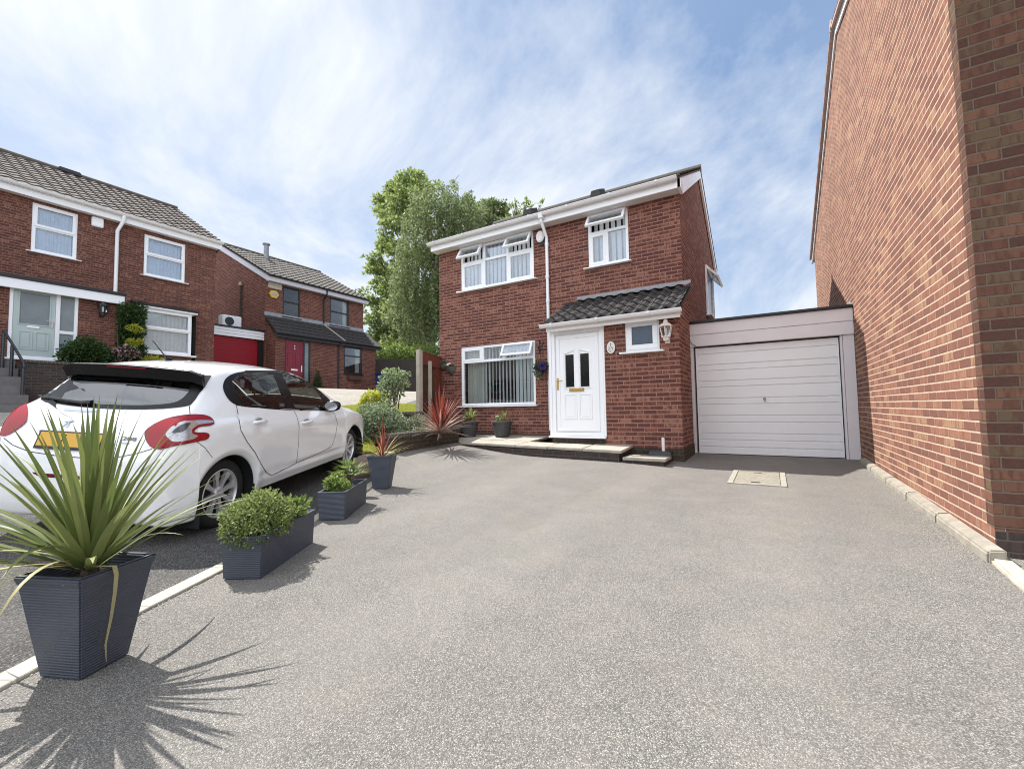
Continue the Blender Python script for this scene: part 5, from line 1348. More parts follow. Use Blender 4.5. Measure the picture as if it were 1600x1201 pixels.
# ================================================================ terrace
FL, FR_ = onZ(719, 692, .335), onZ(969, 704, .335)
zb0 = .335; xe = FR_.x
def zter(y): return zb0+.045*(y-FR_.y)
te = thing('terrace', 'low terrace of cream paving slabs on a dark brick edge along the main house', 'terrace', (FR_.x-1.5, FR_.y, .2))
def yfront(x): return FR_.y+(FL.y-FR_.y)*(x-FR_.x)/(FL.x-FR_.x)
xl = FL.x-.02
mb = MB(); mb.prism([(xl, yfront(xl)+.03, -.1), (xe-.03, yfront(xe)+.03, -.1), (xe-.03, YP-.02, -.1), (PXL-.01, YP-.02, -.1), (PXL-.01, YM-.02, -.1), (xl-.9, YM-.02, -.1)], (0, 0, zb0+.05)); mb.build('riser', MAT['brick_dark'], te)
cols = [xl, xl+.72, xl+1.44, xl+2.16, xl+2.86, xe+.02]
for i in range(len(cols)-1):
    xa, xb = cols[i]+.005, cols[i+1]-.005
    rows = [(0., .56), (.57, 1.14), (1.15, 9)]
    for r0, r1 in rows:
        q = []
        for x, r_ in ((xa, r0), (xb, r0), (xb, r1), (xa, r1)):
            ylim = (YP-.016) if x > PXL-.03 else (YM-.004)
            q.append((x, min(yfront(x)+r_, ylim)))
        if q[2][1]-q[1][1] < .08: continue
        jz = U(-.003, .003); vs = [(x, y, zter(y)+jz-.045) for x, y in q]+[(x, y, zter(y)+jz) for x, y in q]
        MB().add(vs, [(0, 1, 2, 3), (7, 6, 5, 4), (0, 4, 5, 1), (1, 5, 6, 2), (2, 6, 7, 3), (3, 7, 4, 0)]).build('paving_slab', MAT['slab'], te, bevel=.007)
# left filler behind the bed
q = [(xl-.005, yfront(xl)+.02), (xl-.005, YM-.004), (xl-1.0, YM-.004), (xl-.55, yfront(xl)+.55)]
MB().add([(x, y, zter(y)-.05) for x, y in q]+[(x, y, zter(y)-.003) for x, y in q], [(0, 1, 2, 3), (7, 6, 5, 4), (0, 4, 5, 1), (1, 5, 6, 2), (2, 6, 7, 3), (3, 7, 4, 0)]).build('paving_slab', MAT['slab'], te, bevel=.007)
# lower step at the right end
s0 = onZ(1040, 717, .235)
mb = MB(); mb.box(xe+.025, s0.x-.03, s0.y+.03, YP-.016, -.1, .185); mb.build('step_riser', MAT['brick_dark'], te)
MB().box(xe+.035, s0.x, s0.y, s0.y+.46, .187, .235).build('paving_slab', MAT['slab'], te, bevel=.008)
MB().box(xe+.04, s0.x-.04, s0.y+.465, YP-.016, .186, .215).build('soil_strip', MAT['soil'], te)
# pipe in a black foot
p = onY(1034, 700, 7.40); st_ = thing('pipe_stub', 'short white pipe standing in a black foot by the porch wall', 'pipe', (p.x, 7.40, .216))
MB().prism([(p.x-.20, 7.28, .216), (p.x+.17, 7.28, .216), (p.x+.15, 7.30, .31), (p.x-.18, 7.30, .31)], (0, .2, 0)).build('foot', MAT['black_plastic'], st_, bevel=.012)
mb = MB(); mb.lathe([(.026, .30), (.026, .50), (.023, .525), (.0, .532)], (p.x+.03, 7.38, 0), 14); mb.build('pipe', MAT['upvc_old'], st_, smooth=True)
# round pots with flowers
t = NT('charcoal_lattice_pot'); v = t.obj(); sx = t.n('SeparateXYZ', {0: v})
an = t.math('ARCTAN2', sx.outputs[1], sx.outputs[0])
w1_ = t.math('SINE', t.math('ADD', t.math('MULTIPLY', an, 14), t.math('MULTIPLY', sx.outputs[2], 60))); w2_ = t.math('SINE', t.math('SUBTRACT', t.math('MULTIPLY', an, 14), t.math('MULTIPLY', sx.outputs[2], 60)))
MAT['pot'] = t.done(t.pbr(t.mix(t.noise(v, 12, 3), (.035, .035, .038), (.06, .058, .06)), .6, t.bump(t.math('MULTIPLY', w1_, w2_), .6, .006)))
pot = thing('flower_pot', 'x', 'flower pot', group='round charcoal pots on the terrace')
mb = MB(); mb.lathe([(.105, 0), (.12, .01), (.165, .295), (.178, .30), (.18, .335), (.172, .34), (.160, .335), (.150, .28)], n=28, cap=False); mb.add([(.105*math.cos(2*PI*k/28), .105*math.sin(2*PI*k/28), .001) for k in range(28)], [tuple(range(28))]); mb.build('body', MAT['pot'], pot, local=True, smooth=True)
mb = MB(); mb.lathe([(.152, .285), (.0, .30)], n=20, cap=False); mb.build('soil', MAT['soil'], pot, local=True)
def potpos(px, py):
    z = .37
    for _ in range(20):
        q = onZ(px, py, z); z = zter(q.y)
    return q
pa, pb = potpos(733, 682), potpos(785, 682.5)
pot.location = pa; pot.scale = (1.34, 1.34, 1.06); tag(pot, 'round charcoal pot on the terrace nearest the brick bed, its plant spiky and tall')
pot2 = copy_tree(pot); pot2.location = pb; tag(pot2, 'round charcoal pot on the terrace nearer the front door, its plant sparse')
def pot_plant(c, n, L, label, nf):
    t = thing('pot_plant', label, 'plant', (c.x, c.y, c.z+.29)); b = Vector((c.x, c.y, c.z+.30))
    cc = b+Vector((.04, .0, .0)); lv = [(cc+Vector((0, 0, .09)), k*2.4, R(85-60*k/n)+U(-.1, .1), U(.7, 1)*L, .034, U(.2, .8), 0) for k in range(n)]
    ribbons('leaves', lv, MAT['leaf_bright'], t, seg=6); stem('stem', t, [([cc-Vector((0, 0, .03)), cc+Vector((0, 0, .11))], [.02, .015])])
    c2 = b+Vector((-.09, -.03, .05)); pts, o = lump_points([(c2.x, c2.y, c2.z, .06, .06, .08), (c2.x+.03, c2.y, c2.z-.03, .07, .06, .04)], 170, .2); leaf_cloud('foliage', pts, .05, MAT['leaf_bright'], t, out=o)
    for k in range(nf):
        mb = MB(); fcen = c2+Vector((U(-.03, .03), U(-.05, 0), .09+U(0, .03)))
        for j in range(6): a = j*PI/3; mb.lathe([(.0, 0), (.016, .004), (.012, .012), (0, .014)], (fcen.x+.018*math.cos(a), fcen.y+.018*math.sin(a), fcen.z), 7, cap=False)
        mb.build('flower', MAT['flower_white'], t)
pot_plant(pa, 30, .36, 'spiky green plant with a white bloom in the pot by the brick bed', 2)
pot_plant(pb, 10, .29, 'sparse green plant with white blooms in the pot nearer the front door', 3)

# manhole cover in the drive
cs = [G(1138, 755), G(1240, 762), G(1218, 738), G(1145, 735)]
cx = sum((c.x for c in cs))/4; cy = sum((c.y for c in cs))/4; hx, hy = .31, .46
hy = abs((cs[0].y+cs[1].y-cs[2].y-cs[3].y))/4; hx = abs(cs[1].x-cs[0].x+cs[2].x-cs[3].x)/4
mh = thing('manhole_cover', 'rectangular sand-coloured manhole cover set in the drive before the garage', 'manhole cover', (cx, cy, T(cx, cy)))
z0 = T(cx, cy); MAT['manhole'] = simple('sandy_infill', (.25, .228, .18), .9, .6, 22, .008, 90); MAT['manhole_frame'] = simple('pale_frame', (.32, .30, .25), .8, .35, 12, .003, 60)
def zt_m(x, y): return T(x, y)
mb = MB()
def slab4(mb, x0, x1, y0, y1, dz):
    vs = [(x, y, T(x, y)-.02) for x, y in ((x0, y0), (x1, y0), (x1, y1), (x0, y1))]; vs += [(x, y, T(x, y)+dz) for x, y, _ in vs]
    mb.add(vs, [(3, 2, 1, 0), (4, 5, 6, 7), (0, 1, 5, 4), (1, 2, 6, 5), (2, 3, 7, 6), (3, 0, 4, 7)])
slab4(mb, cx-hx, cx-hx+.06, cy-hy, cy+hy, .012); slab4(mb, cx+hx-.06, cx+hx, cy-hy, cy+hy, .012); slab4(mb, cx-hx+.06, cx+hx-.06, cy-hy, cy-hy+.05, .0118); slab4(mb, cx-hx+.06, cx+hx-.06, cy+hy-.05, cy+hy, .0118)
mb.build('frame', MAT['manhole_frame'], mh)
mb = MB(); slab4(mb, cx-hx+.068, cx+hx-.068, cy-hy+.058, cy+hy-.058, .009); lid = mb.build('lid', MAT['manhole'], mh)
for s in (-1, 1):
    mb = MB(); slab4(mb, cx-.06, cx+.04, cy+s*(hy-.16)-.03, cy+s*(hy-.16)+.03, .0105); mb.build('key_slot', MAT['black_plastic'], lid)

# ================================================================ things on the main house wall
def ellipse(mb, f, u, z, ru, rz, o0, o1, n=28):
    mb.add([(u+ru*math.cos(2*PI*k/n), o0, z+rz*math.sin(2*PI*k/n)) for k in range(n)]+[(u+ru*math.cos(2*PI*k/n), o1, z+rz*math.sin(2*PI*k/n)) for k in range(n)],
           [tuple(range(n)), tuple(range(2*n-1, n-1, -1))]+[(k, n+k, n+(k+1) % n, (k+1) % n) for k in range(n)])
p = onY(847, 372, YM); al = thing('alarm_box', 'oval white alarm cover on a black backplate by the main house downpipe', 'alarm box', tuple(p))
mb = MB(fa); ellipse(mb, fa, p.x+.02, p.z-.02, .115, .165, .003, .05); mb.build('backplate', MAT['black_plastic'], al, bevel=.01)
mb = MB(fa); ellipse(mb, fa, p.x-.01, p.z+.01, .100, .135, .051, .11); mb.build('cover', MAT['upvc_old'], al, bevel=.02)
p = onY(955, 543, YP); pl = thing('house_plaque', 'oval cream house number plaque between the front door and small window', 'plaque', tuple(p))
mb = MB(fp); ellipse(mb, fp, p.x, p.z, .088, .122, .002, .014); mb.build('rim', MAT['dark_metal'], pl)
mb = MB(fp); ellipse(mb, fp, p.x, p.z, .078, .112, .0142, .024); mb.build('plate', MAT['lamp_white'], pl, bevel=.004)
mb = MB(fp)
MAT['motif'] = simple('grey_green_motif', (.22, .25, .21), .7, .2)
def leafel(du, dz, a, L, w):
    c_, s_ = math.cos(a), math.sin(a); q = [(-L, 0), (0, -w), (L, 0), (0, w)]
    mb.prism([(p.x+du+x*c_-y*s_, .0243, p.z+dz+x*s_+y*c_) for x, y in q], (0, .002, 0))
leafel(0, .065, PI/2, .022, .014)
for k, (du, dz, a) in enumerate(((-.03, .0, 2.2), (-.04, -.035, 2.5), (-.015, -.02, 2.0), (-.02, -.06, 2.7), (0, -.075, 1.2), (.015, .005, .9), (-.005, .03, 1.57))): leafel(du, dz, a, .02, .009)
mb.build('motif', MAT['motif'], pl)
def text_mesh(name, s, size, mat, parent, fn, ext=.003, shear=0.):
    cu = bpy.data.curves.new('t', 'FONT'); cu.body = s; cu.size = size; cu.extrude = ext; cu.align_x = 'CENTER'; cu.align_y = 'CENTER'; cu.shear = shear
    to = bpy.data.objects.new('t', cu); COL.objects.link(to); dg = bpy.context.evaluated_depsgraph_get(); dg.update()
    me = bpy.data.meshes.new_from_object(to.evaluated_get(dg)); bpy.data.objects.remove(to); bpy.data.curves.remove(cu)
    mb = MB(); mb.add([fn(v.co) for v in me.vertices], [tuple(q.vertices) for q in me.polygons]); bpy.data.meshes.remove(me)
    return mb.build(name, mat, parent, recalc=False)
text_mesh('number', '7', .075, MAT['motif'], pl, lambda c: (p.x+.032+c.x, YP-.0258-c.z*.5-.002, p.z-.032+c.y))
# wall baskets and hanging basket
def wall_basket(px, py, label, fm, s=1.):
    p = onY(px, py, YM); t = thing('wall_basket', label, 'wall basket', tuple(p), 0, 'half-round baskets on the main house wall'); n = 9; vs = []
    for k in range(n):
        a = PI*k/(n-1)
        for r_, h in ((.125*s, .07*s), (.115*s, -.0), (.075*s, -.08*s), (.02*s, -.11*s)): vs.append((p.x+r_*math.cos(a), r_*math.sin(a)+.004, p.z+h))
    mb = MB(fa); mb.add(vs, [(k*4+j, k*4+4+j, k*4+5+j, k*4+1+j) for k in range(n-1) for j in range(3)]+[tuple(k*4 for k in range(n))]); mb.build('basket', simple('woven_basket', (.11, .10, .085), .9, .4, 40), t, smooth=True)
    pts, o = lump_points([(p.x, YM-.07*s, p.z+.08*s, .10*s, .06*s, .04*s)], 70, .2); leaf_cloud('foliage', pts, .05, MAT['leaf_dark'], t, out=o)
    for k in range(5):
        mb = MB(); mb.lathe([(0, -.012), (.030*s, -.006), (.034*s, .008), (0, .022)], (p.x-.07*s+U(-.03, .08)*s, YM-.08*s+U(-.04, .02), p.z+.10*s+U(-.02, .03)), 9, cap=False)
        mb.build('flower', fm, t, smooth=True)
wall_basket(693.5, 572, 'wall basket with pink flowers at the left corner of the main house', MAT['flower_pink'], .95)
wall_basket(706.5, 577.5, 'wall basket with white flowers left of the big front window', MAT['flower_white'], 1.1)
p = onY(845, 573, YM-.22); hb_ = thing('hanging_basket', 'dark hanging basket with violet flowers between the big window and front door', 'hanging basket', tuple(p))
pb_ = onY(844, 534, YM); zbr = pb_.z
mb = MB(); mb.tube([(pb_.x-.02, YM-.01, zbr+.02), (pb_.x-.02, YM-.01, zbr-.25)], .009, 6); mb.tube([(pb_.x-.02, YM-.01, zbr), (p.x, YM-.24, zbr+.01)], .009, 6)
mb.tube([(pb_.x-.02, YM-.01, zbr-.22), (pb_.x, YM-.10, zbr-.16), (p.x, YM-.20, zbr-.02)], .007, 6)
mb.tube([(pb_.x-.10, YM-.015, zbr-.02), (pb_.x-.06, YM-.02, zbr-.10), (pb_.x, YM-.02, zbr-.12), (pb_.x+.06, YM-.02, zbr-.10), (pb_.x+.09, YM-.015, zbr-.0)], .008, 6); mb.build('bracket', MAT['dark_metal'], hb_)
mb = MB()
for k in range(3): a = k*2.1; mb.tube([(p.x, p.y, zbr), (p.x+.13*math.cos(a), p.y+.13*math.sin(a), p.z+.02)], .004, 5)
mb.build('chain', MAT['dark_metal'], hb_)
mb = MB(); mb.lathe([(.02, -.15), (.10, -.10), (.14, -.02), (.145, .02), (.13, .02), (.0, .0)], tuple(p), 18, cap=False); mb.build('basket', MAT['soil'], hb_, smooth=True)
pts, o = lump_points([(p.x, p.y, p.z+.02, .19, .16, .09), (p.x-.08, p.y, p.z-.08, .09, .09, .12), (p.x-.02, p.y-.02, p.z-.10, .08, .08, .14)], 700, .2); leaf_cloud('foliage', pts, .045, MAT['leaf_dark'], hb_, out=o, droop=.3)
pts, o = lump_points([(p.x+.09, p.y-.10, p.z+.0, .075, .06, .075)], 260, .3); leaf_cloud('blossom', pts, .035, MAT['flower_blue'], hb_, out=o, aspect=.9)
pts, o = lump_points([(p.x-.0, p.y-.10, p.z-.16, .05, .05, .14)], 120, .2); leaf_cloud('trailing_foliage', pts, .04, MAT['leaf_grey'], hb_, out=o, droop=.6)
# ================================================================ planting by the left house
p = onX(135, 566, -16.85); zt = p.z-.02; lm = []
for px, py, r_ in ((120, 552, .33), (150, 552, .33), (135, 545, .36), (108, 558, .25), (163, 560, .25), (140, 560, .4)):
    w = onX(px, py, -16.9+U(-.1, .1)); lm.append((w.x, w.y, w.z, r_, r_, r_*.9))
shrub('shrub', 'round dark green shrub in the raised bed right of the pale green door', 'shrub', (p.x, p.y, zt), lm, 3800, .085, MAT['leaf_dark'], .55, .45, 5)
cl = onX(205, 560, -17.2); ct = thing('climber', 'tall dark green climbing plant between the pale green door and the bay window', 'climber', (cl.x, cl.y, 2.2)); lm = []
for py in range(482, 566, 9):
    for px in (194, 205, 216): w = onX(px+U(-2, 2), py, -17.3+U(-.1, .1)); lm.append((w.x, w.y, w.z, .20, .17, .2))
pts, o = lump_points(lm, 5200, .35); leaf_cloud('leaves', pts, .085, MAT['leaf_dark'], ct, out=o)
lm = []
for px, py in ((209, 512), (216, 515), (214, 533), (206, 536)): w = onX(px, py, -16.98); lm.append((w.x, w.y, w.z, .12, .16, .09))
pts, o = lump_points(lm, 420, .3); leaf_cloud('yellow_leaves', pts, .08, MAT['leaf_lime'], ct, out=o)
stem('stems', ct, [([(cl.x, cl.y+U(-.3, .3), 1.9), (cl.x-.1, cl.y+U(-.4, .4), 4.0)], [.03, .01]) for _ in range(4)])
p = onX(195, 556, -16.8); lm = []
for px, py in ((190, 550), (200, 546), (208, 552), (186, 556), (199, 556)): w = onX(px, py, -16.75); lm.append((w.x, w.y, w.z, .16, .18, .13))
pk = shrub('flowering_plant', 'low plant with dusky pink flowers beneath the climber', 'plant', (p.x, p.y, zt), lm, 900, .07, MAT['leaf_dark'], .5, .3, 4)
pts, o = lump_points(lm, 330, .7); leaf_cloud('blossom', pts, .06, MAT['flower_pink'], pk, out=o, aspect=.9)
p = onX(236, 563, -16.8); w = onX(240, 558, -16.8); shrub('shrub', 'low yellow-green plant under the bay window of the left house', 'plant', (p.x, p.y, zt), [(w.x, w.y, w.z-.12, .2, .35, .14)], 500, .07, MAT['leaf_lime'], .5, .3, 3)
p = onX(495, 606, XC+.35); zc_ = T(XC+.35, p.y); zt = onX(495, 579, XC+.35).z; lm = []
for k in range(9): f = k/8; lm.append((XC+.4, p.y, zc_+.05+(zt-zc_)*f*.92, .26*(1-f)+.04, .26*(1-f)+.04, .14))
shrub('conifer', 'small dark cone-shaped conifer right of the far red door', 'conifer', (XC+.4, p.y, zc_), lm, 2200, .07, MAT['leaf_dark'], .3, .4, 3)

# ================================================================ trees
def limb_tree(t, base, top, r0, mat, lms, n=10):
    base, top = Vector(base), Vector(top)
    mb = MB(); mid = base.lerp(top, .5)+Vector((U(-.3, .3), U(-.3, .3), 0)); mb.tube([base-Vector((0, 0, .3)), base.lerp(mid, .4), mid, mid.lerp(top, .6), top], [r0*1.25, r0, r0*.7, r0*.45, r0*.12], 10)
    mb.build('trunk', mat, t, smooth=True)
    mb = MB()
    for l in lms:
        e = Vector(l[:3]); f = min(.92, max(.2, (e.z-base.z)/(top.z-base.z)-.18)); s = base.lerp(mid, f*2) if f < .5 else mid.lerp(top, f*2-1)
        mb.tube([s, s.lerp(e, .5)+Vector((U(-.2, .2), U(-.2, .2), U(.1, .5))), e], [r0*.30*(1.1-f), r0*.16, .015], 6)
        for _ in range(3): mb.tube([s.lerp(e, .7), e+Vector((U(-1, 1), U(-1, 1), U(-.5, 1)))*l[3]*.7], [.03, .008], 4)
    mb.build('limbs', mat, t, smooth=True)
def tree_px(name, label, base_px, d, clumps, n, leaf, mat, bark, r0, inner=.05, spread=1.0, droop=0., aspect=.6, depth=1.0):
    b = atD(*base_px, d); b.z = T(b.x, b.y)
    t = thing(name, label, 'tree', tuple(b), 0, 'trees behind the houses'); lms = []
    for px, py, r_ in clumps:
        w = atD(px, py, d+U(-1, 1)*depth); rr = r_/679*d*spread; lms.append((w.x, w.y, w.z, rr, rr, rr*.85))
    lms += [(l[0]+U(-1.3, 1.3)*l[3], l[1]+U(-1.3, 1.3)*l[3], l[2]+U(-1.0, 1.2)*l[3], l[3]*U(.25, .5), l[3]*U(.25, .5), l[3]*U(.2, .45)) for l in lms for _ in range(3)]
    pts, o = lump_points(lms, n, inner); leaf_cloud('crown', pts, leaf, mat, t, out=o, aspect=aspect, droop=droop, jitter=.5)
    top = max(lms, key=lambda l: l[2]); limb_tree(t, b, (top[0], top[1], top[2]+.2), r0, bark, lms[:len(clumps)])
    return t, lms
cl = [(640, 280, 15), (625, 290, 13), (655, 285, 13), (612, 300, 12), (600, 318, 11), (590, 312, 8), (620, 318, 15), (645, 310, 16), (665, 300, 12), (608, 340, 11), (625, 350, 15), (650, 345, 16), (592, 330, 7), (604, 368, 9), (600, 385, 12), (620, 390, 15),
      (588, 405, 10), (580, 420, 8), (600, 420, 14), (622, 425, 16), (590, 445, 12), (610, 455, 16), (580, 470, 9), (595, 480, 14), (618, 490, 18), (585, 500, 12), (603, 515, 16), (625, 525, 18), (588, 535, 14), (610, 548, 16), (640, 545, 18), (660, 540, 18), (650, 500, 18), (670, 480, 16), (640, 460, 16), (660, 400, 16)]
tree_px('broadleaf_tree', 'tall light green broad-leaved tree behind the weeping birch, nearest the far house', (632, 600), 37, cl, 19000, .30, MAT['leaf_tree'], MAT['bark'], .30, spread=1.1, depth=2.5)
# weeping birch: strands of small leaves hanging from arching boughs
b = atD(668, 600, 30.5); b.z = T(b.x, b.y)
bt = thing('birch_tree', 'weeping birch with hanging grey-green strands left of the main house roof', 'tree', tuple(b), 0, 'trees behind the houses')
S = []; heads = []
crown = [(688, 300, 26, 2.6), (665, 312, 24, 3.2), (712, 318, 26, 3.0), (735, 330, 24, 2.8), (650, 345, 22, 3.6), (690, 345, 30, 3.6), (720, 355, 28, 3.2), (640, 385, 22, 3.8), (670, 390, 28, 3.8), (700, 395, 30, 3.4), (730, 380, 26, 3.2), (632, 425, 20, 3.6), (660, 435, 26, 3.6), (688, 440, 26, 3.6), (628, 465, 20, 3.2), (655, 475, 24, 3.2), (680, 480, 24, 3.2), (640, 510, 20, 2.2), (668, 515, 22, 2.2), (700, 470, 26, 3), (720, 440, 26, 3)]
for px, py, r_, L in crown:
    for _ in range(int(44*r_/24)):
        p = atD(px+U(-1, 1)*r_, py+U(-1, .6)*r_*.8, 30.5+U(-2.2, 2.2)); heads.append(p); l = L*U(.4, 1.0)*.8; m = int(l/.040); sw = U(-.12, .12), U(-.12, .12)
        for k in range(m): f = k/m; S.append((p.x+sw[0]*f*3+U(-.06, .06), p.y+sw[1]*f*3+U(-.06, .06), p.z-l*f+.25*math.sin(f*2)+U(-.05, .05)) if U(0, 1) < .8 else (p.x+U(-.3, .3), p.y+U(-.3, .3), p.z-l*f))
print('birch leaves', len(S))
leaf_cloud('crown', np.array(S), .185, MAT['leaf_birch'], bt, droop=.5, aspect=.55, jitter=.4)
lms = [(h.x, h.y, h.z, .8) for h in heads[::40]]
limb_tree(bt, b, (atD(690, 300, 30.5)), .24, MAT['bark_white'], lms)
tree_px('broadleaf_tree', 'mid green tree rising just behind the left end of the main house roof', (770, 600), 34, [(735, 318, 9), (742, 335, 12), (728, 330, 8), (750, 335, 12), (765, 326, 12), (778, 330, 11), (788, 340, 10), (740, 345, 12), (760, 350, 14), (780, 355, 14), (800, 360, 14), (758, 318, 6), (772, 316, 6), (783, 322, 6), (745, 325, 6), (740, 380, 20), (770, 390, 20), (800, 390, 20), (750, 430, 20), (790, 440, 22)], 11000, .24, MAT['leaf_birch'], MAT['bark'], .22, depth=1.5)
tree_px('broadleaf_tree', 'yellow-green tree whose topmost sprigs show above the main house roof', (815, 600), 27, [(803, 327, 4), (806, 318, 3), (818, 325, 5), (822, 316, 3), (829, 322, 4), (845, 320, 3), (812, 335, 5), (790, 345, 7), (815, 350, 12), (840, 350, 12), (820, 390, 20), (850, 400, 20)], 1500, .26, MAT['leaf_bright'], MAT['bark'], .16, aspect=.35, droop=-.6)
# hedge beyond the far fence
a = atD(590, 560, 27.5); lm = []
for px in range(586, 730, 8):
    w = atD(px, 549+U(-5, 3), 27.6+U(-.4, .4)); lm.append((w.x, w.y, w.z-.1, .55, .5, .5)); lm.append((w.x, w.y, w.z-.9, .6, .5, .7))
shrub('hedge', 'bright green hedge showing above the dark board fence', 'hedge', (a.x, a.y, 2.0), lm, 9000, .15, MAT['leaf_bright'], .6, .3, 6)
# ================================================================ the white hatchback
def car():
    O = Vector((-4.685, 1.14, .055)); h, pt, rl = R(116.869), R(3.734), R(4.846)
    F = Vector((math.cos(h)*math.cos(pt), math.sin(h)*math.cos(pt), math.sin(pt))); Lf = Vector((-math.sin(h), math.cos(h), 0)); Uu = F.cross(Lf)
    L2 = Lf*math.cos(rl)+Uu*math.sin(rl); U2 = F.cross(L2)
    M = Matrix(((F.x, L2.x, U2.x, O.x), (F.y, L2.y, U2.y, O.y), (F.z, L2.z, U2.z, O.z), (0, 0, 0, 1))); MI = M.inverted()
    root = thing('parked_car', 'white five-door hatchback parked beside the planters, seen from behind', 'car'); root.matrix_world = M
    t = NT('white_car_paint'); paint = t.done(t.pbr((.88, .89, .885), .22, None, **{'Coat Weight': 1., 'Coat Roughness': .03}))
    gl = glass('car_glass', (.55, .61, .58), .05, .005); gl_r = glass('rear_screen_glass', (.20, .24, .23), .17, .01)
    blk = simple('gloss_black_trim', (.006, .006, .0065), .25, .1, **{'Specular IOR Level': .3}); rub = simple('tyre_rubber', (.016, .016, .017), .8, .2, 20, .002, 90)
    t = NT('silver_alloy'); alloy = t.done(t.pbr((.72, .72, .73), .35, None, Metallic=.6))
    t = NT('red_lamp_lens'); red = t.done(t.pbr((.30, .003, .010), .15, t.bump(t.math('SINE', t.math('MULTIPLY', t.n('SeparateXYZ', {0: t.obj()}).outputs[2], 420)), .25, .002), **{'Coat Weight': .25, 'Coat Roughness': .02, 'Specular IOR Level': .35}))
    dred = simple('dark_red_lens', (.12, .004, .010), .15, .1); clear = simple('clear_lamp_chrome', (.46, .455, .46), .18, .5, 70, Metallic=.5); grey_in = simple('grey_lamp_reflector', (.10, .10, .105), .25, .5, 80, Metallic=.5)
    cloth = simple('dark_seat_cloth', (.022, .022, .024), .9, .3, 30)
    dark = simple('underbody_black', (.008, .008, .008), .8, .1)
    ip = lambda x, tab: float(np.interp(x, [a for a, _ in tab], [b for _, b in tab]))
    def sm(tab):
        xs = np.array([a for a, _ in tab]); ys = np.array([b for _, b in tab]); m = np.gradient(ys, xs)
        dl = np.diff(ys)/np.diff(xs)
        for i in range(1, len(xs)-1): m[i] = 0 if dl[i-1]*dl[i] <= 0 else 2*dl[i-1]*dl[i]/(dl[i-1]+dl[i])
        m[0], m[-1] = dl[0], dl[-1]
        def f(x):
            x = min(max(x, xs[0]), xs[-1]); i = min(len(xs)-2, max(0, int(np.searchsorted(xs, x)-1))); hh = xs[i+1]-xs[i]; u = (x-xs[i])/hh
            return float((2*u**3-3*u**2+1)*ys[i]+(u**3-2*u**2+u)*hh*m[i]+(-2*u**3+3*u**2)*ys[i+1]+(u**3-u**2)*hh*m[i+1])
        return f
    zt = sm([(0, .56), (.010, .64), (.03, .72), (.06, .80), (.10, .89), (.15, .965), (.21, 1.02), (.28, 1.065), (.36, 1.14), (.46, 1.25), (.56, 1.345), (.66, 1.405), (.8, 1.435), (1.05, 1.455), (1.35, 1.462), (1.7, 1.45), (1.95, 1.42), (2.2, 1.36), (2.5, 1.225), (2.8, 1.075), (2.95, 1.0), (3.1, .965), (3.4, .905), (3.68, .815), (3.84, .72), (3.92, .63), (3.96, .52)])
    zbt = sm([(0, .36), (.012, .28), (.05, .185), (.12, .16), (.25, .165), (.5, .21), (.95, .235), (2.9, .235), (3.7, .235), (3.9, .27), (3.96, .36)])
    Wf = sm([(0, .60), (.012, .70), (.03, .755), (.07, .82), (.13, .875), (.22, .925), (.36, .965), (.6, .99), (.9, 1.), (2.9, 1.), (3.2, .985), (3.45, .955), (3.68, .88), (3.84, .74), (3.92, .60), (3.96, .46)])
    wr = sm([(0, .50), (.03, .60), (.08, .66), (.15, .69), (.24, .70), (.30, .69), (.40, .655), (.52, .62), (.66, .595), (.9, .585), (1.4, .575), (1.9, .565), (2.2, .575), (2.5, .625), (2.8, .685), (3.0, .72), (3.3, .72), (3.6, .66), (3.8, .55), (3.96, .34)])
    cr = sm([(0, .012), (.1, .02), (.25, .03), (.4, .05), (.7, .06), (1.4, .062), (2.2, .06), (2.8, .06), (3.2, .07), (3.7, .05), (3.96, .02)])
    belt = sm([(0, .93), (.3, .985), (.7, .985), (1.2, .965), (2.0, .935), (2.7, .915), (3.1, .885), (3.5, .83), (3.96, .7)])
    XA = (.61, 3.148); RA = .338; ZC = .305
    def section(x):
        W = Wf(x); t_ = zt(x); c = cr(x); r_ = wr(x); zr = t_-c; zb = zbt(x)
        zB = min(belt(x), zr-.018); q = min(1, max(0, (zr-belt(x))/.12))
        yB = max(r_+.008, .80*W if zr > belt(x) else r_+.02)
        yB = min(yB, .845*W) if zr > belt(x) else yB
        zlo = zb
        for xa in XA:
            d = abs(x-xa)
            if d < RA: zlo = max(zlo, ZC+math.sqrt(RA*RA-d*d))
        def fl(z):                      # wheel-arch lips swell out
            s = 0
            for xa in XA: s += .016*math.exp(-((math.hypot(x-xa, z-ZC)-RA-.02)/.07)**2)
            return s
        P = [(0, t_), (.35*r_, t_-.10*c), (.65*r_, t_-.36*c), (.86*r_, t_-.66*c), (r_, zr)]
        for k in (.33, .66): P.append((r_+(yB-r_)*k+.012*math.sin(PI*k)*q, zr+(zB-zr)*k))
        P.append((yB, zB))
        hgt = zB-zb
        for fr, y in ((.93, .826), (.86, .848), (.79, .857), (.70, .862), (.55, .868), (.40, .866), (.27, .863), (.20, .860), (.13, .853), (.05, .838)):
            y = max(y*W, 0); z = zb+hgt*fr
            if y < yB and fr > .6: y = yB+.004*(1-fr)*10
            z2 = zlo+(zB-zlo)*fr if zlo > zb else z
            # character crease over the handles
            if .9 < x < 2.95:
                e_ = min(1, (x-.9)/.2, (2.95-x)/.2); y += e_*(-.008*math.exp(-((z2-.58)/.11)**2)-.012*math.exp(-((z2-.365)/.028)**2)+.005*math.exp(-((z2-.33)/.02)**2)+.006*math.exp(-((z2-.80)/.035)**2))
            P.append((y+fl(z2), z2))
        y_end = P[-1][0]
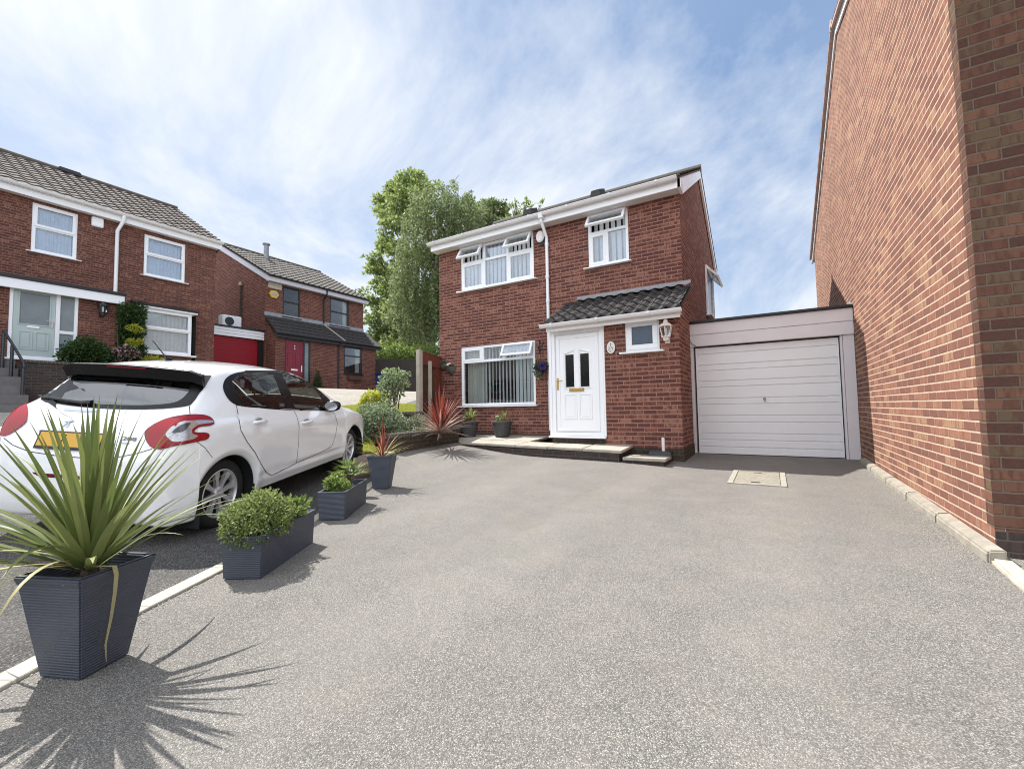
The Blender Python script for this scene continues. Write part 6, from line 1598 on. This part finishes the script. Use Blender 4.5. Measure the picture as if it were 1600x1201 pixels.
        P.append((y_end-.012, zlo+.004)); P.append((y_end-.03 if zlo > zb else y_end-.06, zlo))
        P.append((y_end-.10 if zlo > zb else y_end-.2, zlo+.002))
        P.append((y_end-.12 if .26 < x < 3.6 else 0., zlo+.004 if .26 < x < 3.6 else zlo+.012))
        return P
    NPT = 18; SUB = 3
    def dense(P):
        out = []; n = len(P)
        for i in range(n-1):
            p0, p1, p2, p3 = P[max(i-1, 0)], P[i], P[i+1], P[min(i+2, n-1)]
            for s in range(SUB):
                u = s/SUB; o = []
                for k in (0, 1):
                    a, b, c_, d = p0[k], p1[k], p2[k], p3[k]
                    o.append(.5*(2*b+(c_-a)*u+(2*a-5*b+4*c_-d)*u*u+(3*b-a-3*c_+d)*u**3))
                out.append(tuple(o))
        out.append(P[-1]); return out
    xs = sorted(set([0, .004, .008, .012, .018, .025, .033, .042, .052, .063, .075, .088, .102, .117, .133, .15]+list(np.round(np.arange(.17, 3.70, .026), 4))+[3.70, 3.73, 3.76, 3.79, 3.815, 3.84, 3.86, 3.88, 3.9, 3.915, 3.93, 3.942, 3.952, 3.96]+[xa+s*RA*f for xa in XA for s in (-1, 1) for f in (1.0, .995, .985, .97, .94)]))
    V = []; rows = []
    for x in xs:
        r_ = []
        for y, z in dense(section(x)): r_.append(len(V)); V.append((x, -y, z))
        rows.append(r_)
    n1 = len(V); m = len(rows[0])
    V += [(x, -y, z) for x, y, z in V]
    faces = []; fc = []
    for side in (0, 1):
        for i in range(len(xs)-1):
            for j in range(m-1):
                a, b, c_, d = rows[i][j], rows[i+1][j], rows[i+1][j+1], rows[i][j+1]
                f = (a, b, c_, d) if side == 0 else tuple(v+n1 for v in (d, c_, b, a))
                faces.append(f)
    for i in (0, len(xs)-1):
        loop = rows[i]+[v+n1 for v in reversed(rows[i])]; faces.append(tuple(loop if i == 0 else reversed(loop)))
    bvh = BVHTree.FromPolygons([Vector(v) for v in V], faces)
    camL = MI@Vector(CAM)
    def hit_px(px, py):
        d = (MI.to_3x3()@Vector(ray(px, py))).normalized(); return bvh.ray_cast(camL, d)
    def px_of(v): return proj(M@Vector(v))
    def in_poly(p, poly):
        x, y = p; r_ = False; n = len(poly)
        for i in range(n):
            (x0, y0), (x1, y1) = poly[i], poly[(i+1) % n]
            if (y0 > y) != (y1 > y) and x < (x1-x0)*(y-y0)/(y1-y0)+x0: r_ = not r_
        return r_
    def closed_spline(pts, per=6):
        out = []; n = len(pts)
        for i in range(n):
            p0, p1, p2, p3 = (np.array(pts[(i+k) % n], float) for k in (-1, 0, 1, 2))
            for s in range(per):
                u = s/per; out.append(tuple(.5*(2*p1+(p2-p0)*u+(2*p0-5*p1+4*p2-p3)*u*u+(3*p1-p0-3*p2+p3)*u**3)))
        return out
    def patch(name, outer, mat, parent, off=.004, step=4., hole=None, mirror=False, thick=.004):
        """a panel lying on the body surface: outline given in photograph pixels, carried onto the body along the sight lines"""
        pts = [Vector(p) for p in outer]; nb = len(pts); edges = [(i, (i+1) % nb) for i in range(nb)]
        holes = [] if hole is None else (hole if isinstance(hole[0], list) else [hole])
        for hl_ in holes:
            k0 = len(pts); pts += [Vector(p) for p in hl_]; nh = len(hl_); edges += [(k0+i, k0+(i+1) % nh) for i in range(nh)]
        def in_hole(p): return any(in_poly(p, q) for q in holes)
        x0, x1 = min(p[0] for p in outer), max(p[0] for p in outer); y0, y1 = min(p[1] for p in outer), max(p[1] for p in outer)
        x = x0+step/2
        while x < x1:
            y = y0+step/2
            while y < y1:
                if in_poly((x, y), outer) and not in_hole((x, y)): pts.append(Vector((x, y)))
                y += step
            x += step
        v, e, f, *_ = delaunay_2d_cdt(pts, edges, [tuple(range(nb))], 1 if not hole else 0, 1e-4)
        W_ = []; last = None
        for p in v:
            loc, nr, *_r = hit_px(p.x, p.y)
            if loc is None:
                d = (MI.to_3x3()@Vector(ray(p.x, p.y))).normalized(); ref = last if last is not None else Vector((1, -.8, .8))
                q = camL+d*((ref-camL).dot(d)); loc, nr, *_r = bvh.find_nearest(q)
            if nr.dot(camL-loc) < 0: nr = -nr
            last = loc; W_.append(loc+nr*off)
        fs = []
        for tr in f:
            c_ = sum((v[i] for i in tr), Vector((0, 0)))/len(tr)
            if in_poly(c_, outer) and not in_hole(c_): fs.append(tuple(tr))
        out = []
        for mir in ((False, True) if mirror else (False,)):
            vv = [(p.x, -p.y if mir else p.y, p.z) for p in W_]
            ff = [tuple(reversed(q)) if mir else q for q in fs]
            o = MB().add(vv, ff).build(name, mat, parent, local=True, smooth=True, angle=60); out.append(o)
        return out
    def seam(pxs, name, parent, w=.0045, off=.0022, mat=None, mirror=False):
        P = []
        for a, b in zip(pxs[:-1], pxs[1:]):
            L = math.hypot(b[0]-a[0], b[1]-a[1]); k = max(1, int(L/3))
            P += [(a[0]+(b[0]-a[0])*i/k, a[1]+(b[1]-a[1])*i/k) for i in range(k)]
        P.append(pxs[-1]); H = []
        for p in P:
            loc, nr, *_r = hit_px(*p)
            if loc is not None: H.append((loc, nr if nr.dot(camL-loc) > 0 else -nr))
        vs = []; fs = []
        for i, (loc, nr) in enumerate(H):
            d = (H[min(i+1, len(H)-1)][0]-H[max(i-1, 0)][0]).normalized(); s = d.cross(nr).normalized()*w/2
            vs += [tuple(loc+s+nr*off), tuple(loc-s+nr*off)]
        fs = [(2*i, 2*i+1, 2*i+3, 2*i+2) for i in range(len(H)-1)]
        mb = MB(); mb.add(vs, fs)
        if mirror: mb.add([(x, -y, z) for x, y, z in vs], fs)
        return mb.build(name, mat or blk, parent, local=True, recalc=False)
    # outlines traced from the photograph
    side_out = closed_spline([(348, 604), (352, 592), (364, 584), (385, 580), (420, 578.5), (446, 580), (462, 585), (482, 597), (500, 611), (516, 626), (521, 638), (506, 641), (450, 639), (400, 637), (374, 634), (361, 628), (352, 617)], 5)
    rear_win = closed_spline([(362, 598), (372, 586.5), (400, 582.5), (423, 581.5), (428, 590), (437, 613), (443, 636), (410, 634.5), (382, 631), (373, 622), (367, 608)], 4)
    front_win = closed_spline([(440, 583), (455, 587), (472, 594), (489, 607), (500, 620), (505, 637), (480, 637.5), (461, 636), (454, 615), (446, 597)], 4)
    glass_r = closed_spline([(60, 619), (72, 606), (97, 588), (120, 588), (200, 588), (260, 591), (315, 602), (311, 615), (302, 628), (290, 635), (240, 639.5), (170, 639), (110, 634), (75, 627)], 4)
    glass_in = closed_spline([(76, 618), (100, 592), (125, 592), (200, 594), (262, 597), (296, 604), (286, 622), (262, 631), (200, 633.5), (120, 629)], 4)
    keep = []
    def side_cut(cen):
        p = px_of(cen); return any(in_poly((p[0]+dx, p[1]+dy), q) for q in (rear_win, front_win) for dx, dy in ((0, 0), (3, 0), (-3, 0), (0, 2.5), (0, -2.5)))
    for f in faces[:-2]:
        cen = sum((Vector(V[i]) for i in f), Vector())/4; c2 = Vector((cen.x, -abs(cen.y), cen.z))
        if c2.z > .9 and abs(cen.y) > .5 and side_cut(c2): continue
        if .315 < cen.x < .60 and abs(cen.y) < wr(cen.x)*.84 and cen.z > zt(cen.x)-cr(cen.x): continue
        if 2.12 < cen.x < 2.86 and abs(cen.y) < wr(cen.x)*.90: continue
        keep.append(f)
    keep += faces[-2:]
    body = MB().add(V, keep).build('body', paint, root, local=True, smooth=True, angle=35)
    bm = bmesh.new(); bm.from_mesh(body.data); bmesh.ops.remove_doubles(bm, verts=bm.verts, dist=.0004); bmesh.ops.recalc_face_normals(bm, faces=bm.faces); bm.to_mesh(body.data); bm.free()
    body.data.polygons.foreach_set('use_smooth', [True]*len(body.data.polygons)); body.data.set_sharp_from_angle(angle=R(40))
    # windscreen
    vs = []; fs = []; X = np.linspace(2.10, 2.88, 14)
    for x in X:
        for k in range(13): y = wr(x)*.92*(k/6-1); vs.append((x, y, zt(x)-cr(x)*min(1, (abs(y)/wr(x)))**2*.8+.003))
    for i in range(13):
        for k in range(12): fs.append((i*13+k, i*13+13+k, i*13+14+k, i*13+k+1))
    MB().add(vs, fs).build('windscreen', gl, root, local=True, smooth=True)
    # side glass: black surround with two panes
    sides = patch('window_surround', side_out, blk, root, .0035, 3.0, [rear_win, front_win], True)
    for nm, poly in (('rear_door_window', rear_win), ('front_door_window', front_win)):
        for o, s in zip(patch(nm, poly, gl, root, .0045, 5., None, True), sides): pass
    # doors: seams drawn on the body plus handles
    rd = [(369, 633), (373, 655), (376, 672), (386, 690), (398, 706), (408, 725), (416, 738), (424, 742.5), (463, 723), (464, 712), (466.5, 690), (467, 665), (464, 652), (459, 641), (420, 638.5)]
    fd = [(459, 641), (464, 652), (467, 665), (466.5, 690), (464, 712), (463, 723), (500, 706.5), (518, 697), (524, 680), (527, 660), (522, 645), (506, 641.5)]
    for nm, poly in (('rear_door', rd), ('front_door', fd)):
        ds = patch(nm, closed_spline(poly, 2), paint, root, .0018, 5., None, True)
        seam(poly+[poly[0]], 'door_seam', ds[0], .0065, .0032)
        hp = {'rear_door': (404, 658.5), 'front_door': (478.5, 659)}[nm]; loc, nr, *_r = hit_px(*hp)
        if loc is None: continue
        for o, sg in zip(ds, (1, -1)):
            y = abs(loc.y)
            mb = MB(); sy = -1 if sg == 1 else 1
            path = [(loc.x-.095, sy*(y-.002), loc.z), (loc.x-.08, sy*(y+.026), loc.z+.002), (loc.x, sy*(y+.034), loc.z+.004), (loc.x+.08, sy*(y+.026), loc.z+.002), (loc.x+.095, sy*(y-.002), loc.z)]
            mb.tube(path, [.012, .015, .0165, .015, .012], 10); mb.build('handle', paint, o, local=True, smooth=True)
            mb = MB(); n = 16
            mb.add([(loc.x+.06*math.cos(2*PI*k/n), sy*(y+.0035), loc.z+.010+.028*math.sin(2*PI*k/n)) for k in range(n)], [tuple(range(n))]); mb.build('handle_recess', simple('grey_recess', (.30, .31, .32), .4, .05), o, local=True)
    # rear screen, spoiler, wiper
    gt = patch('rear_window', glass_r, gl_r, root, .004, 5.)[0]
    patch('rear_window_border', glass_r, blk, root, .0055, 4., glass_in)
    n = 26; vs = []
    for k in range(n+1):
        f = k/n*2-1; a = abs(f); y = f*.640-.03; xf = .395+.035*a**3; zf = 1.388-.022*a**2-.030*max(0, a-.86)/.14
        hs = .098-.012*a**3; xb = .60+.03*a; yb = min(abs(y), wr(xb)*1.0)*math.copysign(1, y); zb_ = zt(xb)-cr(xb)*(min(1, abs(yb)/wr(xb)))**2+.006
        xm = .48; zm = (zf+zb_)/2+.012
        vs += [(xf, y, zf), (xf+.03, y, zf+.010), (xm, (y+yb)/2, zm), (xb, yb, zb_), (xb, yb*.97, zb_-.05), (xm+.02, y*.96, zf-hs-.012), (xf+.075, y*.965, zf-hs-.012), (xf+.035, y*.985, zf-hs)]
    w_ = 8
    fs = [(k*w_+j, k*w_+w_+j, k*w_+w_+(j+1) % w_, k*w_+(j+1) % w_) for k in range(n) for j in range(w_)]+[tuple(range(w_-1, -1, -1)), tuple(n*w_+j for j in range(w_))]
    sp = MB().add(vs, fs).build('spoiler', blk, root, local=True, smooth=True, angle=38)
    MB().box(.392, .410, -.20, .16, 1.364, 1.378).build('brake_lamp', dred, sp, local=True, bevel=.003)
    pw = [(64, 621), (95, 627), (128, 632), (146, 632)]; mb = MB(); H = []
    for p in pw:
        loc, nr, *_r = hit_px(*p)
        if loc is not None: H.append(tuple(loc+(nr if nr.dot(camL-loc) > 0 else -nr)*.022))
    if len(H) > 1: mb.tube(H, [.008, .012, .014, .022][:len(H)], 6); mb.build('wiper', blk, root, local=True)
    # tail lamps: red claw with a clear heart
    lamp = [(228, 678), (240, 665), (262, 655), (290, 649.5), (315, 649), (328, 653), (333, 661), (326, 664.5), (312, 666), (303, 671), (303, 676), (318, 676.5), (325, 679), (322, 685), (305, 689), (280, 694), (242, 700)]
    heart = [(262, 676), (272, 666), (290, 658), (326, 657.5), (331, 661), (310, 664), (299, 671), (300, 678), (308, 681), (296, 687), (272, 690), (261, 682)]
    inner = [(268, 676), (283, 664), (296, 661), (292, 668), (284, 675)]
    lz = patch('tail_lamp', closed_spline(lamp, 4), red, root, .010, 3., None, True)
    for q_, o in zip(patch('clear_lens', closed_spline(heart, 4), clear, lz[0], .0125, 3., None, False), lz): pass
    patch('reflector', closed_spline(inner, 3), grey_in, lz[0], .0145, 2.5)
    seam(closed_spline(lamp, 4)+[closed_spline(lamp, 4)[0]], 'lamp_rim', lz[0], .012, .009, dred)
    patch('bumper_reflector', closed_spline([(52, 737), (70, 739), (110, 742), (112, 746), (70, 745), (56, 741)], 3), dred, root, .004, 3., None, True)
    # tailgate seams, plate, badges
    seam([(296, 634), (297, 649)], 'tailgate_seam', root, .005, .002, mirror=True)
    seam([(6, 684), (20, 695), (45, 705), (90, 712), (140, 716), (180, 715), (215, 708), (238, 701)], 'bumper_seam', root, .006, .002)
    seam([(305, 688), (320, 699), (332, 715)], 'bumper_seam', root, .004, .002, mirror=True)
    seam([(100, 640), (130, 642), (156, 642.5)], 'tailgate_handle', root, .022, .006, simple('bright_tailgate_strip', (.5, .55, .62), .2, .05, Metallic=.7))
    MAT['plate'] = simple('amber_plate', (.62, .33, .015), .35, .05)
    rec = [(62, 671), (168, 677.5), (160, 704), (56, 697)]
    patch('plate_recess', rec, simple('plate_shadow_recess', (.45, .46, .47), .5, .05), root, .0015, 5.)
    pts_ = [hit_px(*p) for p in ((59, 697), (159, 703), (166, 679), (65, 673.5))]
    Pq = [p[0] for p in pts_]; nrm_ = (Pq[1]-Pq[0]).cross(Pq[3]-Pq[0]).normalized()
    if nrm_.x > 0: nrm_ = -nrm_
    ce = sum(Pq, Vector())/4; ex_ = (Pq[1]-Pq[0]+Pq[2]-Pq[3]).normalized(); ey_ = nrm_.cross(ex_).normalized()
    if ey_.z < 0: ey_ = -ey_
    def pl(u, v, o): return tuple(ce+ex_*u+ey_*v+nrm_*o)
    mb = MB(); mb.prism([pl(u, v, .012) for u, v in ((-.26, -.056), (.26, -.056), (.26, .056), (-.26, .056))], nrm_*.008); plate = mb.build('number_plate', MAT['plate'], root, local=True, bevel=.003)
    mb = MB()
    for a_ in ((-.266, .266, .0565, .064), (-.266, .266, -.078, -.0565), (-.266, -.2605, -.0565, .0565), (.2605, .266, -.0565, .0565)):
        mb.prism([pl(u, v, .010) for u, v in ((a_[0], a_[2]), (a_[1], a_[2]), (a_[1], a_[3]), (a_[0], a_[3]))], nrm_*.011)
    mb.build('plate_holder', blk, plate, local=True)
    loc0, nr0, *_r = hit_px(103, 684); u0 = (loc0-ce).dot(ex_)-.0
    tm = text_mesh('plate_character', '7', .105, blk, plate, lambda c_: pl(u0+c_.x*.75, c_.y, .0215+c_.z*.3)); 
    def local_text(o):
        L = root.location
        for v_ in o.data.vertices: v_.co = v_.co+L
    local_text(tm)
    loc, nr, *_r = hit_px(203, 686)
    if nr.dot(camL-loc) < 0: nr = -nr
    ex2 = Vector((0, -1, 0)); ex2 = (ex2-nr*ex2.dot(nr)).normalized(); ey2 = nr.cross(ex2).normalized(); ey2 = ey2 if ey2.z > 0 else -ey2
    badge = simple('dark_chrome_badge', (.16, .16, .17), .25, .1, Metallic=.8)
    b2 = text_mesh('badge', '208', .050, badge, root, lambda c_: tuple(loc+ex2*c_.x*1.55+ey2*c_.y*.85+nr*(.006+c_.z)), .002); local_text(b2)
    mb = MB(); c0 = loc-ey2*.033-ex2*.025
    mb.prism([tuple(c0+ex2*u+ey2*v+nr*.003) for u, v in ((-.035, -.006), (.035, -.006), (.035, .005), (-.035, .005))], nr*.003); mb.build('badge_strip', simple('grey_badge', (.38, .39, .40), .3, .1, Metallic=.6), b2, local=True)
    # the rearing animal emblem in bright metal
    loc, nr, *_r = hit_px(108, 661)
    if nr.dot(camL-loc) < 0: nr = -nr
    ex3 = (Vector((0, -1, 0))-nr*(-nr.y)).normalized(); ey3 = nr.cross(ex3).normalized(); ey3 = ey3 if ey3.z > 0 else -ey3
    mb = MB()
    for poly in ([(-.5, .35), (-.1, .55), (.25, .75), (.55, .55), (.5, .25), (.2, .1), (.05, -.05), (-.15, .1)], [(-.15, .15), (.05, 0), (-.3, -.35), (-.6, -.75), (-.95, -.8), (-.6, -.45)], [(.05, .05), (.25, .1), (.3, -.35), (.2, -.95), (-.0, -.8), (.1, -.35)],
                 [(-.45, .32), (-.2, .2), (-.6, .05), (-.9, .1), (-.7, .3)], [(.45, .3), (.6, .15), (.8, .4), (.7, .55), (.55, .5)]):
        mb.prism([tuple(loc+ex3*u*.042+ey3*v*.045+nr*.004) for u, v in poly], nr*.006)
    mb.build('emblem', simple('chrome_emblem', (.42, .45, .50), .12, .1, Metallic=1.), root, local=True, bevel=.002, seg=1)
    # mirrors
    for sy in (-1, 1):
        mb = MB(); c_ = Vector((2.30, sy*.905, .985)); n, m_ = 12, 16; vs = []
        for i in range(n+1):
            for j in range(m_):
                th = PI*i/n; ph = 2*PI*j/m_; d = Vector((math.sin(th)*math.cos(ph), math.cos(th), math.sin(th)*math.sin(ph)))
                vs.append((c_.x+(d.x*.085 if d.x > 0 else d.x*.035), c_.y+d.y*.105, c_.z+math.copysign(abs(d.z)**.7, d.z)*.068+sy*d.y*.010))
        mb.add(vs, [(i*m_+j, (i+1)*m_+j, (i+1)*m_+(j+1) % m_, i*m_+(j+1) % m_) for i in range(n) for j in range(m_)])
        mb.tube([(c_.x+.02, sy*.76, .945), (c_.x+.02, sy*.86, .955)], [.03, .022], 8)
        mi_ = mb.build('mirror', blk, root, local=True, smooth=True)
        MB().add([(c_.x-.036, c_.y+.085*math.cos(2*PI*k/16), c_.z+.052*math.sin(2*PI*k/16)) for k in range(16)], [tuple(range(16))]).build('mirror_glass', MAT['chrome'], mi_, local=True)
    # wheels
    def wheel(xa, sy):
        c_ = (xa, sy*.755, ZC-.005); 
        def f2(x, y, z): return (c_[0]+x, c_[1]+sy*y, c_[2]+z)
        mb = MB(f2); prof = [(.205, -.17), (.275, -.185), (.297, -.16), (.302, -.12), (.302, -.03), (.297, -.008), (.285, .006), (.262, .012), (.235, .010), (.212, .0), (.205, -.02)]
        mb.lathe([(r_, h_) for r_, h_ in prof], (0, 0, 0), 48, 'y', cap=False); ty = mb.build('wheel', rub, root, local=True, smooth=True)
        mb = MB(f2); mb.lathe([(.208, -.15), (.208, -.012), (.214, .003), (.206, .006), (.198, -.004), (.194, -.03), (.190, -.13)], (0, 0, 0), 48, 'y', cap=False)
        for k in range(8):
            a = 2*PI*k/8+.2; ca, sa = math.cos(a), math.sin(a)
            def pp(r_, w, o): return (ca*r_-sa*w, o, sa*r_+ca*w)
            for sgn in (0,):
                vs = [pp(.03, -.018, -.018), pp(.03, .018, -.018), pp(.12, .017, -.014), pp(.195, .030, -.006), pp(.195, -.030, -.006), pp(.12, -.017, -.014)]
                back = [(x, o-.03, z) for x, o, z in vs]
                mb.add(vs+back, [(0, 1, 2, 5), (5, 2, 3, 4), (6, 11, 8, 7), (11, 10, 9, 8), (1, 7, 8, 2), (2, 8, 9, 3), (4, 10, 11, 5), (5, 11, 6, 0)])
        mb.lathe([(.055, -.05), (.055, -.012), (.045, -.004), (.0, -.002)], (0, 0, 0), 20, 'y', cap=False)
        mb.build('rim', alloy, ty, local=True, smooth=True, angle=30)
        mb = MB(f2); mb.lathe([(.0, -.06), (.195, -.06)], (0, 0, 0), 32, 'y', cap=False); mb.lathe([(.13, -.055), (.13, -.05), (.0, -.048)], (0, 0, 0), 24, 'y', cap=False); mb.build('brake_disc', dark, ty, local=True)
        # dark wheel housing
        mb = MB(); n = 20; vs = []
        for k in range(n+1):
            a = PI*k/n; x, z = xa+(RA-.002)*math.cos(a), ZC+(RA-.002)*math.sin(a); vs += [(x, sy*.83, z), (x, sy*.45, z)]
        mb.add(vs, [(2*k, 2*k+1, 2*k+3, 2*k+2) for k in range(n)])
        for s2 in (-1, 1): mb.add([(xa+s2*(RA-.003), sy*.845, .10), (xa+s2*(RA-.003), sy*.45, .10), (xa+s2*(RA-.003), sy*.45, ZC+.01), (xa+s2*(RA-.003), sy*.845, ZC+.01)], [(0, 1, 2, 3)])
        mb.add([(xa+RA*math.cos(PI*k/n), sy*.45, ZC+RA*math.sin(PI*k/n)) for k in range(n+1)], [tuple(range(n+1))]); mb.build('wheel_housing', dark, root, local=True, recalc=False)
    for xa in XA:
        for sy in (-1, 1): wheel(xa, sy)
    MB().box(.25, 3.75, -.62, .62, .19, .24).build('underbody', dark, root, local=True)
    mb = MB(); mb.add([(.95, s*.845, .20) for s in (-1,)], []);
    # aerial
    hp = hit_px(268, 560)
    ax = 1.25
    mb = MB(); az_ = zt(1.0)
    loc, nr, *_r = hit_px(264, 563)
    if loc is None: loc = Vector((1.2, .2, zt(1.2)))
    mb.tube([tuple(loc), tuple(loc+Vector((-.03, 0, .02)))], [.035, .018], 8); mb.tube([tuple(loc+Vector((-.02, 0, .015))), tuple(loc+Vector((-.17, .02, .18)))], [.006, .004], 6); mb.build('aerial', blk, root, local=True)
    # cabin
    MB().box(.45, 3.0, -.70, .70, .28, .36).build('cabin_floor', dark, root, local=True)
    MB().prism([(2.25, -.68, .80), (2.25, -.68, .93), (2.45, -.68, .96), (2.82, -.68, .92), (2.82, -.68, .5), (2.4, -.68, .5)], (0, 1.36, 0)).build('dashboard', cloth, root, local=True, bevel=.03)
    def seat(x, y, w, name='seat'):
        mb = MB(); mb.box(x, x+.5, y-w, y+w, .38, .56); s_ = mb.build(name, cloth, root, local=True, bevel=.05)
        mb = MB(); mb.prism([(x, y-w, .5), (x+.13, y-w, .5), (x-.03, y-w, 1.10), (x-.13, y-w, 1.08)], (0, 2*w, 0)); mb.build('seat_back', cloth, s_, local=True, bevel=.045)
        mb = MB(); mb.prism([(x-.10, y-.12, 1.12), (x-.0, y-.12, 1.13), (x-.05, y-.12, 1.30), (x-.13, y-.12, 1.29)], (0, .24, 0)); mb.build('headrest', cloth, s_, local=True, bevel=.035)
        mb = MB()
        for d in (-.05, .05): mb.tube([(x-.07, y+d, 1.04), (x-.07, y+d, 1.16)], .008, 6)
        mb.build('headrest_post', MAT['chrome'], s_, local=True)
    for y in (-.36, .36): seat(1.72, y, .24)
    for y in (-.38, .38): seat(.92, y, .30)
    MB().box(.30, .85, -.56, .56, .93, .95).build('parcel_shelf', cloth, root, local=True, bevel=.01)
    mb = MB(); c_ = Vector((2.12, .36, .92)); R_ = .18
    mb.tube([(c_.x+.10*math.sin(2*PI*k/24)*.5, c_.y+R_*math.cos(2*PI*k/24), c_.z+R_*math.sin(2*PI*k/24)) for k in range(25)], .015, 6, cap=False); mb.build('steering_wheel', blk, root, local=True)
    return root
CAR = car()
# ================================================================ daylight
SUN = Vector((-.75, .10, 1.0)).normalized()
elev = math.asin(SUN.z)
sun = bpy.data.lights.new('sun', 'SUN'); sun.energy = 4.3; sun.angle = R(.53); sun.color = (1, .97, .92)
so = bpy.data.objects.new('sun', sun); COL.objects.link(so); so.rotation_euler = SUN.to_track_quat('Z', 'Y').to_euler(); so.location = (-20, 5, 30)
w = bpy.data.worlds.new('World'); sc.world = w; w.use_nodes = True; nt = w.node_tree; nt.nodes.clear()
def wn(typ, ins=None, **kw):
    nd = nt.nodes.new('ShaderNode'+typ)
    for k, v in kw.items(): setattr(nd, k, v)
    for k, v in (ins or {}).items():
        if isinstance(v, bpy.types.NodeSocket): nt.links.new(v, nd.inputs[k])
        else: nd.inputs[k].default_value = v
    return nd
sky = wn('TexSky', sky_type='NISHITA', sun_disc=False, sun_elevation=elev, sun_rotation=math.atan2(SUN.x, SUN.y), altitude=100, air_density=1.0, dust_density=.8, ozone_density=1.6)
tc = wn('TexCoord').outputs['Generated']
sp = wn('SeparateXYZ', {0: tc})
den = wn('Math', {0: wn('Math', {0: sp.outputs[2], 1: .0}, operation='MAXIMUM').outputs[0], 1: .22}, operation='ADD').outputs[0]
u = wn('Math', {0: sp.outputs[0], 1: den}, operation='DIVIDE').outputs[0]; v = wn('Math', {0: sp.outputs[1], 1: den}, operation='DIVIDE').outputs[0]
cv = wn('CombineXYZ', {0: u, 1: v}).outputs[0]
wisp = wn('TexNoise', {'Vector': wn('Mapping', {'Vector': cv, 'Rotation': (0, 0, R(40)), 'Scale': (.55, .30, 1)}).outputs[0], 'Scale': 1.1, 'Detail': 10, 'Roughness': .63, 'Distortion': 1.1}).outputs[0]
veil = wn('TexNoise', {'Vector': cv, 'Scale': .30, 'Detail': 3, 'Roughness': .5}).outputs[0]
a = wn('MapRange', {0: wisp, 1: .43, 2: .64, 3: 0., 4: .9}).outputs[0]
b = wn('MapRange', {0: veil, 1: .40, 2: .66, 3: .0, 4: .45}).outputs[0]
# the veil thickens around the sun and towards the horizon
dt = wn('VectorMath', {0: wn('VectorMath', {0: tc}, operation='NORMALIZE').outputs[0], 1: tuple(SUN)}, operation='DOT_PRODUCT').outputs['Value']
nearsun = wn('MapRange', {0: dt, 1: .55, 2: 1.0, 3: 0., 4: .25}).outputs[0]
hor = wn('MapRange', {0: sp.outputs[2], 1: 0., 2: .42, 3: .38, 4: 0.}).outputs[0]
m = wn('Math', {0: wn('Math', {0: a, 1: b}, operation='ADD').outputs[0], 1: wn('Math', {0: nearsun, 1: hor}, operation='ADD').outputs[0]}, operation='ADD', use_clamp=True).outputs[0]
mx = nt.nodes.new('ShaderNodeMix'); mx.data_type = 'RGBA'; nt.links.new(m, mx.inputs[0]); nt.links.new(sky.outputs[0], mx.inputs[6]); mx.inputs[7].default_value = (4.35, 4.7, 5.3, 1)
bs = nt.nodes.new('ShaderNodeMix'); bs.data_type = 'RGBA'; bs.inputs[0].default_value = .55; bs.inputs[7].default_value = (1.75, 2.5, 3.75, 1)
# richer blue between the clouds, and added bright cloud behind the camera to fill the shaded fronts
nt.links.new(wn('VectorMath', {0: sky.outputs[0], 1: (.42, .52, .62)}, operation='MULTIPLY').outputs[0], bs.inputs[6]); nt.links.new(bs.outputs[2], mx.inputs[6])
back_fill = wn('VectorMath', {0: wn('VectorMath', {0: tc}, operation='NORMALIZE').outputs[0], 1: (.42, -.88, .20)}, operation='DOT_PRODUCT').outputs['Value']
back_fill = wn('MapRange', {0: back_fill, 1: -.05, 2: .75, 3: 0., 4: 1.}).outputs[0]
cc = nt.nodes.new('ShaderNodeMix'); cc.data_type = 'RGBA'; nt.links.new(back_fill, cc.inputs[0]); cc.inputs[6].default_value = (4.35, 4.55, 4.85, 1); cc.inputs[7].default_value = (9.0, 9.5, 10.4, 1); nt.links.new(cc.outputs[2], mx.inputs[7])
mm = wn('Math', {0: m, 1: wn('Math', {0: back_fill, 1: .55}, operation='MULTIPLY').outputs[0]}, operation='ADD', use_clamp=True).outputs[0]; nt.links.new(mm, mx.inputs[0])
bg = wn('Background', {'Color': mx.outputs[2], 'Strength': .125}); nt.links.new(bg.outputs[0], wn('OutputWorld').inputs[0])
sc.view_settings.view_transform = 'Standard'; sc.view_settings.look = 'None'; sc.view_settings.exposure = 0.84; sc.view_settings.gamma = 1
sc.cycles.filter_width = 1.05
sc.cycles.max_bounces = 8; sc.cycles.transparent_max_bounces = 16; sc.cycles.sample_clamp_indirect = 6
